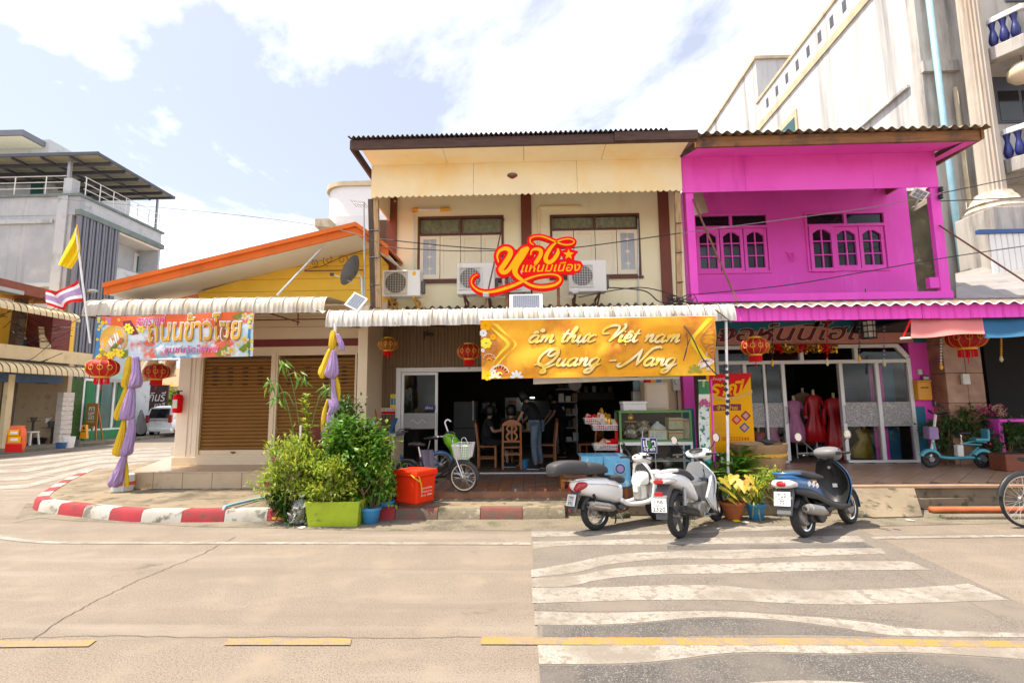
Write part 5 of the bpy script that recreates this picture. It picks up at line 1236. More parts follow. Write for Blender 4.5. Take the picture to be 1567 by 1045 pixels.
for i in range(30):
    side=random.random() < .5;x=random.uniform(160,225) if side else random.uniform(1420,1490);y=random.uniform(135,485)
    if i > 20:x=random.uniform(230,420);y=random.choice([random.uniform(440,480),random.uniform(150,200)])
    cc=zl_([(x,y)])[0];petals(cc[0],cc[1],random.uniform(2.2,3.6),6,lp_,.005+.0004*i,M['leafyellow'] if False else M['bannerlight'],bl_,'printed_blossom',.6)
for r,m,d in ((122,'gold',.012),(112,'riser',.013)):
    c=zl_([(305,325)])[0];pxpoly(disc(c[0],c[1],r/s5,22),lp_,d,M[m],bl_,'printed_bowl')
pxband(zl_([(205,330),(225,270),(290,235),(370,245)]),zl_([(230,400),(265,340),(310,300),(390,310)]),lp_,.0142,M['mailbox'],bl_,'printed_noodles',6)
for i in range(5):pxband(zl_([(235+i*22,300-i*8),(260+i*22,340),(300+i*16,395)]),zl_([(247+i*22,298-i*8),(273+i*22,338),(312+i*16,392)]),lp_,.0152+.0004*i,M['white'],bl_,'printed_noodles',5)
for i in range(9):c=zl_([(300+(i*37) % 90,320+(i*53) % 90)])[0];pxpoly(disc(c[0],c[1],2.4+(i % 3),7),lp_,.0176+.0003*i,M[('bannerdeep','terracotta','leafyellow')[i % 3]],bl_,'printed_topping')
for pts in ([(370,170),(440,160),(520,280),(460,290),(390,240)],):
    pxpoly(zl_(pts),lp_,.011,M['maroonprint'],bl_,'printed_dish')
for c in ((420,220),(450,250),(540,240),(330,430),(370,440),(285,460)):cc=zl_([c])[0];petals(cc[0],cc[1],6,6,lp_,.018,M['bannerlight'],bl_,'printed_blossom',.6)
for pts in ([(190,400),(260,420),(250,470),(200,450)],[(350,440),(430,410),(425,470),(380,490)],[(1180,470),(1290,380),(1300,470),(1240,492)],[(1380,430),(1480,340),(1470,420),(1420,460)],[(1310,150),(1390,110),(1400,150),(1340,175)]):
    pxpoly(zl_(pts),lp_,.0105,M['leaflime'],bl_,'printed_leaf')
for c,r in (((1320,440),42),((1430,350),38),((1380,390),22),((1420,150),32),((1260,460),26)):
    cc=zl_([c])[0];petals(cc[0],cc[1],r/s5,5,lp_,.012,M['flowerwhite'],bl_,'printed_frangipani',.75);pxpoly(disc(cc[0],cc[1],r/s5*.35,8),lp_,.015,M['signyellow'],bl_,'flower_heart')
for x0,x1,y in ((520,760,340),(640,900,420),(900,1150,400)):
    pxband(zl_([(x0,y),(x0+60,y+60),((x0+x1)/2+30,y+55),(x1,y-30)]),zl_([(x0+14,y),(x0+65,y+48),((x0+x1)/2+25,y+40),(x1,y-38)]),lp_,.004,M['bluepipe'],bl_,'printed_splash',6)
def LB(off):return lambda x,z:lp_(x,-z,off)
def lwrite(body,r,off,m,ol=None,olm='white',shear=0.):
    (x0,y0),(x1,y1)=zl_([(r[0],r[1]),(r[2],r[3])])
    if ol:write(body,x0,x1,-y1,-y0,LB(off),M[olm],bl_,shear,ol,name='lettering_outline')
    return write(body,x0,x1,-y1,-y0,LB(off+.004),m,bl_,shear,.012,name='lettering')
lwrite('ถนนข้าวโซย',(600,120,1395,345),.019,M['gold'],.05,'white')
(x0,y0),(x1,y1)=zl_([(604,126),(1399,350)]);write('ถนนข้าวโซย',x0,x1,-y1,-y0,LB(.0205),M['lettershade'],bl_,0,.022,name='lettering_shadow')
mp_=mat('magenta_print',(.62,.02,.25),.5,.05)
lwrite('สงกรานต์',(490,125,745,215),.019,mp_,.04,'white',.3);lwrite('ชุมชนวัดโอกาส',(752,385,1210,470),.019,mp_,.03,'white',.1)
# ------------------------------------------------------------ red and yellow shop logo on posts
YS=8.6
lg=thing('logo_sign','red and yellow cut-out Thai logo sign with a star and sweeping ribbon','sign',P(815,468,YS))
K=6.027
def zs(x,y):p=P(700+x/K,340+y/K,YS);return p.x,p.z
U=(zs(1000,0)[0]-zs(0,0)[0])/1000
strokes=[
 ([(378,368),(368,310),(395,262),(448,245),(488,270),(478,320),(430,395),(402,440),(428,466),(470,445),(530,360),(600,268),(640,248)],[12,18,28,36,44,46,46,46,40,36,40,44,40]),
 ([(640,250),(590,330),(545,400),(530,455),(552,500),(608,545)],[46,50,52,48,38,26]),
 ([(608,545),(690,588),(790,600),(900,580),(950,535),(925,495),(850,482),(740,495),(660,520),(608,545)],[20,22,24,22,18,14,12,14,18,20]),
 ([(608,545),(520,585),(400,625),(290,648),(200,635),(142,590),(130,545),(150,505),(182,488)],[22,26,26,20,16,12,10,8,6]),
 ([(676,302),(684,268),(722,250),(765,262),(768,300),(745,345),(722,378)],[10,14,24,34,36,36,34]),
 ([(700,212),(672,190),(678,150),(740,132),(820,148),(915,188),(990,212),(1055,205),(1075,178),(1030,158),(965,166),(915,188),(862,238),(822,305),(815,352),(846,374),(890,345),(925,290),(926,255)],[8,9,9,10,12,13,12,10,8,8,10,14,28,36,40,36,36,32,18])]
stars=[(1025+(50 if i % 2 == 0 else 22)*sin(i*PI/5),300-(50 if i % 2 == 0 else 22)*cos(i*PI/5)) for i in range(10)]
mb=MB()
for i,(p,w_) in enumerate(strokes):
    mar=52 if i in (0,1,4) else 42
    q=crom([(*a,b) for a,b in zip(p,w_)],5);pts=[zs(a[0],a[1]) for a in q];n=len(pts)
    for j in range(n-1):
        x,z=pts[j];x2,z2=pts[j+1];r=(q[j][2]+mar)*U/2;r2=(q[j+1][2]+mar)*U/2
        dx,dz=x2-x,z2-z;l=math.hypot(dx,dz) or 1;nx,nz_=-dz/l,dx/l;e=.0007*((i*37+j) % 23)
        mb.prism([(x+nx*r,z+nz_*r),(x-nx*r,z-nz_*r),(x2-nx*r2,z2-nz_*r2),(x2+nx*r2,z2+nz_*r2)],YS-e*.3,YS+.06+e)
        mb.prism([(x+r*cos(t*PI/7),z+r*sin(t*PI/7)) for t in range(14)],YS-e*.3-.0001,YS+.0601+e)
tx=[zs(*p) for p in ((575,350),(700,330),(900,340),(1080,352),(1140,362),(1160,400),(1130,455),(1060,480),(800,490),(600,500))]
mb.prism(tx,YS-.008,YS+.055)
mb.prism([zs(1025+(1 if i % 2 == 0 else .62)*92*sin(i*PI/5),300-(1 if i % 2 == 0 else .62)*92*cos(i*PI/5)) for i in range(10)],YS-.009,YS+.054)
mb.build('backing_panel',M['redbright'],lg)
for i,(p,w_) in enumerate(strokes):
    k=MB();q=[zs(*a) for a in p];stroke(q,[a*U for a in w_],YS-.016-.0012*i,YS-.004,k);k.build('letter_stroke',M['signyellow'],lg)
MB().prism([zs(*p) for p in stars],YS-.016,YS-.0085).build('star',M['signyellow'],lg)
(a,b),(c,d)=zs(588,462),zs(1132,362)
write('แหนมเนือง',a,c,b,d,flat(YS-.012),M['signyellow'],lg,.3,.01)
for px in (776,855):
    p0,p1=P(px,474,YS+.12),P(px-1,420,YS+.12);MB().box(p0.x-.025,p0.x+.025,YS+.10,YS+.15,p0.z-.15,p1.z).build('post',M['rust'],lg)
MB().tube([P(776,455,YS+.12),P(742,455,YS+.12)],.012,5).tube([P(855,455,YS+.12),P(878,454,YS+.12)],.012,5).build('arm',M['steel'],lg)
MB().tube([P(771,335,YU-.03),P(748,440,YS+.1),P(741,472,YS)],.014,6).build('brace',M['rust'],lg)
for px,py in ((744,452),(880,446)):
    f=MB().obox(P(px,py,YS-.05),(.10,.12,.07)).build('floodlight',M['steel'],lg,bev=.01)
# ------------------------------------------------------------ air conditioners
def aircon(px,Y,label,brk=True,old=False):
    x0,x1,z0,z1=RC(*px,Y);t=thing('air_conditioner',label,'air conditioner',((x0+x1)/2,Y,z0),'air conditioner units on the cream wall');wd=x1-x0
    MB().box(x0,x1,Y,Y+.3,z0,z1).build('casing',M['acwhite'],t,bev=.018)
    fc=x0+wd*.36;r=min((z1-z0)*.40,wd*.27);zc=(z0+z1)/2
    MB().lathe([(r,-.004),(r,.012)],(fc,Y-.006,zc),28,Matrix.Rotation(PI/2,3,'X')).build('fan_opening',M['black'],t)
    k=MB()
    for i in range(4):k.obox((fc,Y-.013-.0005*i,zc),(r*1.7,.003,r*.32),Matrix.Rotation(i*PI/4+.3,3,'Y'))
    k.build('fan_blade',M['greyplastic'],t)
    g_=MB();n=13
    for i in range(n):
        d=-r+2*r*i/(n-1);g_.box(fc-r*1.06,fc+r*1.06,Y-.026,Y-.021,zc+d-.003,zc+d+.003)
    for i in range(9):d=-r+2*r*i/8;g_.box(fc+d-.003,fc+d+.003,Y-.030,Y-.0265,zc-r*1.06,zc+r*1.06)
    frame_rect(g_,fc-r*1.12,fc+r*1.12,zc-r*1.12,zc+r*1.12,.016,Y-.032,Y-.001);stuff(g_.build('fan_grille',M['yellowtrim'] if old else M['acwhite'],t))
    MB().box(x1-wd*.2,x1-wd*.12,Y-.0025,Y-.0005,z1-.12,z1-.04).build('label_sticker',M['signyellow'] if old else M['white'],t)
    MB().box(x1,x1+.06,Y+.08,Y+.24,z0+.08,z0+.32).build('valve_cover',M['greyplastic'],t,bev=.01)
    for x in (x0+.12,x1-.15):
        MB().box(x,x+.035,Y+.0,YU-.003,z0-.04,z0-.004).bar((x+.017,Y+.05,z0-.03),(x+.017,YU-.01,z0-.33),.03).box(x,x+.035,YU-.035,YU-.0035,z0-.35,z0-.04).build('wall_bracket',M['gold'] if old else M['rust'],t)
    return t
aircon((585,413,643,453),9.95,'leftmost air conditioner beside the peeling brown pilaster',old=True)
aircon((699,402,757,450),9.85,'air conditioner under the left window, its corner behind the red ribbon end')
aircon((870,398,928,446),9.85,'air conditioner under the right window beside the logo star')
aircon((768,414,812,447),10.1,'small air conditioner half hidden behind the red logo sign')
# ------------------------------------------------------------ solar panels, dish, aerial, pipes, timber posts, wires
def solar(c,wd,ht,M3,nx,ny,label):
    t=thing('solar_panel',label,'solar panel',c)
    MB().obox((0,0,0),(wd,.03,ht)).xf(Matrix.Translation(c) @ M3.to_4x4()).build('frame',M['whitemetal'],t,bev=.004)
    k=MB()
    for i in range(nx):
        for j in range(ny):k.obox((-wd/2+.1*wd+(i+.5)*wd*.8/nx,-.017,-ht/2+.07*ht+(j+.5)*ht*.86/ny),(wd*.8/nx*.86,.006,ht*.86/ny*.86))
    stuff(k.xf(Matrix.Translation(c) @ M3.to_4x4()).build('cells',mat('cell_blue_grey',(.22,.24,.30),.25,.1),t))
    MB().tube([c,c+Vector((0,.15,-.25))],.02,6).build('stand',M['steel'],t);return t
solar(P(805,462,8.2),.54,.26,Matrix.Rotation(rad(-12),3,'X'),14,7,'small white framed solar panel on the awning below the logo')
solar(P(545,462,8.5),.26,.30,Matrix.Rotation(rad(28),3,'Y') @ Matrix.Rotation(rad(-25),3,'X'),5,8,'tilted solar panel on the left end of the white awning')
sp=solar(P(1407,297,9.1),.26,.16,Matrix.Rotation(rad(25),3,'Y') @ Matrix.Rotation(rad(40),3,'X'),3,2,'solar floodlight under the magenta eave at the right post')
ds=thing('satellite_dish','dark mesh satellite dish seen edge on beside the timber posts','satellite dish',P(556,466,9.2))
c=P(543,417,9.2);Mx=Matrix.Rotation(rad(18),3,'Z') @ Matrix.Rotation(rad(-62),3,'X') @ Matrix.Rotation(0,3,'Y')
Mx=Matrix.Rotation(rad(-22),3,'Y') @ Matrix.Rotation(rad(-70),3,'Y')
MB().lathe([(.30,.11),(.24,.07),(.16,.03),(.06,.005),(.02,0),(.02,-.012),(.06,-.008),(.16,.018),(.24,.058),(.305,.105)],c,28,Matrix.Rotation(rad(14),3,'Y') @ Matrix.Rotation(rad(-78),3,'Y') @ Matrix.Rotation(0,3,'X')).build('dish',M['greyplastic'],ds,smooth=rad(40))
MB().tube([c+Vector((.0,0,-.2)),P(508,420,9.1),],.009,6).build('feed_arm',M['steel'],ds);MB().obox(P(508,420,9.1),(.06,.05,.05)).build('feed_horn',M['black'],ds)
MB().tube([c+Vector((.05,.02,-.02)),P(553,425,9.25),P(555,470,9.25)],.02,8).build('mast',M['galv'],ds)
an=thing('aerial','thin television aerial mast rising above the orange gable','aerial',P(557,470,9.35))
MB().tube([P(558,470,9.35),P(557,310,9.35)],.014,6).build('mast',M['steel'],an)
MB().tube([P(540,311,9.35),P(562,314,9.35)],.008,5).build('boom',M['steel'],an)
k=MB()
for i in range(6):p=P(541+i*4,311.5+i*.5,9.35);k.tube([p+Vector((0,-.18,0)),p+Vector((0,.18,0))],.005,4)
k.build('element',M['steel'],an)
for a,b,m,lab in (((568,306),(572,471),'darkwood','dark old timber post at the left end of the cream upper floor'),((575,306),(580,471),'paleswood','weathered pale timber post beside the dark one left of the cream wall'),((1036,291),(1040,470),'paleswood','yellowed timber post in the gap between cream and magenta fronts')):
    p0,p1=P(*b,9.4),P(*a,9.4);t=MB().bar(p0,p1,.10,.09).build('timber_post',M[m]);tag(t,lab,'post')
    for q in (.2,.45,.7):MB().obox(p0.lerp(p1,q)+Vector((0,-.05,0)),(.02,.02,.02)).tube([p0.lerp(p1,q)+Vector((-.06,-.055,0)),p0.lerp(p1,q)+Vector((.06,-.055,.01))],.008,5).build('wire_tie',M['cable'],t)
def pipe(pts,r,m,lab,Y=YU-.03):
    return tag(MB().tube([P(x,y,Y) for x,y in pts],r,8).build('conduit',M[m]),lab,'pipe')
pipe([(633,321),(634,320),(634,412)],.018,'white','white conduit running down left of the left window');
x=thing('tube_light','horizontal wall light tube with amber end caps above the left window','light',P(660,321,YU-.05))
MB().tube([P(637,321,YU-.06),P(675,321,YU-.06)],.03,8).build('tube',M['whitesoffit'],x);MB().tube([P(632,325,YU-.06),P(634,321,YU-.06),P(640,321,YU-.06)],.045,8).build('end_cap',M['mailbox'],x);MB().tube([P(674,321,YU-.06),P(688,320,YU-.06)],.045,8).build('end_cap',M['mailbox'],x)
pipe([(824,420),(824,320),(827,317),(880,316),(889,317)],.03,'creamboard','cream painted pipe bent above the right window')
pipe([(976,335),(977,400),(977,470)],.015,'galv','thin pale pipe down the right edge of the right window')
q=RC(573,336,593,388,YU+.02);tag(MB().box(q[0],q[1],YU+.05,YU+.2,q[2],q[3]).build('dark_shutter',M['darkwood']),'dark wooden shutter left of the peeling pilaster','shutter')
def wire(pts,r=.008,m='cable',lab=None,n=8):
    return tag(MB().tube(crom([tuple(P(*p)) for p in pts],n),r,5).build('cable',M[m]),lab,'cable')
wire([(-20,297,24),(58,302,20),(300,323,12),(494,347,9.6),(582,372,9.2)],.006,'cable','thin cable from the grey terrace to the timber posts')
wire([(582,366,9.2),(700,378,9.3),(800,383,9.3),(881,379,9.3),(1041,357,9.2)],.010,'cable','black cable sagging across both cream windows')
wire([(582,378,9.25),(690,384,9.3),(770,384,9.3),(860,384,9.3)],.008,'cable','second black cable just below it across the left window')
wire([(1041,357,9.2),(1200,336,9.1),(1330,318,9.1),(1439,297,9.2)],.008,'greycable','grey cable rising across the magenta windows')
wire([(1060,451,9.2),(1200,437,9.1),(1330,415,9.1),(1450,394,9.2),(1600,372,9.6)],.009,'cable','dark cable below the magenta windows')
for i,y in enumerate((296,308)):wire([(1440,y,9.3),(1567,y-26+20*i,10),(1640,y-36+20*i,10)],.010,'cable',['upper','lower'][i]+' service cable running right from the magenta post')
wire([(1120,494,7.7),(1085,468,8.0),(1060,462,8.3),(980,440,9.4),(885,455,9.5)],.010,'cable','black cable looping behind the awning to the right window')
wire([(1010,462,8.1),(1052,505,7.7),(1075,548,7.68),(1098,575,7.7)],.010,'cable','black cable hanging across the right end of the golden banner')
wire([(1040,470,8.1),(1052,520,7.68),(1046,552,7.68),(1050,535,7.68),(1056,518,7.7)],.007,'cable','thin looped cable dangling before the golden banner')
wire([(930,440,9.7),(985,445,9.5),(1010,462,9.2),(1045,466,9.0)],.012,'cable','thick cable drooping from the right air conditioner')
t=thing('cable_bundle','messy bundle of black cables at the foot of the gap between shophouses','cable',P(1045,468,8.6));k=MB()
random.seed(5)
for i in range(16):
    p=[(1045+random.uniform(-26,22),462+random.uniform(-12,8),8.9) for _ in range(3)];k.tube(crom([tuple(P(*a)) for a in p],6),.008,4)
stuff(k.build('loops',M['cable'],t))
for a,b,c,lab in (((1060,305,9.38),(1128,461,8.6),'rust','rusty stay rod slanting across the left magenta window'),((1437,345,9.4),(1570,432,8.7),'rust','rusty stay rod slanting down right of the magenta house')):
    tag(MB().tube([P(*a),P(*b)],.016,6).build('stay_rod',M[c]),lab,'rod')
for i,y in enumerate((294,305)):tag(MB().lathe([(.02,0),(.045,.02),(.03,.05),(.045,.08),(.02,.1)],P(1440,y,9.38),10).build('insulator',M['cable'],smooth=True),['upper','lower'][i]+' black insulator on the right magenta post','insulator')
# brown awning scrap in the gap
q=P(1075,320,10.2);tag(MB().add([P(1056,295,9.9),P(1075,294,10.6),P(1084,325,10.4),P(1062,330,9.7)],[(0,1,2,3),(3,2,1,0)][:1]).build('canvas_flap',M['yellowtrim']),'small tan canvas flap under the left end of the magenta eave','canvas')
# ------------------------------------------------------------ lanterns
def lantern(c,r,h,label,body='lantern',ribs=12,tassel=True,top_z=None):
    t=thing('lantern',label,'lantern',c,'paper lanterns hung along the shop fronts');c=Vector(c)
    prof=[(.42*r,-h/2),(.72*r,-h*.42),(.93*r,-h*.25),(r,-.02*h),(.95*r,h*.22),(.74*r,h*.40),(.42*r,h/2)]
    rg=[[(c.x+rr*(1-.05*(k % 2))*cos(2*PI*k/(ribs*2)),c.y+rr*(1-.05*(k % 2))*sin(2*PI*k/(ribs*2)),c.z+z) for k in range(ribs*2)] for rr,z in [(q[0],q[1]) for q in crom(prof,3)]]
    MB().rings(rg).build('body',M[body],t)
    for s,nm in ((-1,'lower_cap'),(1,'upper_cap')):MB().lathe([(.46*r,-.05*h),(.48*r,.05*h)],c+Vector((0,0,s*h*.54)),18).build(nm,M['gold'],t)
    k=MB()
    for i in range(ribs):a=2*PI*i/ribs;k.tube([(c.x+p[0]*1.01*cos(a),c.y+p[0]*1.01*sin(a),c.z+p[1]) for p in crom(prof,2)],.004,4,False)
    k.build('wire_rib',M['gold'],t)
    k=MB()
    for i in range(5):
        a=-PI/2+(i-2)*.55;rr=r*1.0
        for q in range(10):
            b0,b1=q*2*PI/10,(q+1)*2*PI/10
            f=lambda b:(c.x+rr*1.02*cos(a+.16*cos(b)),c.y+rr*1.02*sin(a+.16*cos(b)),c.z+.14*h*sin(b));k.tube([f(b0),f(b1)],.006,4,False)
    k.build('gold_motif',M['gold'],t)
    if tassel:
        k=MB()
        for i in range(18):a=2*PI*i/18;k.tube([(c.x+.4*r*cos(a),c.y+.4*r*sin(a),c.z-h*.58),(c.x+.42*r*cos(a),c.y+.42*r*sin(a),c.z-h*.58-h*.36)],.012*r/.2,4)
        stuff(k.build('fringe',M['red'],t));MB().tube([(c.x,c.y,c.z-h*.6),(c.x,c.y,c.z-h*1.25)],.008,5).build('tassel',M['red'],t)
    MB().tube([c+Vector((0,0,h*.58)),Vector((c.x,c.y,top_z or c.z+h))],.004,4).build('cord',M['cable'],t)
    return t
def LN(px,py,rpx,Y,*a,**k):u=Y/784*1.0;lantern(P(px,py,Y),rpx*u,rpx*u*1.22,*a,**k)
LN(157,563,22,9.0,'red lantern under the left end of the festival banner',top_z=AZ)
LN(240,569,18,9.6,'red lantern beside the extinguisher column',top_z=AZ)
LN(594,527,15,9.3,'small amber lantern by the pier left of the restaurant door',body='lanterngold',top_z=3.3)
LN(718,538,18,8.9,'red lantern half behind the left edge of the golden banner',top_z=3.1)
LN(1155,530,20,8.6,'red lantern before the magenta shop sign',top_z=3.05)
LN(1478,517,25,9.0,'red lantern below the salmon canvas at the right',top_z=3.2)
def PXZ(x,y,Y):p=P(x,y,Y);return p.x,p.z
# ------------------------------------------------------------ magenta shop sign, ornaments, canvas, wall things
sg=thing('shop_sign','teal and salmon shop sign with flowing maroon Thai lettering above the glass shopfront','sign',P(1245,528,YG-.03))
q=RC(1096,490,1396,525,YG-.03);MB().box(q[0],q[1],YG-.03,YG-.006,q[2]-.02,q[3]+.4).build('board',M['teal'],sg)
wv=[PXZ(x,y,YG) for x,y in crom([(1097,511),(1150,508),(1200,500),(1240,497),(1290,508),(1330,512),(1370,500),(1395,490)],5)]
MB().prism([(q[0]+.003,q[2]-.018)]+[(min(max(x,q[0]+.003),q[1]-.003),z) for x,z in wv]+[(q[1]-.003,q[2]-.018)],YG-.034,YG-.0305).build('salmon_wave',M['pinkprint'],sg)
r=RC(1100,492,1342,521,YG-.04)
write('จอห์นนี่ไฮโซ',r[0],r[1],r[2],r[3],flat(YG-.0375),M['flowerwhite'],sg,.35,.035,name='lettering_outline');write('จอห์นนี่ไฮโซ',r[0],r[1],r[2],r[3],flat(YG-.042),M['maroonprint'],sg,.35,.012)
k=MB();stroke([PXZ(x,y,YG) for x,y in ((1094,516),(1110,519),(1125,512),(1120,504),(1104,508),(1112,514))],[.03]*6,YG-.045,YG-.0425,k);stroke([PXZ(x,y,YG) for x,y in ((1335,510),(1350,500),(1368,499),(1374,504))],[.03]*4,YG-.045,YG-.0425,k)
k.build('flourish',M['maroonprint'],sg)
gd=thing('garland','gold and red tinsel garland over the shop transom','garland',P(1225,535,YG-.12));random.seed(9)
for i in range(9):
    a=1172+i*12.2;k=MB()
    for j in range(34):p=P(a+random.uniform(0,12.5),533+random.uniform(-6,6.5),YG-.1+random.uniform(-.04,.03));k.obox(p,(.07,.004,.03),Matrix.Rotation(random.random()*6,3,'Y') @ Matrix.Rotation(random.random()*2,3,'Z'))
    k.build('tinsel_panel',mat('tinsel',(.7,.38,.03),.25,.4,20,metal=.8) if i in (0,) else (bpy.data.materials['tinsel'] if i in (2,3,5,6,8) else M['red']),gd)
for i,(px,y0,y1) in enumerate(((1182,492,555),(1266,494,554),(1315,494,548),(1353,500,555),(1440,520,560),(1532,516,548))):
    lab=['string of beads before the left of the garland','string of beads at the right end of the garland','string of beads below the wall lamp','string of beads near the chamfered frame corner','string of shell beads below the salmon canvas','amber bead string near the right edge'][i]
    t=thing('bead_string','hanging '+lab,'ornament',P(px,y1,9.2),'bead strings hanging in front of the magenta shop')
    MB().tube([P(px,y0-6,9.2),P(px,y1,9.2)],.004,4).build('cord',M['cable'],t)
    k=MB();n=9
    for j in range(n):k.lathe([(.004,-.022),(.02,0),(.004,.022)],P(px,y0+(y1-y0)*j/n,9.2),8)
    k.build('beads',M[['black','red','greyplastic','purplecloth','white','gold'][i]],t);MB().lathe([(.005,-.07),(.03,-.03),(.02,.02),(.005,.06)],P(px,y1,9.2),10).build('drop',M['flowerwhite' if i % 2 else 'gold'],t,smooth=True)
wl=thing('wall_lantern','black caged wall lamp before the magenta shop sign','lamp',P(1330,512,9.4));c=P(1330,504,9.4)
MB().lathe([(.09,-.16),(.10,.14)],c,8).build('shade',M['paper'],wl);k=MB()
for i in range(8):a=i*PI/4;k.tube([(c.x+.105*cos(a),c.y+.105*sin(a),c.z-.17),(c.x+.11*cos(a),c.y+.11*sin(a),c.z+.15)],.008,4)
for z in (-.16,-.05,.06):k.lathe([(.112,-.01),(.112,.01)],c+Vector((0,0,z)),8)
k.build('cage',M['black'],wl);MB().lathe([(.05,.15),(.13,.16),(.07,.26),(.02,.3)],c,8).build('cap',M['black'],wl);MB().tube([c+Vector((0,0,.3)),c+Vector((0,0,.75))],.01,5).build('rod',M['black'],wl)
cv=thing('canvas_awning','salmon and blue canvas flap hanging under the magenta valance','awning',P(1480,515,8.45))
for a,b,m,lab in ((1394,1503,'salmon','salmon half of the canvas'),(1503,1660,'bluecanvas','blue half of the canvas')):
    MB().grid(lambda u,v:P(a+(b-a)*u+4*v*(1 if a > 1400 else u),488-6*u*(b-a)/170+v*(29-3*u)+1.2*sin(u*7)*v,8.3-.25*v+.02*sin(u*9)),16,4).build('canvas',M[m],cv,smooth=True,label=lab)
MB().tube([P(1378,518,8.1),P(1394,517,8.1)],.02,6).build('roller_end',M['alu'],cv);MB().tube([P(1393,490,8.2),P(1382,516,8.1)],.015,5).build('strap',M['red'],cv)
mbx=thing('mailbox','yellow enamel mailbox on the magenta pier','mailbox',P(1415,612,YG-.1));q=RC(1405,584,1426,612,YG-.15)
MB().box(q[0],q[1],YG-.15,YG-.002,q[2],q[3]).build('box',M['mailbox'],mbx,bev=.01);MB().box(q[0]-.01,q[1]+.01,YG-.165,YG-.003,q[3]+.001,q[3]+.03).build('lid',M['mailbox'],mbx,bev=.006);MB().box(q[0]+.06,q[1]-.06,YG-.154,YG-.1505,q[3]-.13,q[3]-.11).build('slot',M['dark'],mbx);MB().lathe([(.012,0),(.012,.01)],P(1416,600,YG-.15),8,Matrix.Rotation(PI/2,3,'X')).build('lock',M['steel'],mbx)
for a,b,c,d,nm,m,lab in ((1405,565,1411,573,'switch_box','paper','small switch box above the yellow mailbox'),(1411,574,1422,583,'meter','greyplastic','grey meter resting on the yellow mailbox'),(1429,612,1434,622,'door_bell','greyplastic','grey door bell right of the mailbox')):
    q=RC(a,b,c,d,YG-.05);t=MB().box(q[0],q[1],YG-.06,YG-.002,q[2],q[3]).build(nm,M[m],bev=.008);tag(t,lab,'box');MB().box(q[0]+.02,q[1]-.02,YG-.066,YG-.0605,q[2]+.03,q[3]-.03).build('cover',M['white'],t)
# small notices and signs by the restaurant door
for r_,lab,base,txts in (((597,603,608,624),'yellow and blue notice hung left of the restaurant door','bannerlight',None),((583,624,607,634),'small red and white notice under the yellow one','paper','ร้านนี้')):
    q=RC(*r_,YD-.06);t=thing('notice',lab,'sign',((q[0]+q[1])/2,YD-.06,q[2]));MB().box(q[0],q[1],YD-.05,YD-.04,q[2],q[3]).build('board',M[base],t)
    if txts:MB().box(q[0]+.005,q[1]-.005,YD-.053,YD-.0505,q[2]+.005,q[2]+.06).build('red_strip',M['red'],t);write(txts,q[0]+.03,q[1]-.03,q[2]+.07,q[3]-.01,flat(YD-.055),M['red'],t)
    else:
        for j in range(2):MB().box(q[0]+.012+j*.065,q[0]+.065+j*.065,YD-.055,YD-.0505,q[2]+.06,q[3]-.08).build('blue_picture',M['bluepot'],t)
        write('Q',q[0]+.04,q[0]+.09,q[3]-.06,q[3]-.02,flat(YD-.055),M['green'],t)
sc=thing('security_light','small dark floodlight on the ribbed cladding above the door','light',P(657,512,10.1));MB().obox(P(657,512,10.05),(.14,.1,.05),Matrix.Rotation(.4,3,'X')).build('head',M['black'],sc,bev=.01);MB().tube([P(649,520,10.2),P(649,508,10.28),P(656,507,10.1)],.012,6).build('arm',M['black'],sc)
fe=thing('fire_extinguisher','red fire extinguisher hung on the corner column','fire extinguisher',P(271,632,YW-.15));c=P(271,632,YW-.16);zh=P(271,603,YW-.16).z-c.z
MB().lathe([(.03,0),(.085,.01),(.09,.04),(.09,zh*.84),(.075,zh*.95),(.03,zh)],c,20).build('cylinder',M['redbright'],fe,smooth=rad(50));MB().box(c.x-.045,c.x+.05,c.y-.095,c.y-.088,c.z+.1,c.z+.27).build('instruction_label',M['paper'],fe)
MB().lathe([(.022,zh),(.022,zh+.06)],c,10).box(c.x-.03,c.x+.07,c.y-.015,c.y+.015,c.z+zh+.05,c.z+zh+.075).build('valve',M['black'],fe);MB().tube(crom([(c.x-.02,c.y,c.z+zh+.05),(c.x-.11,c.y,c.z+zh+.0),(c.x-.105,c.y-.02,c.z+zh*.5),(c.x-.09,c.y-.03,c.z+zh*.3)],5),.012,6).build('hose',M['black'],fe);MB().box(c.x-.05,c.x+.05,c.y+.08,YW-.051,c.z+zh*.7,c.z+zh*.8).build('wall_hook',M['steel'],fe)
# ============================================================ cloth wound round two poles
def puff(par,pts,Y,m,name,flat_=.7,pleats=9,seed=0):
    random.seed(seed);c=crom([tuple(map(float,p)) for p in pts],8);rg=[];u=Y/784.;n=60;o=Vector((seed*7.3,0,0))
    for i,(x,y,hw) in enumerate(c):
        p=P(x,y,Y);hw=max(hw*.72,.5)*u;r=[];g=i/len(c)
        for k in range(n):
            t=2*PI*k/n;f=1+.34*noise.noise(o+Vector((3.2*cos(t),3.2*sin(t),g*1.6)))+.22*noise.noise(o+Vector((7*cos(t)+9,7*sin(t),g*3.)))+.10*abs(noise.noise(o+Vector((13*cos(t),13*sin(t)+5,g*4))))
            r.append((p.x+hw*f*cos(t),p.y+hw*flat_*f*sin(t)-.01,p.z+hw*.5*noise.noise(o+Vector((2*cos(t),2*sin(t),8+g)))))
        rg.append(r)
    return MB().rings(rg).build(name,m,par,smooth=True)
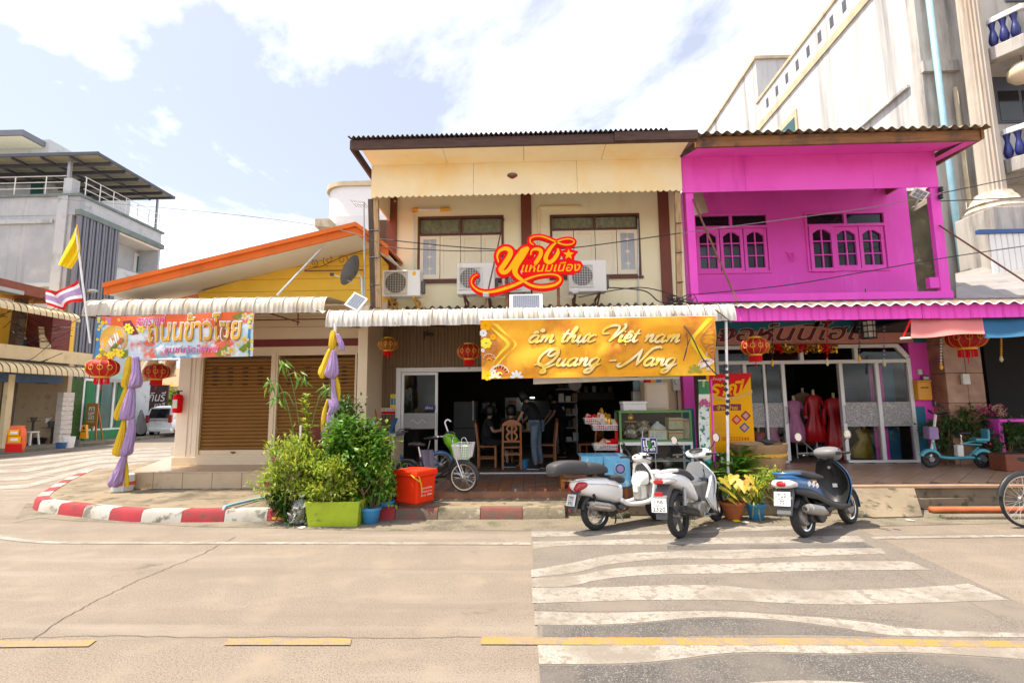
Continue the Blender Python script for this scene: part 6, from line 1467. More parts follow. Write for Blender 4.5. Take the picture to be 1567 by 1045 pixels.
def swag(label,Y,pole,ys,ps,base=None):
    t=thing('wrapped_pole',label,'pole',P(*pole[-1],Y))
    MB().tube([P(x,y,Y+.03) for x,y in pole],.022,8).build('pole',M['alu'],t)
    for i,p in enumerate(ys):puff(t,p,Y-.02,M['yellowcloth'],'yellow_cloth',seed=i+3)
    for i,p in enumerate(ps):puff(t,p,Y-.06,M['purplecloth'],'mauve_cloth',seed=i+20)
    return t
t=swag('pole wound with yellow and mauve cloth at the painted street corner',9.0,[(206,546),(197,660),(188,753)],
 [[(201,546,6),(197,568,8.5),(192,588,8),(195,595,3)],[(194,591,3),(190,612,7.5),(182,636,9),(180,643,3)],[(191,640,3),(187,665,7.5),(181,690,9),(182,698,3)],[(193,696,2),(194,715,3.5),(195,735,3.5),(196,747,2)]],
 [[(208,546,6),(210,572,9),(207,589,12),(201,594,4)],[(203,588,4),(200,610,10),(195,637,14),(191,643,4)],[(203,641,5),(200,665,9),(194,690,11),(189,698,4)],[(191,696,4),(185,715,9),(177,735,13),(174,744,9)]])
b=P(184,752,9.1);MB().lathe([(.16,0),(.17,.05),(.175,.26),(.16,.28)],(b.x,9.15,.148),20).build('bucket_base',M['white'],t,smooth=rad(40))
MB().lathe([(.178,.1),(.180,.16)],(b.x,9.15,.148),20).build('red_stripe',M['print_orange'],t)
swag('pole wound with yellow and mauve cloth rising out of the shrubs',7.62,[(513,495),(511,600),(505,700),(503,762)],
 [[(510,506,3),(510,515,7),(509,528,7.5),(508,536,4)],[(506,534,4),(499,555,7),(494,572,8.5),(493,579,3)],[(515,577,3),(518,595,4.5),(518,614,3)],[(502,611,2),(497,630,3.8),(495,650,4.5),(494,662,3)]],
 [[(517,511,3),(522,525,6),(524,536,5)],[(511,536,4),(510,555,10),(508,572,13),(508,579,5)],[(509,577,3),(511,600,4.5),(514,620,7),(511,631,3)],[(504,611,3),(510,622,8),(505,634,5)],[(504,632,4),(505,650,6),(507,668,8)],[(498,653,3),(497,663,5.5),(496,670,5)]])
# ============================================================ plants
UP=Vector((0,0,1))
def rnd(s=1.):return Vector((random.gauss(0,s),random.gauss(0,s),random.gauss(0,s)))
def bush(name,label,c,r,n,lf,m,clumps=30,aspect=.55,droop=.3,base_z=None,stems=6,seed=1,group=None,upness=.4,shell=.6,flowers=None,cat='shrub',parent=None):
    random.seed(seed);c=Vector(c);bz=base_z if base_z is not None else 0
    t=parent or thing(name,label,cat,(c.x,c.y,bz),group);k=MB();cl=[]
    for _ in range(clumps):
        d=rnd().normalized();f=shell+(1-shell)*random.random();cl.append(Vector((d.x*r[0],d.y*r[1],d.z*r[2]))*f)
    for i in range(n):
        q=random.choice(cl);p=c+q+Vector((random.gauss(0,.22)*r[0],random.gauss(0,.22)*r[1],random.gauss(0,.2)*r[2]))
        if p.z < bz+.02:p.z=bz+.02+random.random()*.1
        d=(q.normalized()*.6+rnd(.6)+UP*upness)
        k.leaf(p,d,UP if random.random() < .8 else rnd(),lf*random.uniform(.6,1.3),lf*aspect*random.uniform(.8,1.2),droop)
    stuff(k.build('foliage',m,t))
    if stems:
        s=MB()
        for i in range(stems):
            q=c+random.choice(cl);b=Vector((c.x+random.gauss(0,.15)*r[0],c.y+random.gauss(0,.15)*r[1],bz));s.tube(crom([tuple(b),tuple((b+q)/2+rnd(.04)),tuple(q)],4),[.012*(1-.06*j) for j in range(9)],5)
        stuff(s.build('stems',M['stem'],t))
    if flowers:
        fm,fn,fs=flowers
        for i in range(fn):
            q=c+random.choice(cl)*1.05+Vector((0,-.05,0));f=MB()
            for a in range(5):f.leaf(q,Vector((cos(a*1.257),-.5,sin(a*1.257))),UP,fs,fs*.8,.0)
            f.build('flower',M[fm],t)
    return t
def at(px,py,Y):return P(px,py,Y)
bush('shrub','large mound of bright green climbing leaves behind the lime planter',at(542,708,7.45),(.44,.30,.54),3600,.085,M['leaf'],46,.75,.4,.15,8,2,shell=.75)
bush('shrub','bright green leafy bush at the right above the blue pots',at(574,730,7.3),(.22,.18,.40),1300,.068,M['leaf'],24,.7,.4,.15,6,5,shell=.6)
bush('shrub','airy yellow-green shrub with pink buds at the left of the planter',at(452,722,7.3),(.46,.28,.42),2400,.10,M['leaflime'],40,.28,.15,.15,14,3,shell=.55,flowers=('flowerpink',3,.05),upness=.7)
bush('shrub','lime leaved bush with pale flower heads spilling over the planter',at(503,736,7.1),(.36,.2,.28),1900,.075,M['leaflime'],34,.4,.2,.30,8,4,flowers=('flowerwhite',8,.035),upness=.5)
bush('shrub','dark green undergrowth low between planter and kerb',at(440,770,7.3),(.22,.15,.16),700,.08,M['leafdark'],18,.5,.3,.02,4,6)
bush('shrub','dark leaved bush standing behind the wrapped pole',at(523,630,8.4),(.28,.2,.27),900,.07,M['leafdark'],26,.5,.3,.15,5,8,shell=.5)
bush('shrub','dark foliage filling in behind the green mound',at(528,690,7.9),(.34,.2,.42),1000,.075,M['leafdark'],26,.6,.3,.15,4,18,shell=.5)
def upright(label,px0,px1,Y,n,lf,m,seed,bz=.15,name='tall_plant',spread=.05,asp=.42):
    random.seed(seed);a,b=P(*px0,Y),P(*px1,Y);t=thing(name,label,'plant',(a.x,a.y,bz));k=MB();s=MB()
    s.tube(crom([(a.x,a.y,bz),tuple((a+b)/2+rnd(.02)),tuple(b)],6),[.012]*7+[.008]*6,6)
    for i in range(n):
        f=.35+.65*i/n;p=a.lerp(b,f);an=i*2.4;d=Vector((cos(an),sin(an),.45+.5*f));k.leaf(p+rnd(spread*.3),d,UP,lf*random.uniform(.7,1.15)*(1.1-.35*f),lf*asp,.25)
    s.build('stem',M['greenstem'],t);k.build('foliage',m,t);return t
upright('tall stem with a tuft of pale yellow-green leaves against the shutter',(475,735),(466,604),7.5,70,.15,M['leaflime'],4)
upright('second leafy stem among the shrubs with yellowish leaves',(462,750),(470,650),7.4,60,.13,M['leaflime'],14)
upright('thin leafy stem at the left edge of the planting',(430,760),(418,690),7.3,40,.13,M['leaf'],15,asp=.3)
# bamboo spray with large drooping leaves: each leaf its own part
bam=thing('bamboo','bamboo stems with drooping leaf sprays in front of the brown shutters','plant',(P(470,760,7.9).x,7.9,.15));random.seed(3)
for sp in ([(470,770),(462,680),(450,600),(438,560),(428,552)],[(455,690),(440,620),(425,585),(415,582)],[(470,700),(480,640),(492,600),(505,588)],[(450,620),(438,600),(424,606)],[(440,575),(452,570),(462,578)]):
    c=[P(x,y,7.9) for x,y in crom(sp,6)];MB().tube(c,[.009*(1-.5*i/len(c)) for i in range(len(c))],6).build('stem',M['greenstem'],bam)
    for i in range(9):
        p=c[-1-random.randint(0,4)]+rnd(.035);k=MB();d=Vector((random.uniform(-1,1)*.7,random.uniform(-1,.4)*.5,random.uniform(-1.4,-.1)))
        k.leaf(p,d,Vector((0,-1,.3)),random.uniform(.16,.26),.034,.1).build('leaf',M['leaf'] if random.random() < .75 else M['leaflime'],bam)
sl2=thing('grass_clump','long arching strap leaves at the left foot of the shrubs','plant',(P(432,780,7.2).x,7.2,.1));random.seed(8)
b0=Vector((P(434,775,7.2).x,7.2,.12))
def strap(par,b,tip,h,wd,m):
    mid=(b+tip)/2+Vector((0,0,h));c=[Vector(q) for q in crom([tuple(b),tuple(mid),tuple(tip)],5)];n=len(c);sd=(tip-b).cross(UP).normalized()
    k=MB();k.v=sum([[p-sd*wd/2*(1-(i/n)**2),p+sd*wd/2*(1-(i/n)**2)+UP*.004] for i,p in enumerate(c)],[]);k.f=[(2*i,2*i+1,2*i+3,2*i+2) for i in range(n-1)]
    return k.build('leaf',m,par)
for px,py,h in ((384,752,.16),(388,742,.25),(398,733,.28),(405,770,.12),(412,722,.3),(396,760,.16),(420,790,.08),(410,795,.05),(440,720,.2)):strap(sl2,b0+rnd(.02),P(px,py,7.15+random.uniform(-.15,.15)),h,.026,M['leaf'] if py < 760 else M['leafyellow'])
for px,py,lab in ((246,747,'small weed sprouting by the riser tiles below the shutters'),(404,745,'small weed on the concrete left of the strap leaves'),(199,748,'tiny weed beside the bucket at the corner pole')):
    random.seed(px);c=G(px,py,.148);t=thing('weed',lab,'plant',c);k=MB()
    for i in range(12):a=random.random()*6.3;k.leaf(c+Vector((0,0,.02)),Vector((cos(a),sin(a),random.uniform(.3,1.2))),UP,random.uniform(.06,.12),.05,.3)
    k.build('foliage',M['leaf'],t)
# board standing among the shrubs
bd=thing('sign_board','dark maroon board with a pale metal edge standing among the shrubs','sign',(P(462,740,7.7).x,7.7,.15));q=RC(458,652,469,720,7.7)
MB().box(q[0]+.02,q[1]+.25,7.72,7.76,.15,q[3]).build('board',M['maroon'],bd);MB().box(q[0]-.01,q[0]+.019,7.7,7.78,.15,q[3]+.01).build('edge',M['alu'],bd)
# ============================================================ pots, planter, bag, boxes
def tub(par,c,r0,r1,h,m,name='pot',soil=True,lipw=.015):
    c=Vector(c);o=MB().lathe([(r0*.9,0),(r0,.008),(r1,h-.04),(r1+lipw,h-.035),(r1+lipw,h),(r1-.012,h),(r1-.02,h-.05),(r0*.8,h-.06)],c,28).build(name,m,par,smooth=rad(40))
    if soil:MB().lathe([(r1-.02,h-.06),(r1-.022,h-.045),(.02,h-.035)],c,18).build('soil',M['soil'],par)
    return o
lpn=thing('planter','long lime green rectangular planter at the kerb','planter',(P(508,805,7.0).x,7.1,0));yq=G(508,806,0).y
a0,a1=P(471,805,yq),P(546,806,yq);b0_,b1_=P(466,768,yq-.03),P(550,769,yq-.03);zt_=b0_.z;d_=.36
k=MB();k.v=[Vector(v) for v in [(a0.x,yq,0),(a1.x,yq,0),(a1.x,yq+d_,0),(a0.x,yq+d_,0),(b0_.x,yq-.03,zt_),(b1_.x,yq-.03,zt_),(b1_.x,yq+d_+.03,zt_),(b0_.x,yq+d_+.03,zt_),
   (b0_.x+.03,yq,zt_),(b1_.x-.03,yq,zt_),(b1_.x-.03,yq+d_,zt_),(b0_.x+.03,yq+d_,zt_),(a0.x+.03,yq+.02,zt_-.08),(a1.x-.03,yq+.02,zt_-.08),(a1.x-.03,yq+d_-.02,zt_-.08),(a0.x+.03,yq+d_-.02,zt_-.08)]]
k.f=[(0,3,2,1)]+[(i,(i+1)%4,4+(i+1)%4,4+i) for i in range(4)]+[(4+i,4+(i+1)%4,8+(i+1)%4,8+i) for i in range(4)]+[(8+i,8+(i+1)%4,12+(i+1)%4,12+i) for i in range(4)]
k.build('trough',M['limeplastic'],lpn,bev=.008);MB().box(a0.x+.02,a1.x-.02,yq+.03,yq+d_-.03,zt_-.1,zt_-.075).build('soil',M['soil'],lpn)
bg_=thing('rubbish_bag','clear plastic bag of garden rubbish leaning by the lime planter','bag',G(450,807,0));random.seed(2)
c=G(450,806,0)+Vector((0,.14,0));rg=[]
for j in range(12):
    v=j/11;z=.02+.36*v;r=.15*(1-.15*v)*(1 if v < .8 else 1-(v-.8)*2.8)*(1 if v > .08 else .8);rg.append([(c.x+.04*v+r*(1+.12*sin(k*2.1+j))*cos(2*PI*k/18),c.y+r*.75*(1+.1*cos(k*1.7+j*2))*sin(2*PI*k/18),z) for k in range(18)])
MB().rings(rg).build('film',M['clearbag'],bg_,smooth=True)
k=MB()
for i in range(160):
    v=random.random()**1.2;p=c+Vector((random.gauss(0,.055)+.04*v,random.gauss(0,.04),.04+.27*v));k.leaf(p,rnd(),UP,random.uniform(.04,.09),.04,.3)
stuff(k.build('clippings',M['leaf'],bg_));k=MB()
for i in range(60):p=c+Vector((random.gauss(0,.06)+.02,random.gauss(-.03,.04),.03+.28*random.random()));k.obox(p,(.06,.004,.045),Matrix.Rotation(random.random()*6,3,'X') @ Matrix.Rotation(random.random()*6,3,'Z'))
stuff(k.build('scraps',M['paper'],bg_))
MB().lathe([(.03,0),(.05,.05),(.015,.08)],c+Vector((.04,-.01,.36)),8).build('knot',M['paper'],bg_)
bp1=thing('plant_pot','blue plastic bucket pot at the kerb holding bare stems','plant pot',G(563,804,0));c=G(563,803,0)+Vector((0,.11,0));tub(bp1,c,.10,.135,.215,M['bluepot'])
s=MB();
for pts in ([(560,780),(556,758),(545,742),(533,728)],[(556,758),(565,745),(571,733)],[(557,762),(554,745),(553,752)]):s.tube([P(x,y,c.y) for x,y in crom(pts,5)],.009,6)
s.build('stem',M['stem'],bp1);k=MB();random.seed(4)
for px,py in ((533,728),(571,733)):
    for i in range(5):k.leaf(P(px,py,c.y),rnd()+UP*.6,UP,.07,.035,.2)
k.build('foliage',M['leaflime'],bp1)
bp2=thing('plant_pot','wider blue plastic pot behind the bucket pot, beside the faded kerb','plant pot',G(583,795,0));c=G(582,794,0)+Vector((0,.16,0));tub(bp2,c,.115,.15,.235,M['bluepot'])
k=MB();random.seed(6)
for i in range(14):k.leaf(c+Vector((random.gauss(0,.04),0,.2)),Vector((random.gauss(0,.6),random.gauss(0,.6),1)),UP,.1,.05,.3)
k.build('foliage',M['leaf'],bp2)
tp_=thing('plant_pot','small terracotta pot of round green leaves beside the orange box','plant pot',G(596,768,.15));c=G(596,769,.15)+Vector((0,.12,0));tub(tp_,c,.085,.12,.2,M['terradark'])
bush(None,None,c+Vector((.02,0,.33)),(.17,.14,.14),420,.06,M['leaf'],22,.8,.4,.3,4,9,parent=tp_)
# orange-red box
ob=thing('cool_box','bright orange-red insulated delivery box with a hinged lid and yellow ribbon','box',(0,0,0))
M_ob=Matrix.Translation((P(633,764,7.62).x,7.72,.148)) @ Matrix.Rotation(rad(-30),4,'Z')
def obp(mb,nm,m,bev=0):return mb.xf(M_ob).build(nm,m,ob,bev=bev)
obp(MB().box(-.17,.17,-.16,.16,0,.05),'base',M['terradark']);
k=MB();k.v=[Vector(v) for v in [(-.20,-.19,.05),(.20,-.19,.05),(.20,.19,.05),(-.20,.19,.05),(-.22,-.21,.43),(.22,-.21,.43),(.22,.21,.43),(-.22,.21,.43)]];k.f=[(0,3,2,1),(4,5,6,7),(0,1,5,4),(1,2,6,5),(2,3,7,6),(3,0,4,7)]
obp(k,'body',M['orangebox'],.02);obp(MB().box(-.24,.24,-.23,.23,.432,.505),'lid',M['orangebox'],.014);obp(MB().box(-.23,.23,-.22,.22,.506,.515),'lid_top',M['orangebox'],.004)
obp(MB().tube([(.12,-.235,.47),(.20,-.245,.43),(.245,-.16,.36)],.009,5).tube([(.235,-.19,.45),(.25,-.15,.33),(.232,-.12,.22)],.009,5),'ribbon',M['yellowcloth'])
for i,(tx_,z) in enumerate((('ฮอยอัน',.25),('เวียดนาม',.20),('โทร 081',.15))):
    vs,fs=glyphs(tx_);w_=max(v[0] for v in vs);MB().add([(.2055+.055*(z+v[1]*.04-.05)/.4*0+.0105,-.12+v[0]/w_*.24,z+v[1]*.04) for v in vs],fs).xf(M_ob).build('lettering',M['paper'],ob)
# washing counter, helmets, tubs left of the door
wc=thing('wash_counter','grey washing counter with louvred side by the cream pier','counter',(P(577,705,9.3).x,9.6,ZF));q=RC(549,664,605,708,9.2)
MB().box(q[0],q[1],9.2,9.9,q[3]-.05,q[3]).build('worktop',M['steel'],wc,bev=.008);MB().box(q[0]+.03,q[1]-.03,9.24,9.86,ZF-.1,q[3]-.051).build('cabinet',M['beige'],wc)
for j in range(7):MB().box(q[1]-.42,q[1]-.05,9.225,9.239,ZF+.06+j*.07,ZF+.11+j*.07).build('louvre',M['beige'],wc,bev=.004)
MB().tube(crom([tuple(P(566,664,9.4)),tuple(P(565,648,9.4)),tuple(P(569,643,9.4)),tuple(P(573,648,9.4))],5),.013,8).build('tap',M['chrome'],wc)
def bowl(label,c,r,h,m,name='bowl'):t=thing(name,label,name.replace('_',' '),c);MB().lathe([(r*.6,0),(r*.85,h*.4),(r,h),(r-.01,h),(r*.8,h*.42),(r*.55,.015)],c,22).build('bowl',M[m],t,smooth=rad(40));return t
bowl('small yellow bowl on the washing counter',P(573,663,9.45),.085,.07,'mailbox');t=thing('bottle','white bottle behind the yellow bowl on the counter','bottle',P(572,663,9.7));MB().lathe([(.035,0),(.04,.02),(.04,.15),(.015,.19),(.015,.22)],P(571,662,9.7),14).build('body',M['white'],t);MB().lathe([(.018,.22),(.018,.25)],P(571,662,9.7),10).build('cap',M['bluepot'],t)
tag(MB().tube([P(582,662,9.75),P(574,626,9.85)],.016,7).build('broom_handle',M['wood']),'wooden broom handle leaning behind the washing counter','broom')
tag(MB().bar(P(597,662,9.7),P(606,640,9.9),.07,.03).build('dustpan',M['darkblue']),'dark blue dustpan leaning at the door jamb','dustpan')
bb=thing('basin_stack','black plastic basin upturned on a dark blue tub beside the counter','basin',(P(589,725,8.5).x,8.5,ZF));c=Vector((P(589,720,8.55).x,8.55,ZF-.1))
MB().lathe([(.14,0),(.17,.25),(.19,.26),(.19,.28),(.17,.28)],c,22).build('tub',M['darkblue'],bb,smooth=rad(40));MB().lathe([(.17,.285),(.15,.5),(.11,.53),(.02,.535)],c,22).build('basin',M['black'],bb,smooth=rad(40))
def helmet(label,c,m,r=.12):
    t=thing('helmet',label,'helmet',c);c=Vector(c);MB().lathe([(r*.92,0),(r,.03),(r*1.02,.07),(r*.9,.13),(r*.6,.18),(r*.25,.2),(.005,.203)],c,22,None,1.15).build('shell',M[m],t,smooth=True)
    MB().add([(c.x-r*.8,c.y-r*1.0,c.z+.05),(c.x+r*.8,c.y-r*1.0,c.z+.05),(c.x+r*.65,c.y-r*1.22,c.z+.12),(c.x-r*.65,c.y-r*1.22,c.z+.12),(c.x-r*.7,c.y-r*.95,c.z+.15),(c.x+r*.7,c.y-r*.95,c.z+.15)],[(0,1,2,3),(3,2,5,4)]).build('visor',M['darkglass'],t);return t
M['helmetblue']=mat('helmet_blue',(.02,.05,.25),.2,.05,coat=.6);M['helmetpink']=mat('helmet_pink',(.42,.07,.15),.3,.05,coat=.4)
tb=bush('flower_pot','pink orchid flowers in dark leaves beside the blue helmet',at(562,690,8.1),(.12,.1,.16),260,.07,M['leafdark'],14,.4,.3,.15,4,21,flowers=('flowerpink',9,.055),cat='flowers')
helmet('glossy blue motorcycle helmet on the counter front',P(569,679,8.75),'helmetblue');helmet('dull pink helmet right of the blue one',P(586,681,8.75),'helmetpink',.10)
st=thing('stand','low dark stand carrying the helmets','stand',(P(578,700,8.75).x,8.75,ZF));a,b=P(560,680,8.75),P(596,682,8.75);MB().box(a.x,b.x,8.6,8.9,a.z-.035,a.z-.003).build('shelf',M['black'],st)
for x in (a.x+.02,b.x-.02):MB().box(x-.015,x+.015,8.62,8.88,ZF-.003,a.z-.036).build('leg',M['black'],st)
# blue water pipe over the kerb
tag(MB().tube(crom([tuple(P(341,790,7.36)),tuple(P(343,778,7.38)),tuple(P(352,773,7.5)),tuple(G(400,762,.18)),tuple(G(434,757,.2))],6),.022,8).build('water_pipe',M['bluepipe'],smooth=True),'pale blue water pipe bent down over the painted kerb','pipe')
tag(MB().loft([((G(413,797,0).x+i*.05,G(413,797,0).y,.035),.03*s_,.028*s_,0) for i,s_ in enumerate((.3,.9,1,.8,.9,.3))],8,2).build('fruit_peel',M['mailbox'],smooth=True),'yellow fruit peel lying by the kerb left of the rubbish bag','litter')
for i,(px,py,m,lab) in enumerate(((1127,797,'bannerlight','yellow scrap of card on the ground by the terracotta pot'),(1141,799,'paper','white paper scrap near the blue pot'),(462,807,'paper','white paper scrap by the rubbish bag'),(1393,796,'paper','white scrap beside the gutter slot'))):
    c=G(px,py,.008);tag(MB().obox(c+Vector((0,0,.004)),(.09,.06,.006),Matrix.Rotation(i*.7,3,'Z') @ Matrix.Rotation(.1,3,'X')).build('paper_scrap',M[m]),lab,'litter')
# ============================================================ planting on the right
bw=thing('bowl_planter','large brown glazed bowl planter with yellow studs before the shopfront','planter',(P(1160,720,8.75).x,8.75,ZG));c=Vector((P(1160,690,8.75).x,8.75,.20));zr=P(1160,678,8.75).z-.20;R_=.435
MB().lathe([(R_*.5,0),(R_*.62,zr*.1),(R_*.86,zr*.45),(R_*.95,zr*.7),(R_*.95,zr*.82),(R_*1.0,zr*.86),(R_*1.02,zr),(R_*.93,zr),(R_*.9,zr*.9),(.1,zr*.86)],c,40).build('bowl',mat('brown_glaze',(.34,.21,.10),.4,.15,3,cols=[((.2,.11,.05),4.,.5,.7)]),bw,smooth=rad(40))
MB().lathe([(R_*.955,zr*.73),(R_*.965,zr*.80)],c,40).build('rim_band',M['gold'],bw)
for i in range(14):a=2*PI*i/14;MB().lathe([(.02,0),(.018,.012),(.005,.018)],c+Vector((R_*.955*cos(a),R_*.955*sin(a),zr*.76)),8,Matrix.Rotation(a,3,'Z') @ Matrix.Rotation(PI/2,3,'Y')).build('stud',M['mailbox'],bw)
bi=thing('bird_figure','small black bird figure perched on the bowl planter rim','bird figure',c+Vector((-.05,-.36,zr)));q=c+Vector((-.02,-.40,zr+.045))
MB().loft([((q.x-.18,q.y,q.z+.035),.006,.006,0),((q.x-.13,q.y,q.z+.035),.025,.028,0),((q.x-.09,q.y,q.z+.03),.026,.03,0),((q.x-.02,q.y,q.z+.0),.045,.05,0),((q.x+.06,q.y,q.z-.005),.035,.035,0),((q.x+.16,q.y,q.z+.015),.02,.006,0)],10,2).build('body',M['black'],bi,smooth=True);MB().tube([(q.x-.01,q.y,q.z-.03),(q.x-.01,q.y,q.z-.05)],.006,4).build('leg',M['black'],bi)
def fern(label,c,n,ln,m,seed,bz):
    random.seed(seed);t=thing('fern',label,'plant',(c[0],c[1],bz));c=Vector(c)
    for i in range(n):
        a=random.random()*6.3;el=random.uniform(.3,1.3);d=Vector((cos(a)*cos(el),sin(a)*cos(el),sin(el)));L_=ln*random.uniform(.6,1.1);k=MB()
        pts=[Vector(q) for q in crom([tuple(c),tuple(c+d*L_*.6),tuple(c+d*L_+Vector((d.x,d.y,0))*L_*.25-UP*L_*.18)],6)]
        k.tube(pts,.004,4)
        for j in range(3,len(pts)):
            for s in (-1,1):
                for q in range(2):k.leaf(pts[j]+(pts[j]-pts[j-1])*.5*q,(pts[j]-pts[j-1]).normalized()*.5+(pts[j]-pts[j-1]).cross(UP).normalized()*s+UP*.1,UP,L_*.22*(1.1-.6*abs(j/len(pts)-.45)),.03,.2)
        k.build('frond',m,t)
    return t
fern('feathery bright green fern behind the white scooter',(P(1120,700,8.0).x,8.0,.45),34,.42,M['leaf'],5,.17)
fern('low fern filling the gap beside the printed green banner',(P(1096,705,8.1).x,8.1,.40),22,.34,M['leaf'],6,.17)
fern('upper fern fronds beside the bowl planter',(P(1130,690,8.3).x,8.3,.6),22,.38,M['leaf'],16,.17)
cal=thing('potted_caladium','yellow and red caladium in a terracotta pot by the kerb','potted plant',G(1128,799,0));c=G(1128,798,0)+Vector((0,.13,.0));tub(cal,c,.10,.15,.24,M['terracotta']);random.seed(12)
def heart(par,p,d,sz,m):
    d=d.normalized();sd=d.cross(UP).normalized();u=sd.cross(d);o=[(0,0),(-.25,.3),(-.1,.52),(.3,.42),(.75,.18),(1.05,0),(.75,-.18),(.3,-.42),(-.1,-.52),(-.25,-.3)]
    return MB().add([p+d*.3*sz]+[p+d*a*sz+sd*b*sz*.9+u*(-abs(b)*.18-.1*a*a)*sz for a,b in o],[(0,1+i,1+(i+1) % 10) for i in range(10)]).build('leaf',m,par)
for i,(px,py,s_) in enumerate(((1108,732,.17),(1122,727,.17),(1137,735,.19),(1114,748,.18),(1146,728,.15),(1130,750,.15),(1150,745,.14),(1104,745,.12),(1118,762,.12),(1140,760,.13),(1128,738,.15))):
    p=P(px,py,c.y-.05+random.uniform(-.12,.12));MB().tube(crom([(c.x,c.y,.2),tuple((Vector((c.x,c.y,.2))+p)/2+Vector((0,0,.03))),tuple(p)],4),.006,5).build('stalk',M['greenstem'],cal)
    heart(cal,p,Vector((random.uniform(-.7,.7),-.55,-.55)),s_,M['leafcal'] if i % 3 else M['leafyellow'])
bush(None,None,(c.x,c.y,.36),(.16,.12,.1),160,.09,M['leaf'],14,.35,.3,.22,0,13,parent=cal)
dr_=thing('potted_dracaena','spiky yellow-green strap plant in a blue pot by the kerb','potted plant',G(1164,799,0));c=G(1164,798,0)+Vector((0,.12,0));tub(dr_,c,.09,.115,.22,M['bluepot']);random.seed(14)
for i in range(44):
    a=random.random()*6.3;e=random.uniform(.1,.34);p=c+Vector((cos(a)*e,sin(a)*e*.8-.03,random.uniform(.22,.62)*(1.15-e)));strap(dr_,c+Vector((random.gauss(0,.02),random.gauss(0,.02),.2)),p,random.uniform(.08,.16),.03,M['leaflime'] if i % 3 else M['leafyellow'])
for px,py in ((1152,792),(1164,801),(1184,788)):strap(dr_,c+Vector((0,-.03,.2)),P(px,py,c.y-.16),.12,.028,M['leaflime'])
bush('shrub','leafy undergrowth behind the two kerbside pots',at(1180,735,7.6),(.16,.12,.14),320,.08,M['leaflime'],16,.35,.3,.15,4,23)
# post of the middle awning at the right, printed vertical banner, menu board
ap=tag(MB().tube([P(1111,492,7.95),(P(1113,730,7.95).x,7.95,.15)],.022,8).build('awning_post',M['alu']),'thin pale post under the right end of the white awning','post')
k=MB();random.seed(3)
for i in range(9):k.obox(P(1112+random.uniform(-3,3),560+i*9,7.93),(.05,.03,.05),Matrix.Rotation(random.random()*3,3,'Y'))
stuff(k.build('cable_knot',M['cable'],ap))
vb=thing('vertical_banner','narrow vertical banner with green printed top and a pink lotus beside the awning post','banner',(P(1080,700,8.3).x,8.3,.17));yv=8.25
def vput(x,y,off=0):return P(x,y,yv)+Vector((0,.02*sin(y*.06)+.03*sin(x*.3)-off,0))
def strip(y0,y1,m,off,nm,x0=0.,x1=1.):MB().grid(lambda u,v:vput(1068+(x0+(x1-x0)*u)*15+(y0+(y1-y0)*v-582)*.035,y0+(y1-y0)*v,off),4,10).build(nm,m,vb,smooth=True)
strip(581,716,M['paper'],0,'cloth');strip(583,603,M['greenpaint'],.004,'printed_top');strip(583,592,M['flowerwhite'],.006,'printed_title',.3,.65)
strip(612,700,mat('leafy_print',(.62,.66,.62),.6,.1,4,cols=[((.02,.17,.10),14.,.50,.56)]),.003,'printed_leaves',.05,.95);strip(690,716,M['tealglass'] if False else mat('teal_band',(.03,.33,.35),.6),.005,'printed_foot')
for dx in (0,5,-4):petals(1077+dx,614+abs(dx),4.5,6,vput,.01+.002*abs(dx),M['flowerpink'],vb,'printed_lotus',.6)
strip(720,740,M['paper'],0,'lower_hem')
MB().tube([P(1088,580,8.3),(P(1094,740,8.3).x,8.3,.16)],.015,6).build('pole',M['purple'],vb)
mn=thing('menu_board','red and yellow Thai shop board with gold heading behind the fern','sign',(P(1120,700,9.4).x,9.4,ZG));ym=9.4
q=RC(1084,572,1152,692,ym);MB().box(q[0],q[1],ym,ym+.03,q[2],q[3]).build('board',M['signyellow'],mn)
def mput(off):return lambda x,z:P(x,-z,ym)+Vector((0,-off,0))
def mp3(x,y,off=0):return P(x,y,ym)+Vector((0,-off,0))
pxband([(1085,573),(1118,571.5),(1151,570.5)],[(1085,606),(1110,612),(1130,608),(1151,600)],mp3,.003,M['red'],mn,'printed_header',6);pxband([(1085,602),(1110,608),(1130,604),(1151,596)],[(1085,608),(1110,614),(1130,610),(1151,602)],mp3,.0045,M['gold'],mn,'printed_swoosh',6)
pxband([(1091,620),(1115,618),(1134,618)],[(1091,629),(1115,628),(1134,628)],mp3,.004,M['maroonprint'],mn,'printed_ribbon',4)
write('ราณี',1088,1138,-605,-581,mput(.007),M['signyellow'],mn,.25,.03);write('ร้านลูกไม้',1090,1114,-583,-577,mput(.007),M['paper'],mn,.2);write('จำหน่าย',1097,1128,-627,-620,mput(.008),M['signyellow'],mn,0,.02)
for i,tx_ in enumerate(('ผ้าถุง','ผ้าไหม','ผ้าพื้นเมือง','ของฝาก')):write(tx_,1092,1110+3*i,-(642+i*9),-(634+i*9),mput(.006),M['gold'],mn)
write('โทร 0812223344',1090,1146,-674,-667,mput(.006),M['red'],mn)
for px,py,m in ((1127,642,'red'),(1141,636,'maroonprint'),(1139,654,'darkblue')):pxpoly([(px-8,py),(px,py-8),(px+8,py),(px,py+8)],mp3,.006,M[m],mn,'printed_photo');pxpoly([(px-5,py),(px,py-5),(px+5,py),(px,py+5)],mp3,.0075,M['pinkprint'],mn,'printed_photo')
for x in (q[0]+.06,q[1]-.08):MB().box(x,x+.025,ym+.031,ym+.06,ZG-.02,q[3]-.1).build('leg',M['steel'],mn)
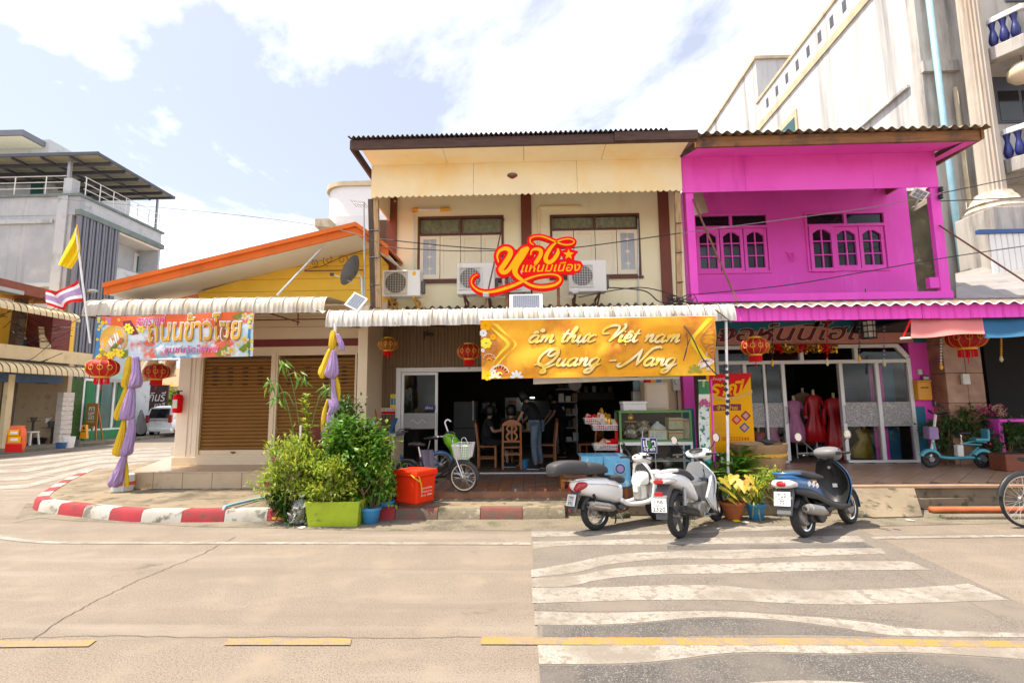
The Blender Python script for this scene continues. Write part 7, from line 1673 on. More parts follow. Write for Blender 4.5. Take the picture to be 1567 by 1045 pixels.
for i,(a,b) in enumerate((((505,740),(500,655)),((548,730),(556,640)),((572,740),(590,668)),((520,700),(530,644)),((440,745),(408,676)))):
    upright(['thin leafy shoot before the mauve cloth','leafy shoot standing above the green mound','leafy shoot leaning right over the blue pots','short leafy shoot left of the cream pier','pale shoot leaning left before the shutters'][i],a,b,7.35,34,.12,M['leaf' if i % 2 else 'leaflime'],40+i,asp=.36)
# ============================================================ scooters
RX=Matrix.Rotation(PI/2,3,'X')
def wheel(par,name,c,r,w_,style,label=None,M0=None):
    c=Vector(c);rr=w_*.5
    prof=[(r-rr*1.5,-rr*.75),(r-rr*.9,-rr),(r-rr*.35,-rr*.85),(r-.004,-rr*.35),(r,0),(r-.004,rr*.35),(r-rr*.35,rr*.85),(r-rr*.9,rr),(r-rr*1.5,rr*.75)]
    k=MB();n=36;b=0
    for q,z in prof:
        for j in range(n):t=2*PI*j/n;k.v.append(c+RX @ Vector((q*cos(t),q*sin(t),z)))
    m_=len(prof)
    k.f=[(i*n+j,i*n+(j+1) % n,((i+1) % m_)*n+(j+1) % n,((i+1) % m_)*n+j) for i in range(m_) for j in range(n)]
    wh=k.build(name,M['rubber'],par,smooth=rad(50))
    ri=r-rr*1.5;k=MB()
    pr=[(ri-.016,-rr*.6),(ri+.004,-rr*.72),(ri+.004,rr*.72),(ri-.016,rr*.6)]
    b=len(k.v)
    for q,z in pr:
        for j in range(n):t=2*PI*j/n;k.v.append(c+RX @ Vector((q*cos(t),q*sin(t),z)))
    k.f += [(i*n+j,i*n+(j+1) % n,((i+1) % 4)*n+(j+1) % n,((i+1) % 4)*n+j) for i in range(4) for j in range(n)]
    k.build('rim',M['chrome'] if style != 'cast' else M['black'],wh,smooth=rad(40))
    k=MB()
    if style == 'wire':
        for j in range(32):
            a=2*PI*j/32;s=1 if j % 2 else-1;a2=a+.5*(1 if j % 4 < 2 else-1)
            k.tube([c+Vector((ri*cos(a),0,ri*sin(a))),c+Vector((.035*cos(a2),s*.03,.035*sin(a2)))],.0022,4,False)
        k.build('spokes',M['chrome'],wh);MB().lathe([(.03,-.045),(.05,-.03),(.035,-.01),(.035,.01),(.05,.03),(.03,.045)],c,18,RX).build('hub',M['castmetal'],wh,smooth=rad(40))
    elif style == 'cast':
        for j in range(5):
            a=2*PI*j/5;d=Vector((cos(a),0,sin(a)));s_=Vector((-sin(a),0,cos(a)))
            for q in (-.25,.25):k.bar(c+d*.03,c+d*ri+s_*q*.12,.02,.03,(0,1,0))
        k.build('spokes',M['greyplastic'],wh);MB().lathe([(.04,-.05),(.045,.05)],c,18,RX).build('hub',M['castmetal'],wh)
        MB().lathe([(.10,-.053),(.10,-.058)],c,24,RX).build('brake_disc',M['galv'],wh)
    else:
        for j in range(3):
            a=2*PI*j/3+.5;d=Vector((cos(a),0,sin(a)));k.bar(c+d*.03,c+d*ri,.06,.03,(0,1,0))
        k.build('spokes',M['yellowtrim'],wh);MB().lathe([(.03,-.05),(.10,-.045),(.115,-.02),(.115,.02),(.10,.045),(.03,.05)],c,24,RX).build('hub',M['castmetal'],wh,smooth=rad(40))
    return wh
def shell(par,secs,m,name,e=2.6,n=18):
    cs=[tuple(x) for x in crom([(c[0],c[1],c[2],a,b,t) for c,a,b,t in secs],4)]
    return MB().loft([((q[0],q[1],q[2]),max(q[3],.004),max(q[4],.004),q[5]) for q in cs],n,e).build(name,m,par,smooth=rad(60))
def shield(par,rows,m,name,th=.018,bulge=.10,nn=12,back=None):
  # rows: (z, x, half width); a curved apron
    q=crom(rows,4);F=[];B_=[]
    for z,x,hw in q:
        F.append([(x-bulge*(abs(2*i/nn-1)**2.2),hw*(2*i/nn-1),z) for i in range(nn+1)]);B_.append([(p[0]-th,p[1]*.97,p[2]) for p in F[-1]])
    k=MB();w_=nn+1
    for r in F+B_:k.v += [Vector(p) for p in r]
    R_=len(q);o=R_*w_
    for i in range(R_-1):
        for j in range(nn):a=i*w_+j;k.f += [(a,a+1,a+w_+1,a+w_),(o+a,o+a+w_,o+a+w_+1,o+a+1)]
        k.f += [(i*w_,(i+1)*w_,o+(i+1)*w_,o+i*w_),(i*w_+nn,o+i*w_+nn,o+(i+1)*w_+nn,(i+1)*w_+nn)]
    for j in range(nn):k.f += [(j,o+j,o+j+1,j+1),((R_-1)*w_+j,(R_-1)*w_+j+1,o+(R_-1)*w_+j+1,o+(R_-1)*w_+j)]
    return k.build(name,m,par,smooth=rad(50))
def fender(par,c,r,w_,a0,a1,m,name):
    k=MB();n=14;cr_=[(-w_/2,-.035),(-w_/2*.9,-.008),(-w_/4,.012),(0,.016),(w_/4,.012),(w_/2*.9,-.008),(w_/2,-.035)]
    for i in range(n+1):
        a=a0+(a1-a0)*i/n
        for y,h in cr_:k.v.append(Vector((c[0]+(r+h)*cos(a),y,c[2]+(r+h)*sin(a))))
    q=len(cr_);k.f=[(i*q+j,(i+1)*q+j,(i+1)*q+j+1,i*q+j+1) for i in range(n) for j in range(q-1)]
    return k.build(name,m,par,smooth=True)
def plate(par,c,rot,lines,s=1.):
    M4=Matrix.Translation(c) @ rot.to_4x4();w_,h=.20*s,.165*s
    p=MB().box(-.004,.004,-w_/2,w_/2,-h/2,h/2).xf(M4).build('licence_plate',M['white'],par,bev=.004)
    for tx,z0,z1,x0,x1 in lines:
        vs,fs=glyphs(tx,1,0,.015);ax=min(v[0] for v in vs);bx_=max(v[0] for v in vs);az=min(v[1] for v in vs);bz=max(v[1] for v in vs)
        MB().add([(-.0062,w_*(.5-(x0+(x1-x0)*(v[0]-ax)/(bx_-ax))),h*(-.5+z0+(z1-z0)*(v[1]-az)/(bz-az))) for v in vs],fs).xf(M4).build('plate_lettering',M['cable'],p)
def mirrors(par,x,z,spread,m='black',up=.20,glass='mirror',tilt=0):
    for s in (-1,1):
        a=Vector((x,s*.17,z));b=Vector((x-.02,s*spread,z+up));MB().tube(crom([tuple(a),tuple(a.lerp(b,.5)+Vector((.01,s*.02,.02))),tuple(b)],4),.0065,6).build('mirror_stalk',M['black'],par)
        mr=MB().lathe([(.02,-.02),(.055,-.012),(.064,0),(.062,.008)],b+Vector((0,s*.015,.03)),20,Matrix.Rotation(s*.12,3,'Z') @ Matrix.Rotation(-PI/2,3,'Y') ,.78).build('mirror',M[m],par,smooth=rad(40))
        MB().lathe([(.056,.009),(.056,.0095)],b+Vector((0,s*.015,.03)),20,Matrix.Rotation(s*.12,3,'Z') @ Matrix.Rotation(-PI/2,3,'Y'),.78).build('mirror_glass',M[glass],mr)
def handle(par,x,z,m_,hw=.33):
    for s in (-1,1):
        MB().tube([(x+.02,s*.09,z),(x-.04,s*hw,z+.005)],.011,8).build('handlebar',M['black'],par)
        MB().tube([(x-.015,s*(hw-.13),z+.003),(x-.045,s*(hw+.01),z+.005)],.018,10).build('grip',M['rubber'],par)
        MB().tube(crom([(x+.03,s*.14,z+.0),(x+.04,s*.2,z-.005),(x+.02,s*(hw-.02),z-.02)],4),.006,6).build('brake_lever',M['steel'],par)
        MB().obox((x,s*(hw-.165),z),(.05,.05,.045)).build('switch_block',M['black'],par,bev=.008)
def exhaust(par,a,b,r,m,tip='chrome'):
    a,b=Vector(a),Vector(b);d=(b-a)
    e=MB().tube([a,a+d*.06,a+d*.2,a+d*.5,a+d*.9,b],[r*.55,r*.8,r*.98,r,r*.95,r*.7],18).build('exhaust',M[m],par,smooth=rad(40))
    MB().tube([a+d*.25+Vector((0,-r*.35,r*.25)),a+d*.85+Vector((0,-r*.35,r*.25))],r*.82,14).build('heat_shield',M[tip],e,smooth=rad(40));MB().tube([b,b+d*.05],r*.35,10).build('tail_pipe',M['black'],e)
    MB().tube(crom([tuple(a),tuple(a+Vector((.14,.03,-.06))),tuple(a+Vector((.3,.08,-.05))),tuple(a+Vector((.4,.1,.02)))],4),.016,8).build('header_pipe',M['rust'],par)
def scoot_base(sc,fz=.0):pass
# ---- A: pearl white step-through, wire wheels
scA=thing('motor_scooter','retro white step-through scooter with wire wheels and a long dark grey seat','scooter',(0,0,0))
wheel(scA,'rear_wheel',(-.62,0,.245),.245,.10,'wire');wheel(scA,'front_wheel',(.62,0,.245),.245,.095,'wire')
shell(scA,[((-1.01,0,.66),.03,.03,0),((-.95,0,.655),.10,.085,0),((-.78,0,.62),.155,.135,0),((-.55,0,.575),.185,.165,0),((-.33,0,.53),.175,.18,-.1),((-.17,0,.47),.12,.16,-.2)],M['pearl'],'body_panel',2.4)
for s in (-1,1):
    MB().tube(crom([(-.95,s*.105,.66),(-.75,s*.165,.665),(-.5,s*.19,.64),(-.28,s*.175,.58)],5),.007,6).build('trim_strip',M['chrome'],scA)
    shell(scA,[((-1.0,s*.075,.60),.03,.02,0),((-.96,s*.09,.63),.045,.06,0),((-.86,s*.12,.65),.045,.045,0),((-.80,s*.13,.66),.01,.01,0)],M['taillight'],'tail_light',2,12)
    MB().tube(crom([(-.25,s*.165,.40),(-.12,s*.16,.33),(.1,s*.17,.31),(.33,s*.18,.34),(.42,s*.19,.44)],5),.034,10).build('floor_trim',M['pearl'],scA,smooth=True)
MB().tube(crom([(-.85,-.17,.735),(-.98,-.1,.73),(-1.02,0,.725),(-.98,.1,.73),(-.85,.17,.735)],5),.012,8).build('grab_rail',M['chrome'],scA)
shell(scA,[((-.40,0,.72),.16,.035,0),((-.2,0,.70),.15,.05,-.1),((-.10,0,.66),.12,.05,-.4)],M['seatvinyl'],'seat_front',3)
shell(scA,[((-1.36,0,.88),.06,.04,0),((-1.32,0,.89),.13,.085,0),((-1.14,0,.915),.165,.10,0),((-.88,0,.90),.17,.10,0),((-.80,0,.89),.165,.09,0)],M['seatvinyl'],'rear_pad',3.6)
shell(scA,[((-.81,0,.87),.15,.08,0),((-.7,0,.875),.165,.09,0),((-.5,0,.855),.155,.075,0),((-.40,0,.83),.12,.045,0)],M['seatvinyl'],'seat',3.2)
MB().bar((-1.15,0,.80),(-.75,0,.76),.12,.04).bar((-.95,0,.79),(-.88,0,.66),.07).bar((-.6,0,.78),(-.58,0,.70),.08).build('pad_bracket',M['rust'],scA)
MB().add([(-.93,-.10,.60),(-.93,.10,.60),(-1.04,.09,.30),(-1.04,-.09,.30),(-.90,-.10,.60),(-.90,.10,.60),(-1.01,.09,.30),(-1.01,-.09,.30)],[(0,3,2,1),(4,5,6,7),(0,1,5,4),(1,2,6,5),(2,3,7,6),(3,0,4,7)]).build('rear_fender',M['greyplastic'],scA,bev=.01)
fender(scA,(-.62,0,.245),.29,.17,rad(25),rad(165),M['black'],'inner_fender')
plate(scA,Vector((-1.025,0,.455)),Matrix.Rotation(rad(18),3,'Y'),[('1กข',.58,.88,.22,.78),('อุดรธานี',.42,.53,.2,.8),('392',.08,.37,.2,.8)])
MB().lathe([(.02,0),(.022,.015)],(-1.05,0,.315),10,Matrix.Rotation(-PI/2,3,'Y')).build('reflector',M['taillight'],scA)
MB().box(-.28,.38,-.15,.15,.27,.325).build('floorboard',M['greyplastic'],scA,bev=.015)
shield(scA,[(.28,.40,.16),(.36,.44,.19),(.55,.50,.215),(.72,.49,.20),(.86,.44,.13),(.90,.42,.08)],M['pearl'],'leg_shield',.02,.11)
for s in (-1,1):MB().tube(crom([(.34,s*.185,.34),(.385,s*.215,.55),(.375,s*.20,.72),(.36,s*.135,.85),(.37,s*.07,.915)],5),.020,10).build('shield_edge',M['pearl'],scA,smooth=True)
shell(scA,[((.22,0,.60),.10,.05,0),((.27,0,.64),.13,.09,0),((.36,0,.66),.15,.11,0)],M['pearl'],'front_pocket',3)
MB().box(.20,.37,-.085,.085,.33,.57).build('centre_tunnel',M['galv'],scA,bev=.03);MB().box(.192,.199,-.05,.05,.46,.55).build('tunnel_label',M['paper'],scA)
MB().box(.36,.372,-.15,.15,.55,.86).build('inner_panel',M['greyplastic'],scA,bev=.02)
MB().tube(crom([(.29,-.04,.78),(.27,-.04,.72),(.27,.04,.72),(.29,.04,.78)],5),.008,6).build('bag_hook',M['chrome'],scA)
fender(scA,(.62,0,.245),.275,.13,rad(-5),rad(122),M['pearl'],'front_fender')
for s in (-1,1):MB().tube([(.47,s*.065,.66),(.62,s*.065,.245)],.018,10).build('fork_leg',M['galv'],scA)
MB().tube([(.40,0,.95),(.49,0,.62)],.035,12).build('steering_column',M['black'],scA)
shell(scA,[((.26,0,.96),.06,.03,0),((.30,0,.965),.115,.055,0),((.40,0,.96),.14,.085,0),((.50,0,.935),.10,.08,0),((.53,0,.93),.06,.05,0)],M['pearl'],'handlebar_cover',2.4)
MB().lathe([(.065,0),(.06,.02),(.03,.035)],(.52,0,.93),18,Matrix.Rotation(PI/2,3,'Y')).build('headlight',M['clearlens'],scA,smooth=True)
MB().lathe([(.055,0),(.05,.01)],(.30,0,1.005),16,Matrix.Rotation(rad(-35),3,'Y'),1.3).build('speedometer',M['black'],scA)
handle(scA,.30,.985,'pearl');mirrors(scA,.33,1.0,.29,up=.13)
exhaust(scA,(-.38,-.155,.29),(-.86,-.175,.385),.058,'castmetal')
MB().box(-.55,-.2,-.11,.12,.20,.36).lathe([(.10,-.06),(.10,.06)],(-.42,-.10,.27),18,RX).build('engine',M['black'],scA,bev=.02);MB().box(-.66,-.25,.09,.15,.19,.30).build('drive_case',M['castmetal'],scA,bev=.03)
for s in (-1,1):MB().tube([(-.62,s*.12,.27),(-.72,s*.13,.52)],.022,8).build('shock_absorber',M['black'],scA)
MB().tube(crom([(-.15,.1,.24),(-.12,.16,.06),(-.14,.2,.006)],4),.012,6).build('side_stand',M['black'],scA)
MB().tube([(-.28,-.12,.22),(-.25,-.17,.1)],.01,6).build('kick_start',M['steel'],scA)
for s in (-1,1):MB().tube(crom([(.30,s*.12,.97),(.40,s*.22,.90),(.44,s*.1,.78)],5),.006,5).build('brake_cable',M['cable'],scA)
# ---- B: bright white slim scooter seen from behind
scB=thing('motor_scooter','slim bright white motorcycle with thin cast wheels seen from behind, between the other two scooters','scooter',(0,0,0))
wheel(scB,'rear_wheel',(-.62,0,.275),.275,.085,'cast');wheel(scB,'front_wheel',(.64,0,.275),.275,.075,'cast')
shell(scB,[((-1.00,0,.80),.03,.02,0),((-.94,0,.785),.10,.055,0),((-.75,0,.745),.135,.085,0),((-.5,0,.68),.14,.115,.12),((-.28,0,.58),.12,.14,.2),((-.08,0,.46),.07,.09,.3)],M['clearwhite'],'body_panel',2.6)
shell(scB,[((-.78,0,.835),.10,.03,0),((-.6,0,.825),.135,.045,0),((-.35,0,.765),.125,.05,.1),((-.12,0,.69),.08,.035,.2)],M['seatvinyl'],'seat',3)
MB().tube(crom([(-.72,-.13,.85),(-.92,-.12,.865),(-1.02,-.07,.86),(-1.04,0,.86),(-1.02,.07,.86),(-.92,.12,.865),(-.72,.13,.85)],4),.022,8).build('grab_rail',M['clearwhite'],scB,smooth=True)
for s in (-1,1):
    shell(scB,[((-1.03,s*.05,.745),.05,.022,0),((-.97,s*.08,.745),.06,.035,0),((-.86,s*.125,.735),.03,.028,0),((-.80,s*.14,.73),.008,.008,0)],M['clearlens'],'indicator',2,12)
shell(scB,[((-1.045,0,.745),.06,.02,0),((-1.0,0,.745),.08,.035,0),((-.9,0,.74),.09,.04,0)],M['taillight'],'tail_light',2.4,12)
MB().add([(-.90,-.09,.70),(-.90,.09,.70),(-1.02,.08,.55),(-1.02,-.08,.55),(-1.08,.07,.30),(-1.08,-.07,.30),(-.82,-.09,.66),(-.82,.09,.66),(-.95,.08,.52),(-.95,-.08,.52),(-1.05,.07,.30),(-1.05,-.07,.30)],
   [(0,3,2,1),(3,5,4,2),(6,7,8,9),(9,8,10,11),(0,6,9,3),(3,9,11,5),(1,2,8,7),(2,4,10,8),(4,5,11,10)]).build('rear_fender',M['greyplastic'],scB,bev=.006)
MB().obox((-1.06,0,.60),(.02,.11,.05)).build('reflector',M['taillight'],scB,bev=.006)
plate(scB,Vector((-1.09,.0,.47)),Matrix.Rotation(rad(10),3,'Y'),[('1กธ',.60,.90,.22,.78),('นครพนม',.44,.54,.25,.75),('2320',.08,.38,.08,.92)])
fender(scB,(-.62,0,.275),.315,.13,rad(40),rad(150),M['black'],'inner_fender')
shield(scB,[(.20,.30,.10),(.32,.40,.15),(.5,.46,.21),(.68,.46,.22),(.82,.40,.14),(.88,.37,.08)],M['clearwhite'],'leg_shield',.02,.20)
for s in (-1,1):
    k=MB();q=[(.40,.66,.10),(.30,.72,.18),(.12,.60,.2),(.02,.42,.17),(.15,.28,.17),(.34,.20,.14)]
    k.add([(x,s*y,z) for x,z,y in q]+[(x,s*(y-.03),z) for x,z,y in q],[tuple(range(6)) if s < 0 else tuple(range(6))[::-1],tuple(range(6,12))[::-1] if s < 0 else tuple(range(6,12))]+[(i,(i+1) % 6,6+(i+1) % 6,6+i) for i in range(6)]);k.build('side_cowl',M['clearwhite'],scB,bev=.02)
MB().box(.05,.36,-.08,.08,.32,.60).build('frame_tunnel',M['greyplastic'],scB,bev=.03);MB().tube([(-.1,0,.46),(.25,0,.36),(.42,0,.62)],.05,10).build('frame_spine',M['greyplastic'],scB)
fender(scB,(.64,0,.275),.30,.105,rad(-10),rad(120),M['clearwhite'],'front_fender')
for s in (-1,1):MB().tube([(.46,s*.06,.72),(.64,s*.06,.275)],.017,10).build('fork_leg',M['black'],scB);MB().tube([(-.62,s*.10,.29),(-.55,s*.115,.62)],.024,10).build('shock_absorber',M['steel'],scB)
MB().tube([(.36,0,.98),(.47,0,.70)],.035,12).build('steering_column',M['black'],scB)
shell(scB,[((.20,0,.975),.08,.03,0),((.26,0,.985),.17,.05,0),((.36,0,.99),.19,.075,0),((.46,0,.96),.14,.085,0),((.52,0,.93),.06,.05,0)],M['clearwhite'],'handlebar_cover',2.4)
shell(scB,[((.17,0,1.02),.03,.01,-.3),((.22,0,1.035),.10,.014,-.3),((.30,0,1.055),.09,.012,-.3)],M['black'],'instrument_panel',2.4)
handle(scB,.26,.98,'black');mirrors(scB,.30,1.02,.30,'black',.15)
exhaust(scB,(-.30,-.14,.26),(-.88,-.17,.40),.05,'black','black')
MB().box(-.3,.12,-.10,.10,.17,.36).lathe([(.09,-.13),(.10,-.10),(.10,.10),(.09,.13)],(-.10,0,.27),18,RX).build('engine',M['castmetal'],scB,bev=.02)
MB().bar((-.15,-.09,.27),(-.62,-.09,.275),.05,.03).bar((-.15,.09,.27),(-.62,.09,.275),.06,.04).build('swing_arm',M['black'],scB)
MB().tube(crom([(.0,.10,.2),(.02,.15,.08),(-.02,.2,.006)],4),.012,6).build('side_stand',M['steel'],scB)
for s in (-1,1):MB().tube([(.05,s*.08,.19),(.04,s*.24,.19)],.016,8).build('foot_peg',M['rubber'],scB)
MB().tube(crom([(-.05,-.12,.24),(-.12,-.16,.2),(.15,-.17,.18)],4),.010,6).build('brake_pedal',M['steel'],scB)
k=MB()
for j in range(5):k.tube(crom([(.2,-.10,.84+.012*j),(.08,-.14,.72-.02*j),(-.05,-.12,.66+.01*j)],5),.003,4)
k.build('luggage_net',M['cable'],scB)
# ---- C: blue and black scooter on the right
scC=thing('motor_scooter','blue and black scooter with grey handlebar cover and round bright mirrors, rightmost of the three','scooter',(0,0,0))
wheel(scC,'rear_wheel',(-.62,0,.25),.25,.105,'solid');wheel(scC,'front_wheel',(.62,0,.25),.25,.095,'solid')
shell(scC,[((-.97,0,.715),.07,.03,0),((-.93,0,.71),.13,.07,0),((-.75,0,.675),.15,.105,0),((-.5,0,.61),.155,.12,.1),((-.3,0,.53),.13,.12,.2),((-.12,0,.43),.09,.08,.3)],M['scootblue'],'body_panel',2.8)
for s in (-1,1):
    k=MB();
    for (x,z,w_,h,ln) in ((-.62,.665,.02,.05,.07),(-.52,.645,.02,.05,.07),(-.43,.62,.02,.045,.06)):k.obox((x,s*(.156),z),(ln,.012,h),Matrix.Rotation(-.35,3,'Y'))
    k.build('body_graphic',M['paper'],scC)
    shell(scC,[((-.9,s*.10,.60),.03,.03,0),((-.7,s*.135,.56),.03,.06,0),((-.45,s*.14,.50),.03,.06,.2),((-.2,s*.12,.40),.03,.06,.35),((.1,s*.13,.31),.03,.05,.1),((.36,s*.15,.30),.02,.04,0)],M['black'],'lower_panel',2.4,12)
shell(scC,[((-.80,0,.80),.10,.02,0),((-.7,0,.80),.15,.045,0),((-.45,0,.755),.14,.05,.1),((-.28,0,.73),.12,.045,.1),((-.10,0,.70),.10,.03,.3)],M['seatvinyl'],'seat',3)
MB().tube(crom([(-.75,-.14,.80),(-.93,-.12,.815),(-.99,0,.815),(-.93,.12,.815),(-.75,.14,.80)],5),.018,8).build('grab_rail',M['scootblue'],scC,smooth=True)
shell(scC,[((-1.0,0,.68),.11,.025,0),((-.97,0,.69),.145,.055,0),((-.88,0,.68),.155,.05,0)],M['clearlens'],'tail_lens',2.6,14);shell(scC,[((-1.012,0,.685),.05,.018,0),((-.99,0,.69),.07,.04,0),((-.95,0,.69),.06,.04,0)],M['taillight'],'tail_light',2.4,12)
MB().add([(-.90,-.10,.64),(-.90,.10,.64),(-1.06,.09,.33),(-1.06,-.09,.33),(-.86,-.10,.62),(-.86,.10,.62),(-1.02,.09,.31),(-1.02,-.09,.31)],[(0,3,2,1),(4,5,6,7),(0,1,5,4),(1,2,6,5),(2,3,7,6),(3,0,4,7)]).build('rear_fender',M['greyplastic'],scC,bev=.01)
plate(scC,Vector((-1.03,0,.515)),Matrix.Rotation(rad(16),3,'Y'),[('กนจ',.58,.88,.25,.75),('นครพนม',.42,.52,.25,.75),('75',.08,.38,.34,.66)],1.05)
fender(scC,(-.62,0,.25),.29,.16,rad(25),rad(150),M['black'],'inner_fender')
MB().box(-.22,.40,-.14,.14,.27,.33).build('floorboard',M['black'],scC,bev=.02)
shield(scC,[(.27,.38,.15),(.36,.44,.19),(.55,.50,.23),(.72,.48,.22),(.86,.42,.15),(.90,.40,.10)],M['scootblue'],'leg_shield',.012,.14)
shield(scC,[(.30,.35,.14),(.38,.41,.175),(.55,.465,.212),(.72,.445,.20),(.85,.385,.135),(.89,.365,.09)],M['black'],'inner_panel',.012,.14)
MB().tube([(.33,0,.80),(.30,0,.80)],.02,10).build('ignition_lock',M['steel'],scC);MB().obox((.38,0,.55),(.012,.06,.05)).build('panel_sticker',M['paper'],scC)
fender(scC,(.62,0,.25),.28,.13,rad(-10),rad(118),M['scootblue'],'front_fender')
for s in (-1,1):MB().tube([(.46,s*.065,.68),(.62,s*.065,.25)],.018,10).build('fork_leg',M['black'],scC);MB().tube([(-.62,s*.12,.27),(-.74,s*.12,.56)],.024,8).build('shock_absorber',M['black'],scC)
MB().tube([(.36,0,.98),(.46,0,.68)],.045,12).build('steering_column',M['black'],scC)
M['greycover']=mat('grey_cover_paint',(.17,.165,.17),.45,.05)
shell(scC,[((.20,0,1.0),.08,.035,0),((.25,0,1.0),.15,.06,0),((.35,0,1.0),.18,.085,0),((.46,0,.97),.13,.085,0),((.52,0,.95),.05,.05,0)],M['greycover'],'handlebar_cover',2.6)
handle(scC,.27,.995,'black',.34);mirrors(scC,.30,1.04,.32,'greyplastic',.17)
exhaust(scC,(-.36,-.16,.29),(-.86,-.18,.39),.062,'castmetal','steel')
MB().box(-.6,-.2,-.11,.13,.18,.36).lathe([(.11,-.06),(.11,.06)],(-.42,-.10,.27),18,RX).build('engine',M['black'],scC,bev=.02)
MB().tube(crom([(-.12,.12,.24),(-.1,.17,.08),(-.13,.22,.006)],4),.012,6).build('side_stand',M['steel'],scC)
def park(o,rear_px,head_deg,lean=-6,rear_x=-.62,k=.93):
    g=G(*rear_px);h=rad(head_deg);o.location=(g.x-k*rear_x*cos(h),g.y-k*rear_x*sin(h),0)
    o.rotation_euler=(rad(lean),0,h);o.scale=(k,)*3
park(scA,(913,811),31,k=.88);park(scB,(1042,823),50);park(scC,(1234,822),36)
# ============================================================ bicycles
def bicycle(label,frame_m,r=.235,basket='whitemetal',name='bicycle',wb=.95,wire=True):
    t=thing(name,label,'bicycle',(0,0,0));rx,fx=-wb*.45,wb*.55
    for nm,x in (('rear_wheel',rx),('front_wheel',fx)):wheel(t,nm,(x,0,r),r,.042,'wire')
    for x in (rx,fx):fender(t,(x,0,r),r+.02,.06,rad(-20) if x == rx else rad(-10),rad(170),M[frame_m],'mudguard')
    hx,hz=fx-.16,r+.42
    MB().tube(crom([(fx-.14,0,r+.30),(fx-.28,0,r+.10),(.05,0,r-.02),(-.1,0,r+.0)],6),.021,10).build('frame',M[frame_m],t,smooth=True)
    MB().tube([(-.12,0,r-.02),(-.2,0,r+.30)],.017,8).build('seat_tube',M[frame_m],t);MB().tube([(-.2,0,r+.28),(-.235,0,r+.46)],.012,8).build('seat_post',M['chrome'],t)
    for s in (-1,1):
        MB().tube([(-.13,s*.03,r),(rx,s*.05,r)],.009,6).tube([(-.2,s*.02,r+.26),(rx,s*.05,r)],.008,6).build('rear_stay',M[frame_m],t);MB().tube([(fx-.11,s*.035,r+.30),(fx,s*.045,r)],.010,6).build('fork_leg',M['chrome'],t)
    shell(t,[((-.37,0,r+.50),.09,.03,0),((-.28,0,r+.505),.085,.03,0),((-.12,0,r+.49),.025,.02,0)],M['black'],'saddle',2.4)
    MB().tube([(fx-.12,0,r+.28),(hx-.02,0,r+.58)],.014,8).build('stem',M['chrome'],t)
    for s in (-1,1):MB().tube(crom([(hx-.02,0,r+.58),(hx+.0,s*.10,r+.64),(hx-.1,s*.24,r+.66),(hx-.2,s*.25,r+.65)],5),.010,8).build('handlebar',M['chrome'],t);MB().tube([(hx-.1,s*.245,r+.66),(hx-.22,s*.25,r+.65)],.016,8).build('grip',M['black'],t)
    MB().lathe([(.07,-.004),(.07,.004)],(-.13,-.05,r-.02),20,RX).build('chainring',M['steel'],t)
    for s in (-1,1):MB().bar((-.13,s*.06,r-.02),(-.13+s*.1,s*.07,r-.12),.014).obox((-.13+s*.1,s*.12,r-.125),(.08,.09,.02)).build('pedal',M['black'],t)
    if basket:
        bx=hx+.17;bz=r+.30;k=MB();h=.21
        for j in range(9):
            f=j/8;ex=.10+.035*f;ey=.12+.04*f;z=bz+h*f;k.tube([(bx-ex,-ey,z),(bx+ex,-ey,z),(bx+ex,ey,z),(bx-ex,ey,z),(bx-ex,-ey,z)],.0035 if j < 8 else .007,4)
        for j in range(9):
            f=-1+2*j/8
            for s in (-1,1):k.tube([(bx+f*.10,s*.12,bz),(bx+f*.135,s*.16,bz+h)],.0035,4).tube([(bx+s*.10,f*.12,bz),(bx+s*.135,f*.16,bz+h)],.0035,4)
        for j in range(5):k.tube([(bx-.1+.05*j,-.12,bz),(bx-.1+.05*j,.12,bz)],.003,4)
        stuff(k.build('basket',M[basket],t));MB().tube([(bx-.1,0,bz),(fx-.12,0,r+.36)],.008,5).build('basket_stay',M['chrome'],t)
    return t
def place(o,x,y,z,deg,lean=4):o.location=(x,y,z);o.rotation_euler=(rad(lean),0,rad(deg));return o
bk=bicycle('small dark bicycle with a white wire basket standing on the tiled porch','black')
g=G(710,753,ZF);hd=rad(-14);place(bk,g.x-.52*cos(hd),g.y-.52*sin(hd),ZF,-14,5)
b2=bicycle('bicycle with a white basket parked behind the orange-red box','scootblue',basket='whitemetal')
g=P(625,700,9.55);place(b2,g.x+.12,9.75,ZF,187,-3)
cv2=thing('cloth_cover','pale mauve cloth draped over the rear bicycle','cloth',(P(650,720,9.6).x,9.6,ZF));MB().grid(lambda u,v:P(640+22*u+6*v,688+46*v,9.45)+Vector((0,.04*sin(u*14)+.02*sin(v*8),0)),14,8).build('cloth',mat('pale_mauve_cloth',(.40,.34,.42),.9,.1,trans=.2),cv2,smooth=True)
um=thing('umbrella','furled lime green umbrella with a white crook handle on the bicycle','umbrella',P(690,700,8.6));yq=8.62
p0,p1,p2=P(702,708,yq),P(692,676,yq),P(682,655,yq)
k=MB();c=crom([tuple(P(703,710,yq)),tuple(P(697,694,yq)),tuple(P(692,678,yq)),tuple(P(687,664,yq))],5);rs=[.02,.04,.055,.065,.07,.07,.065,.08,.10,.12,.13,.125,.12,.11,.09,.06]
MB().rings([[(p[0]+r*.9*(1+.25*sin(k_*3+i*.5))*cos(k_*PI/10),p[1]+r*.6*sin(k_*PI/10),p[2]+r*.15*sin(k_*PI/5)) for k_ in range(20)] for i,(p,r) in enumerate(zip(c,rs))]).build('canopy',M['limecloth'],um,smooth=True)
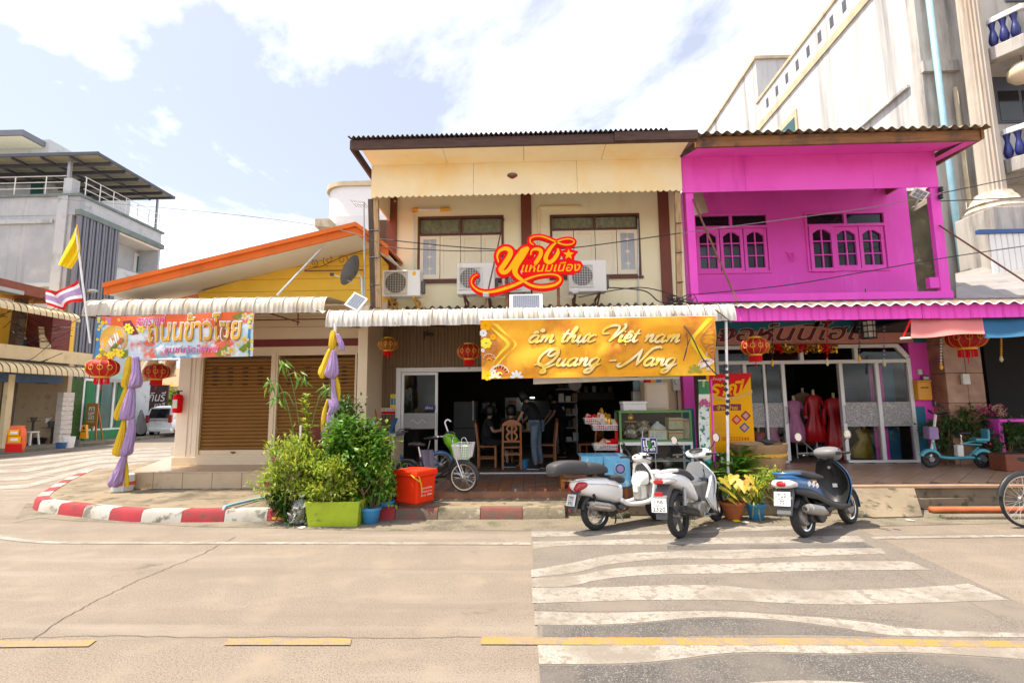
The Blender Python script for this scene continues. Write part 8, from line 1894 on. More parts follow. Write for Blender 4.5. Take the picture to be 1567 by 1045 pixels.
MB().tube(crom([tuple(P(687,664,yq)),tuple(P(683,653,yq)),tuple(P(681,646,yq)),tuple(P(685,642,yq)),tuple(P(690,645,yq))],5),.013,8).build('handle',M['white'],um,smooth=True)
wc_=thing('watering_pot','bright green plastic pot with a thin handle riding in the bicycle basket','pot',P(712,706,8.55));c=P(712,704,8.6)
MB().lathe([(.07,0),(.085,.05),(.08,.2),(.06,.22),(.055,.26),(.02,.27)],c,20).build('body',M['green'],wc_,smooth=rad(50));MB().tube(crom([tuple(c+Vector((-.06,0,.22))),tuple(c+Vector((-.06,0,.34))),tuple(c+Vector((.0,0,.36))),tuple(c+Vector((.06,0,.22)))],5),.007,6).build('handle',M['paper'],wc_)
bR=bicycle('large wheeled black bicycle cut off by the right edge of the picture','black',.335,None)
g=G(1562,806);hd=8;place(bR,g.x+.45*1.05,g.y+.05,0,hd,3)
# pale blue folding electric bike on the magenta porch
ebk=thing('electric_scooter','pale blue small wheeled electric bike leaning by the magenta pier','bicycle',(0,0,0))
for nm,x in (('rear_wheel',.42),('front_wheel',-.42)):wheel(ebk,nm,(x,0,.15),.15,.065,'cast')
MB().tube(crom([(-.36,0,.45),(-.30,0,.22),(-.1,0,.17),(.2,0,.18),(.42,0,.15)],5),.028,10).tube([(.05,0,.18),(.12,0,.42),(.42,0,.40)],.016,8).tube([(.18,0,.18),(.36,0,.36),(.42,0,.15)],.014,8).tube(crom([(.12,0,.42),(.3,0,.46),(.5,0,.44)],4),.014,8).build('frame',M['cyan'],ebk,smooth=True)
MB().tube([(-.42,0,.15),(-.36,0,.45),(-.28,0,.95)],.022,10).build('steering_column',M['paper'],ebk);MB().tube(crom([(-.24,-.24,.98),(-.28,-.1,.95),(-.28,.1,.95),(-.24,.24,.98)],4),.012,8).build('handlebar',M['black'],ebk)
for s in (-1,1):MB().tube([(-.25,s*.16,.968),(-.235,s*.26,.985)],.018,8).build('grip',M['rubber'],ebk)
MB().box(-.46,-.30,-.09,.09,.50,.72).build('front_bag',M['purplecloth'],ebk,bev=.02);MB().box(.0,.10,-.05,.05,.2,.40).build('battery_box',M['paper'],ebk,bev=.01);MB().box(.28,.5,-.09,.09,.47,.52).build('rear_seat',M['cyan'],ebk,bev=.015);MB().box(.47,.51,-.09,.09,.50,.68).build('seat_back',M['cyan'],ebk,bev=.02);shell(ebk,[((.02,0,.60),.08,.03,0),((.12,0,.61),.08,.03,0),((.24,0,.60),.03,.02,0)],M['black'],'saddle',2.4);MB().tube([(.1,0,.4),(.1,0,.6)],.014,8).build('seat_post',M['chrome'],ebk)
fender(ebk,(.42,0,.15),.17,.08,rad(10),rad(150),M['cyan'],'mudguard');fender(ebk,(-.42,0,.15),.17,.08,rad(20),rad(160),M['cyan'],'mudguard');MB().obox((.54,0,.42),(.02,.06,.04)).build('tail_light',M['taillight'],ebk)
MB().tube([(.1,.03,.17),(.16,.16,.005)],.01,6).build('stand',M['steel'],ebk)
g=G(1448,713,ZG);ebk.location=(g.x,g.y-.25,ZG);ebk.rotation_euler=(rad(3),0,rad(-6));ebk.scale=(1.06,)*3
# ============================================================ furniture and goods of the restaurant
def chair():
    t=thing('dining_chair',None,'chair',(0,0,0),'carved wooden dining chairs')  # faces +y, back at y = -.2
    MB().box(-.21,.21,-.20,.21,.43,.465).build('seat',M['wood'],t,bev=.01)
    for s in (-1,1):
        MB().bar((s*.19,.18,0),(s*.19,.18,.43),.04).build('leg',M['wood'],t);MB().bar((s*.19,-.19,0),(s*.19,-.19,.45),.04).build('leg',M['wood'],t)
        MB().bar((s*.19,-.19,.45),(s*.185,-.25,.93),.042).build('back_post',M['wood'],t);MB().bar((s*.19,-.17,.2),(s*.19,.16,.2),.025).build('stretcher',M['wood'],t)
    arch=[(-.215,.90)]+[(-.205+.41*i/14,.93+.10*sin(PI*i/14)**.8) for i in range(15)]+[(.215,.90)]+[(.15-.3*i/8,.90+.03*sin(PI*i/8)) for i in range(9)]
    MB().prism(arch,-.27,-.235).build('crest_rail',M['wood'],t);MB().box(-.17,.17,-.225,-.2,.55,.59).build('back_rail',M['wood'],t)
    for x,b in ((-.08,-.03),(0,0),(.08,.03)):
        k=MB();stroke([(x*.6,.585),(x+b,.68),(x*.7,.77),(x+b*.8,.84),(x*.7,.915)],[.045,.035,.05,.035,.05],-.245,-.225,k);k.build('splat',M['wood'],t)
    for y in (-.19,.18):MB().bar((-.17,y,.30),(.17,y,.30),.025).build('stretcher',M['wood'],t)
    return t
ch0=chair();
for i,(px,py,deg,lab) in enumerate(((783,718,4,'wooden chair with its carved back turned to the street'),(746,716,-88,'wooden chair left of the table seen from the side'),(836,713,92,'wooden chair right of the table, behind the standing person'),(905,712,60,'wooden chair beside the snack rack'))):
    g=G(px,py-2,ZF);o=ch0 if i == 0 else dup(ch0,(0,0,0));o.location=(g.x,g.y,ZF);o.rotation_euler.z=rad(deg);o['label']=lab
    if i == 0:WL[o.name]=g
g=G(805,708,ZF);tb=thing('dining_table','small wooden dining table among the diners','table',(g.x,g.y+.35,ZF));c=Vector((g.x,g.y+.35,ZF))
MB().box(c.x-.38,c.x+.38,c.y-.3,c.y+.3,ZF+.70,ZF+.735).build('table_top',M['wood'],tb,bev=.006)
for sx in (-1,1):
    for sy in (-1,1):MB().box(c.x+sx*.33-.025,c.x+sx*.33+.025,c.y+sy*.25-.025,c.y+sy*.25+.025,ZF,ZF+.70).build('leg',M['wood'],tb)
for i,(dx,m,lab,h) in enumerate(((-.08,'bluepot','small blue cup on the dining table',.12),(.05,'mailbox','yellow drink carton on the dining table',.18),(.15,'paper','white napkin box on the dining table',.10))):
    tag(MB().lathe([(.035,0),(.045,h*.5),(.04,h)],(c.x+dx,c.y-.15,ZF+.736),10).build(lab.split()[1]+'_'+lab.split()[2] if False else ['cup','carton','napkin_box'][i],M[m]),lab,['cup','carton','box'][i])
# ------------------------------------------------------------ people
def skinned(name,par,pts,edges,rad_,m,sub=1):
    me=bpy.data.meshes.new(name);me.from_pydata([Vector(p) for p in pts],edges,[]);o=bpy.data.objects.new(name,me);COL.objects.link(o);o.parent=par
    me.materials.append(m);md=o.modifiers.new('skin','SKIN');md.use_smooth_shade=True
    lay=me.skin_vertices[0].data if me.skin_vertices else None
    if lay is None:
        bm=bmesh.new();bm.from_mesh(me);bm.verts.layers.skin.verify();bm.to_mesh(me);bm.free();lay=me.skin_vertices[0].data
    for i,r in enumerate(rad_):lay[i].radius=(r,r) if isinstance(r,float) else r
    lay[0].use_root=True
    if sub:s=o.modifiers.new('smooth','SUBSURF');s.levels=sub;s.render_levels=sub
    return o
def person(label,J,shirt,legs,loc,deg,short=False,skirt=False,hairlen=.0):
    """J: joint positions in metres, figure faces +y"""
    t=thing('person',label,'person',(0,0,0));V={k:Vector(v) for k,v in J.items()}
    names=['pelvis','waist','chest','neck','jaw','head','crown'];R_={'pelvis':.10,'waist':.085,'chest':.085,'neck':.045,'jaw':.065,'head':.088,'crown':.055}
    pts=[V[n] for n in names];rr=[R_[n] for n in names];ed=[(i,i+1) for i in range(6)]
    def add(chain,radii,root):
        p=root
        for v,r in zip(chain,radii):pts.append(Vector(v));rr.append(r);ed.append((p,len(pts)-1));p=len(pts)-1
        return p
    for s,q in ((-1,'l'),(1,'r')):
        w_=add([V['shoulder_'+q],V['elbow_'+q],V['wrist_'+q]],[.038,.036,.026],2);d=(V['wrist_'+q]-V['elbow_'+q]).normalized();sd=d.cross(Vector((0,1,0))).normalized() if abs(d.y) < .9 else Vector((1,0,0))
        pm=V['wrist_'+q]+d*.05;w2=add([pm],[.026],w_)
        for f in range(4):b=pm+d*.035+sd*(f-1.5)*.019;add([b,b+d*(.06+.012*(f in (1,2)))+Vector((0,.012,-.012))],[.009,.007],w2)
        add([pm+sd*.035-d*.01,pm+sd*.055+d*.03],[.010,.008],w2)
        a_=add([V['hip_'+q],V['knee_'+q],V['ankle_'+q]],[.085,.055,.036],0)
    skinned('body',t,pts,ed,rr,M['skin'])
    sp=[V['pelvis']+Vector((0,0,-.02)),V['waist'],V['chest'],V['chest'].lerp(V['neck'],.72)];sr=[.15,.145,.165,.10];se=[(0,1),(1,2),(2,3)]
    for q in 'lr':n=len(sp);mid=V['shoulder_'+q].lerp(V['elbow_'+q],.62);sp += [V['shoulder_'+q],mid];sr += [.078,.064];se += [(2,n),(n,n+1)]
    skinned('shirt',t,sp,se,sr,shirt)
    for q in 'lr':
        end=V['knee_'+q].lerp(V['ankle_'+q],.15 if short else .96);
    lp=[V['pelvis']];lr=[.13];le=[]
    for q in 'lr':n=len(lp);lp += [V['hip_'+q],V['knee_'+q]]+([] if short else [V['knee_'+q].lerp(V['ankle_'+q],.95)]);lr += [.098,.072]+([] if short else [.062]);le += [(0,n),(n,n+1)]+([] if short else [(n+1,n+2)])
    skinned('trousers',t,lp,le,lr,legs)
    for q in 'lr':
        a=V['ankle_'+q];tdir=V['toe_'+q]-a;tdir.z=0;tdir.normalize();yaw=math.atan2(tdir.y,tdir.x)
        M4=Matrix.Translation((a.x,a.y,0)) @ Matrix.Rotation(yaw,4,'Z')
        MB().loft([((-.07,0,.045),.032,.04,0),((-.02,0,.05),.04,.048,0),((.08,0,.04),.045,.034,0),((.15,0,.032),.042,.026,0),((.19,0,.028),.02,.018,0)],12,2.4).xf(M4).build('shoe',M['blackcloth'],t,smooth=True);MB().box(-.075,.19,-.043,.043,0,.014).xf(M4).build('shoe_sole',M['white'],t,bev=.006)
    up=(V['crown']-V['jaw']).normalized();f=Vector((0,1,0));f=(f-up*f.dot(up)).normalized();sd=up.cross(f);hc=V['head']
    Mh=Matrix(((sd.x,f.x,up.x),(sd.y,f.y,up.y),(sd.z,f.z,up.z)))
    MB().lathe([(.105,-.10),(.112,-.02),(.115,.04),(.10,.09),(.07,.125),(.03,.14),(.004,.143)],hc-f*.022,18,Mh,1.05).build('hair',M['hair'],t,smooth=True)
    if hairlen:MB().loft([((0,0,0),.09,.05,0),((0,0,-.12),.08,.04,0)],10).xf(Matrix.Translation(hc-f*.09)).build('hair',M['hair'],t,smooth=True)
    MB().lathe([(.012,0),(.016,.02),(.006,.05)],hc+f*.088-up*.035,8,Mh).build('nose',M['skin'],t,smooth=True)
    for s in (-1,1):MB().lathe([(.004,0),(.011,.003),(.004,.006)],hc+f*.082+sd*s*.033,8,Mh @ Matrix.Rotation(-PI/2,3,'X')).build('eye',M['dark'],t);MB().obox(hc+sd*s*.092-up*.02,(.018,.03,.055),Mh).build('ear',M['skin'],t,bev=.006)
    MB().obox(hc+f*.075-up*.075,(.045,.012,.012),Mh).build('mouth',M['flowerpink'] if False else M['terracotta'],t)
    t.location=loc;t.rotation_euler.z=rad(deg);return t
SIT=dict(pelvis=(0,-.05,.52),waist=(0,-.05,.68),chest=(0,-.01,.90),neck=(0,.02,1.06),jaw=(0,.05,1.13),head=(0,.06,1.21),crown=(0,.05,1.30),
  shoulder_l=(-.17,0,1.0),shoulder_r=(.17,0,1.0),elbow_l=(-.22,.12,.76),elbow_r=(.22,.12,.76),wrist_l=(-.14,.34,.80),wrist_r=(.14,.34,.80),
  hip_l=(-.09,-.02,.51),hip_r=(.09,-.02,.51),knee_l=(-.11,.38,.52),knee_r=(.11,.38,.52),ankle_l=(-.12,.36,.08),ankle_r=(.12,.42,.08),toe_l=(-.13,.55,.03),toe_r=(.13,.6,.03))
STAND=dict(pelvis=(0,0,.92),waist=(0,.03,1.06),chest=(0,.12,1.27),neck=(0,.2,1.40),jaw=(0,.26,1.44),head=(0,.30,1.51),crown=(0,.33,1.60),
  shoulder_l=(-.18,.16,1.34),shoulder_r=(.18,.16,1.34),elbow_l=(-.22,.28,1.08),elbow_r=(.22,.28,1.08),wrist_l=(-.16,.44,.88),wrist_r=(.14,.46,.90),
  hip_l=(-.09,0,.90),hip_r=(.09,0,.90),knee_l=(-.11,.03,.50),knee_r=(.11,.01,.50),ankle_l=(-.12,-.02,.08),ankle_r=(.13,-.05,.08),toe_l=(-.14,.15,.03),toe_r=(.15,.12,.03))
g=G(783,716,ZF);pB=person('person in a black shirt seated on the chair with its back to the street',SIT,M['blackcloth'],M['blackcloth'],(g.x,g.y+.03,ZF),4)
k=MB();random.seed(1)
for i in range(7):k.obox((random.uniform(-.07,.07),-.165-.001*i,.93+random.uniform(-.05,.05)),(.05,.004,.018),Matrix.Rotation(random.random()*2,3,'Y'))
stuff(k.build('back_print',M['paper'],pB))
g=G(746,714,ZF);person('person in black shorts seated side on at the left of the table',SIT,M['blackcloth'],M['blackcloth'],(g.x+.02,g.y,ZF),-88,short=True)
g=G(822,717,ZF);person('person standing in a black shirt and blue jeans leaning over the table',STAND,M['blackcloth'],M['denim'],(g.x,g.y,ZF),68)
g=G(862,700,ZF);person('person in dark clothes standing further back beyond the right chair',STAND,M['blackcloth'],M['blackcloth'],(g.x,g.y+.2,ZF),100)
tag(MB().lathe([(.075,0),(.095,.19),(.098,.2),(.09,.2)],G(803,717,ZF),18).build('bin',M['bluepot'],smooth=rad(40)),'small blue bin on the floor beside the blue jeans','bin')
# ------------------------------------------------------------ back of the room
def rbox(nm,lab,cat,px,Y,d,m,z0=None):
    q=RC(*px,Y);return tag(MB().box(q[0],q[1],Y,Y+d,q[2] if z0 is None else z0,q[3]).build(nm,M[m],bev=.01),lab,cat)
fr_=rbox('fridge','tall grey fridge inside at the left','fridge',(694,614,728,700),13.2,.6,'greyplastic',ZF);q=RC(694,614,728,700,13.2);MB().box(q[1]-.08,q[1]-.05,13.16,13.199,1.2,1.7).build('handle',M['steel'],fr_);MB().box(q[0]+.01,q[1]-.01,13.19,13.199,1.0,1.015).build('door_gap',M['dark'],fr_)
po=rbox('poster','bright picture poster on the dim back wall','poster',(773,608,800,650),15.8,.02,'paper');q=RC(773,608,800,650,15.8);MB().box(q[0]+.05,q[1]-.05,15.79,15.798,q[2]+.05,(q[2]+q[3])/2).build('printed_leaves',M['leaf'],po);MB().box(q[0]+.1,q[1]-.2,15.78,15.789,(q[2]+q[3])/2-.2,q[3]-.1).build('printed_dish',M['pinkprint'],po)
rbox('whiteboard','grey board on the back wall right of the poster','board',(802,613,842,640),15.8,.03,'greyplastic')
tl=thing('tube_lamp','short lit white lamp tube on the back wall','lamp',P(815,609,15.7));q=RC(800,607.5,818,609.5,15.7);MB().box(q[0],q[1],15.7,15.74,q[2],q[3]).build('tube',mat('lit_tube',(.8,.85,.85),.5,emit=('#e6f4ee',1.6)),tl)
sh=thing('shelf','dark shelf unit stacked with trays at the back','shelf',(P(868,680,14.5).x,14.5,ZF));q=RC(852,618,884,700,14.5)
for j in range(5):z=ZF+.3+j*.36;MB().box(q[0],q[1],14.5,14.9,z,z+.03).build('shelf_board',M['steel'],sh)
for x in (q[0],q[1]-.04):MB().box(x,x+.04,14.48,14.92,ZF,q[3]).build('upright',M['steel'],sh)
random.seed(2)
for j in range(5):
    for i in range(3):MB().box(q[0]+.08+i*.19,q[0]+.22+i*.19,14.55,14.8,ZF+.331+j*.36,ZF+.331+j*.36+random.uniform(.08,.25)).build('tray',M[random.choice(['steel','greyplastic','galv','riser'])],sh)
for i,(px,m,lab) in enumerate((((735,625,760,632),'greyplastic','dark wall shelf with pots at the left back'),((880,600,940,612),'greyplastic','long high shelf at the right back'))):
    o=rbox('wall_shelf',lab,'shelf',px,15.5,.3,m);q=RC(*px,15.5)
    for j in range(5):MB().lathe([(.06,0),(.08,.15),(.03,.2)],(q[0]+.1+j*(q[1]-q[0]-.2)/4,15.6,q[3]+.001),10).build('jar',M[['galv','riser','paper','terradark','steel'][j]],o)
fan=thing('wall_fan','small dark wall fan high at the right of the room','fan',P(880,590,13));MB().lathe([(.16,-.03),(.17,0),(.16,.03)],P(880,588,13),20,RX).build('guard',M['steel'],fan);MB().tube([P(880,588,13),P(880,588,13)+Vector((0,.3,.05))],.03,6).build('arm',M['greyplastic'],fan)
# ------------------------------------------------------------ snack rack, blue table, display case, open sign
def packets(par,c,wd,dp,n,ms,seed,h=.1):
    random.seed(seed);
    for m in ms:
        k=MB()
        for i in range(n):k.obox((c[0]+random.uniform(-wd,wd)/2,c[1]+random.uniform(-dp,dp)/2,c[2]+random.random()*h),(.075,.02,.10),Matrix.Rotation(random.uniform(-.9,.9),3,'X') @ Matrix.Rotation(random.uniform(-.9,.9),3,'Y'))
        stuff(k.build('packets',M[m],par))
sr_=thing('snack_rack','red and white wire rack heaped with snack packets beside the display case','rack',(P(925,705,8.9).x,8.9,ZF));yk=8.9
pr_=P(944,690,yk).x;MB().box(pr_-.025,pr_+.02,yk-.03,yk+.03,ZF,P(944,642,yk).z).build('post',M['red'],sr_);MB().box(pr_-.5,pr_+.05,yk-.2,yk+.2,ZF,ZF+.03).build('base',M['red'],sr_)
for (x0,x1,y) in ((896,925,644),(908,944,654),(910,944,684)):
    a,b=P(x0,y,yk-.1),P(x1,y,yk-.1);k=MB();h=.085
    for j in range(4):
        f=j/3;k.tube([(a.x-.02*f,yk-.16-.03*f,a.z+h*(f-.5)),(b.x,yk-.16-.03*f,a.z+h*(f-.5)),(b.x,yk+.1,a.z+h*(f-.5)),(a.x-.02*f,yk+.1,a.z+h*(f-.5)),(a.x-.02*f,yk-.16-.03*f,a.z+h*(f-.5))],.004 if j < 3 else .007,4)
    n=int((b.x-a.x)/.035)
    for j in range(n):x=a.x+(b.x-a.x)*j/n;k.tube([(x,yk-.16,a.z-h/2),(x,yk-.19,a.z+h/2)],.003,4)
    for j in range(5):k.tube([(a.x,yk-.16+.06*j,a.z-h/2),(b.x,yk-.16+.06*j,a.z-h/2)],.003,4)
    stuff(k.build('wire_basket',M['whitemetal'],sr_));packets(sr_,((a.x+b.x)/2,yk-.03,a.z-.01),(b.x-a.x)*.85,.18,9,['red','pinkprint','flowerwhite'],x0)
for i,(px,h) in enumerate(((921,.30),(927,.22),(932,.20))):MB().lathe([(.05,0),(.055,h*.4),(.03,h*.7),(.045,h*.8),(.012,h)],P(px,651,yk),12).build('gold_jar',mat('shiny_gold',(.75,.42,.06),.25,.1,metal=.7) if i == 0 else bpy.data.materials['shiny_gold'],sr_,smooth=rad(40))
btb=thing('covered_table','low table under a light blue printed plastic cloth behind the white scooter','table',(P(925,720,8.3).x,8.3,.15));M['clothblue']=mat('light_blue_cloth',(.13,.40,.60),.45,.1,3,cols=[((.42,.58,.66),5.,.58,.66),((.05,.12,.32),7.,.66,.72)])
a,b=P(889,698,8.05),P(961,698,8.05);zt_=a.z
MB().box(a.x,b.x,8.05,8.6,zt_-.02,zt_).build('table_top',M['clothblue'],btb,bev=.006)
MB().grid(lambda u,v:Vector((P(924,698,8.04).x+(b.x+.02-P(924,698,8.04).x)*u,8.035-.05*v+.03*sin(u*13)*v,zt_-.002-.50*v*(1-.15*u))),16,8).build('hanging_cloth',M['clothblue'],btb,smooth=True)
MB().grid(lambda u,v:Vector((a.x+(P(924,698,8.04).x-a.x)*u,8.04+.012*sin(u*20)*v,zt_-.002-.12*v)),14,3).build('hanging_cloth',M['clothblue'],btb,smooth=True)
for j,(r,m) in enumerate(((.085,'paper'),(.078,'darkblue'),(.05,'purplecloth'))):MB().lathe([(r,0),(r,.001)],(P(949,717,7.97).x,7.962-.002*j,P(949,717,7.97).z),20,RX).build('round_badge',M[m],btb)
for sx in (a.x+.04,b.x-.04):
    for sy in (8.1,8.55):MB().box(sx-.02,sx+.02,sy-.02,sy+.02,.15,zt_-.021).build('leg',M['wood'],btb)
bnch=thing('bench','low orange wooden bench behind the white scooter','bench',G(872,748,ZF));g0,g1=P(858,733,8.5),P(890,733,8.5);MB().box(g0.x,g1.x,8.45,8.7,g0.z-.03,g0.z).build('seat',M['wood'],bnch)
for x in (g0.x+.03,g1.x-.03):MB().box(x-.03,x+.03,8.47,8.68,ZF,g0.z-.031).build('leg',M['wood'],bnch)
dc=thing('display_case','glass display case with green frame and a white lower cabinet at the shop entrance','display case',(P(1003,725,8.75).x,8.75,ZF));yd=8.7
q=RC(948,628,1059,676,yd);zb2=ZF+.06;f=.035
def cage(nm,m,z0,z1):
    k=MB()
    for x in (q[0],q[1]-f):
        for y in (yd,yd+.5-f):k.box(x,x+f,y,y+f,z0+f,z1-f)
    for z in (z0,z1-f):
        for y in (yd,yd+.5-f):k.box(q[0],q[1],y,y+f,z,z+f)
        for x in (q[0],q[1]-f):k.box(x+.001,x+f-.001,yd+f,yd+.5-f,z+.001,z+f-.001)
    return k.build(nm,m,dc,bev=.004)
M['greenalu']=mat('green_aluminium',(.10,.24,.06),.45,.1)
cage('upper_frame',M['greenalu'],q[2],q[3]);cage('lower_frame',M['alu'],zb2,q[2]-.02)
for z0,z1 in ((q[2]+f,q[3]-f),(zb2+f,q[2]-.02-f)):
    MB().box(q[0]+f,q[1]-f,yd+.012,yd+.016,z0,z1).build('glass_pane',M['glass'],dc);MB().box(q[0]+f,q[1]-f,yd+.47,yd+.475,z0,z1).build('back_panel',M['intwall'] if z0 < 1 else M['beige'],dc)
MB().box(q[0]+.001,q[1]-.001,yd+.001,yd+.499,q[2]-.019,q[2]-.001).build('shelf',M['alu'],dc);MB().box(q[0]+.04,q[1]-.04,yd+.04,yd+.46,(zb2+q[2])/2,(zb2+q[2])/2+.012).build('shelf',M['alu'],dc)
zq=q[2]+f
def inside(px,y):return P(px,y,yd+.2).x
for i,(px,r,m,lab) in enumerate(((966,.14,'paper','clear bag of grey crackers in the display case'),(985,.13,'yellowtrim','clear bag of brown crackers in the display case'),(1007,.15,'white','white printed bag tied at the top in the display case'))):
    x=inside(px,660);t=thing('snack_bag',lab,'bag',(x,yd+.22,zq));z=zq+(.0 if i != 1 else .06)
    k=MB();k.rings([[(x+r*rr*(1+.1*sin(a*5+j))*cos(a),yd+.22+r*.6*rr*sin(a),z+r*zz_) for a in [2*PI*q_/16 for q_ in range(16)]] for j,(rr,zz_) in enumerate(((.6,.02),(1.,.3),(1.05,.8),(.85,1.3),(.4,1.65),(.14,1.8),(.2,1.95)))]);k.build('film',M['white'] if i == 2 else M['clearbag'],t,smooth=True)
    if i < 2:
        k=MB();random.seed(i)
        for j in range(40):k.obox((x+random.gauss(0,.05),yd+.22+random.gauss(0,.03),z+.05+random.random()*.17),(.06,.01,.05),Matrix.Rotation(random.random()*6,3,'Y') @ Matrix.Rotation(random.random()*6,3,'X'))
        stuff(k.build('crackers',M['riser'],t))
    else:MB().lathe([(.06,0),(.06,.002)],(x,yd+.125,z+.13),14,RX,.5).build('printed_mark',M['red'],t)
for i,(x0,x1,y0,y1,m) in enumerate(((1024,1045,639,657,'flowerwhite'),(1024,1045,658.5,674,'flowerwhite'),(1046,1055,640,674,'yellowtrim'))):
    a,b=P(x0,y1,yd+.1),P(x1,y0,yd+.1);o=MB().box(a.x,b.x,yd+.1,yd+.35,max(a.z,zq+.001) if i != 0 else a.z,b.z).build('carton',M[m],bev=.004);tag(o,['upper cream carton in the display case','lower cream carton in the display case','narrow tan carton at the right of the display case'][i],'carton')
    MB().box(a.x+.002,b.x-.002,yd+.096,yd+.0995,b.z-.05,b.z-.035).build('orange_strip',M['print_orange'],o)
pf_=thing('picture_frame','gold framed certificate standing in the display case','frame',P(1007,675,yd+.06));a,b=P(993,674,yd+.06),P(1021,657,yd+.06);frame_rect(MB(),a.x,b.x,a.z,b.z,.015,yd+.055,yd+.075).build('frame',M['gold'],pf_);MB().box(a.x+.015,b.x-.015,yd+.062,yd+.07,a.z+.015,b.z-.015).build('certificate',M['paper'],pf_)
for j in range(3):MB().box(a.x+.05,b.x-.05-.02*j,yd+.059,yd+.0615,b.z-.05-.03*j,b.z-.043-.03*j).build('printed_line',M['steel'],pf_)
gf=thing('figurine','small golden cat figurine at the left of the display case','figurine',P(964,641,yd+.12));MB().lathe([(.05,0),(.06,.04),(.045,.09),(.02,.10)],P(965,643,yd+.12),12).build('body',bpy.data.materials['shiny_gold'],gf,smooth=True);MB().lathe([(.01,.095),(.04,.115),(.042,.15),(.02,.175)],P(965,643,yd+.12),12).build('head',bpy.data.materials['shiny_gold'],gf,smooth=True);MB().obox(P(965,644,yd+.13)+Vector((0,0,-.012)),(.2,.12,.02)).build('base',M['wood'],gf)
for i,(px,m,lab) in enumerate(((972,'red','red jar on the lower shelf of the display case'),(990,'flowerpink','pink jar on the lower shelf of the display case'),(1022,'steel','grey netted bag on the lower shelf of the display case'))):
    tag(MB().lathe([(.05,0),(.08,.05),(.08,.12),(.03,.18)],P(px,716,yd+.2)+Vector((0,0,.01)),14).build('jar',M[m],smooth=True),lab,'jar')
fb=thing('foam_box','white polystyrene box on top of the display case','box',P(970,628,yd+.2));a,b=P(954,627,yd+.1),P(989,616,yd+.1);MB().box(a.x,b.x,yd+.1,yd+.4,q[3]+.001,b.z-.02).build('body',M['white'],fb,bev=.01);MB().box(a.x-.012,b.x+.012,yd+.09,yd+.41,b.z-.019,b.z+.025).build('lid',M['white'],fb,bev=.008)
cbx=thing('cream_cabinet','upright cream cabinet standing behind the display case','cabinet',(P(1005,600,9.6).x,9.6,ZF));a,b=P(988,640,9.6),P(1022,585,9.6);MB().box(a.x,b.x,9.6,9.95,ZF,b.z).build('body',M['beige'],cbx,bev=.01);MB().box(a.x+.03,b.x-.03,9.588,9.599,1.5,b.z-.04).build('door',M['pillar'],cbx,bev=.004)
wd_=thing('water_cooler','small blue and white water dispenser behind the foam box','dispenser',(P(978,620,10.0).x,10,ZF));a,b=P(970,640,10.),P(984,598,10.);MB().box(a.x,b.x,10,10.2,ZF,b.z).build('body',M['steel'],wd_,bev=.01);MB().lathe([(.07,0),(.075,.18),(.03,.24)],(a.x/2+b.x/2,10.1,b.z),14).build('bottle',M['bluepipe'],wd_,smooth=True)
for i,(px,m) in enumerate(((992,'red'),(1000,'mailbox'),(1008,'bluepot'))):tag(MB().box(P(px-4,584,9.65).x,P(px+4,584,9.65).x,9.65,9.8,b.z if False else P(1005,585,9.6).z+.001,P(1005,578,9.6).z).build('packet',M[m]),['red','yellow','blue'][i]+' packet on top of the cream cabinet','packet')
mt=thing('meter_box','pale electric meter on the wall right of the cream cabinet','meter',P(1035,590,10.2));c=P(1035,588,10.2);MB().box(c.x-.07,c.x+.07,10.18,10.279,c.z-.12,c.z+.12).build('case',M['paper'],mt,bev=.01);MB().lathe([(.05,0),(.045,.04)],(c.x,10.18,c.z+.05),14,RX).build('dial',M['steel'],mt);MB().tube([(c.x,10.2,c.z-.12),(c.x,10.2,1.2)],.012,5).build('lead',M['cable'],mt)
osn=thing('open_sign','navy blue bilingual open sign on a thin metal stand','sign',(P(995,725,7.75).x,7.75,.15));yo=7.75;q=RC(981,669,1006,694,yo)
MB().box(q[0],q[1],yo,yo+.012,q[2],q[3]).build('panel',mat('navy_print',(.018,.012,.13),.4,.05),osn,bev=.008)
frame_rect(MB(),q[0]+.008,q[1]-.008,q[2]+.008,q[3]-.008,.005,yo-.002,yo-.0005).build('border',M['white'],osn)
h=q[3]-q[2];wq=q[1]-q[0];write('เปิด',q[0]+wq*.14,q[1]-wq*.12,q[2]+h*.42,q[2]+h*.92,flat(yo-.003),M['white'],osn,0,.02);write('open',q[0]+wq*.16,q[1]-wq*.16,q[2]+h*.10,q[2]+h*.36,flat(yo-.003),M['white'],osn,0,.02)
for x in (q[0]+.03,q[1]-.03):MB().tube([(x,yo+.02,q[3]+.10),(x,yo+.02,.16)],.007,6).build('rod',M['steel'],osn)
MB().box(q[0]-.02,q[1]+.02,yo-.08,yo+.12,.15,.165).build('foot',M['steel'],osn)
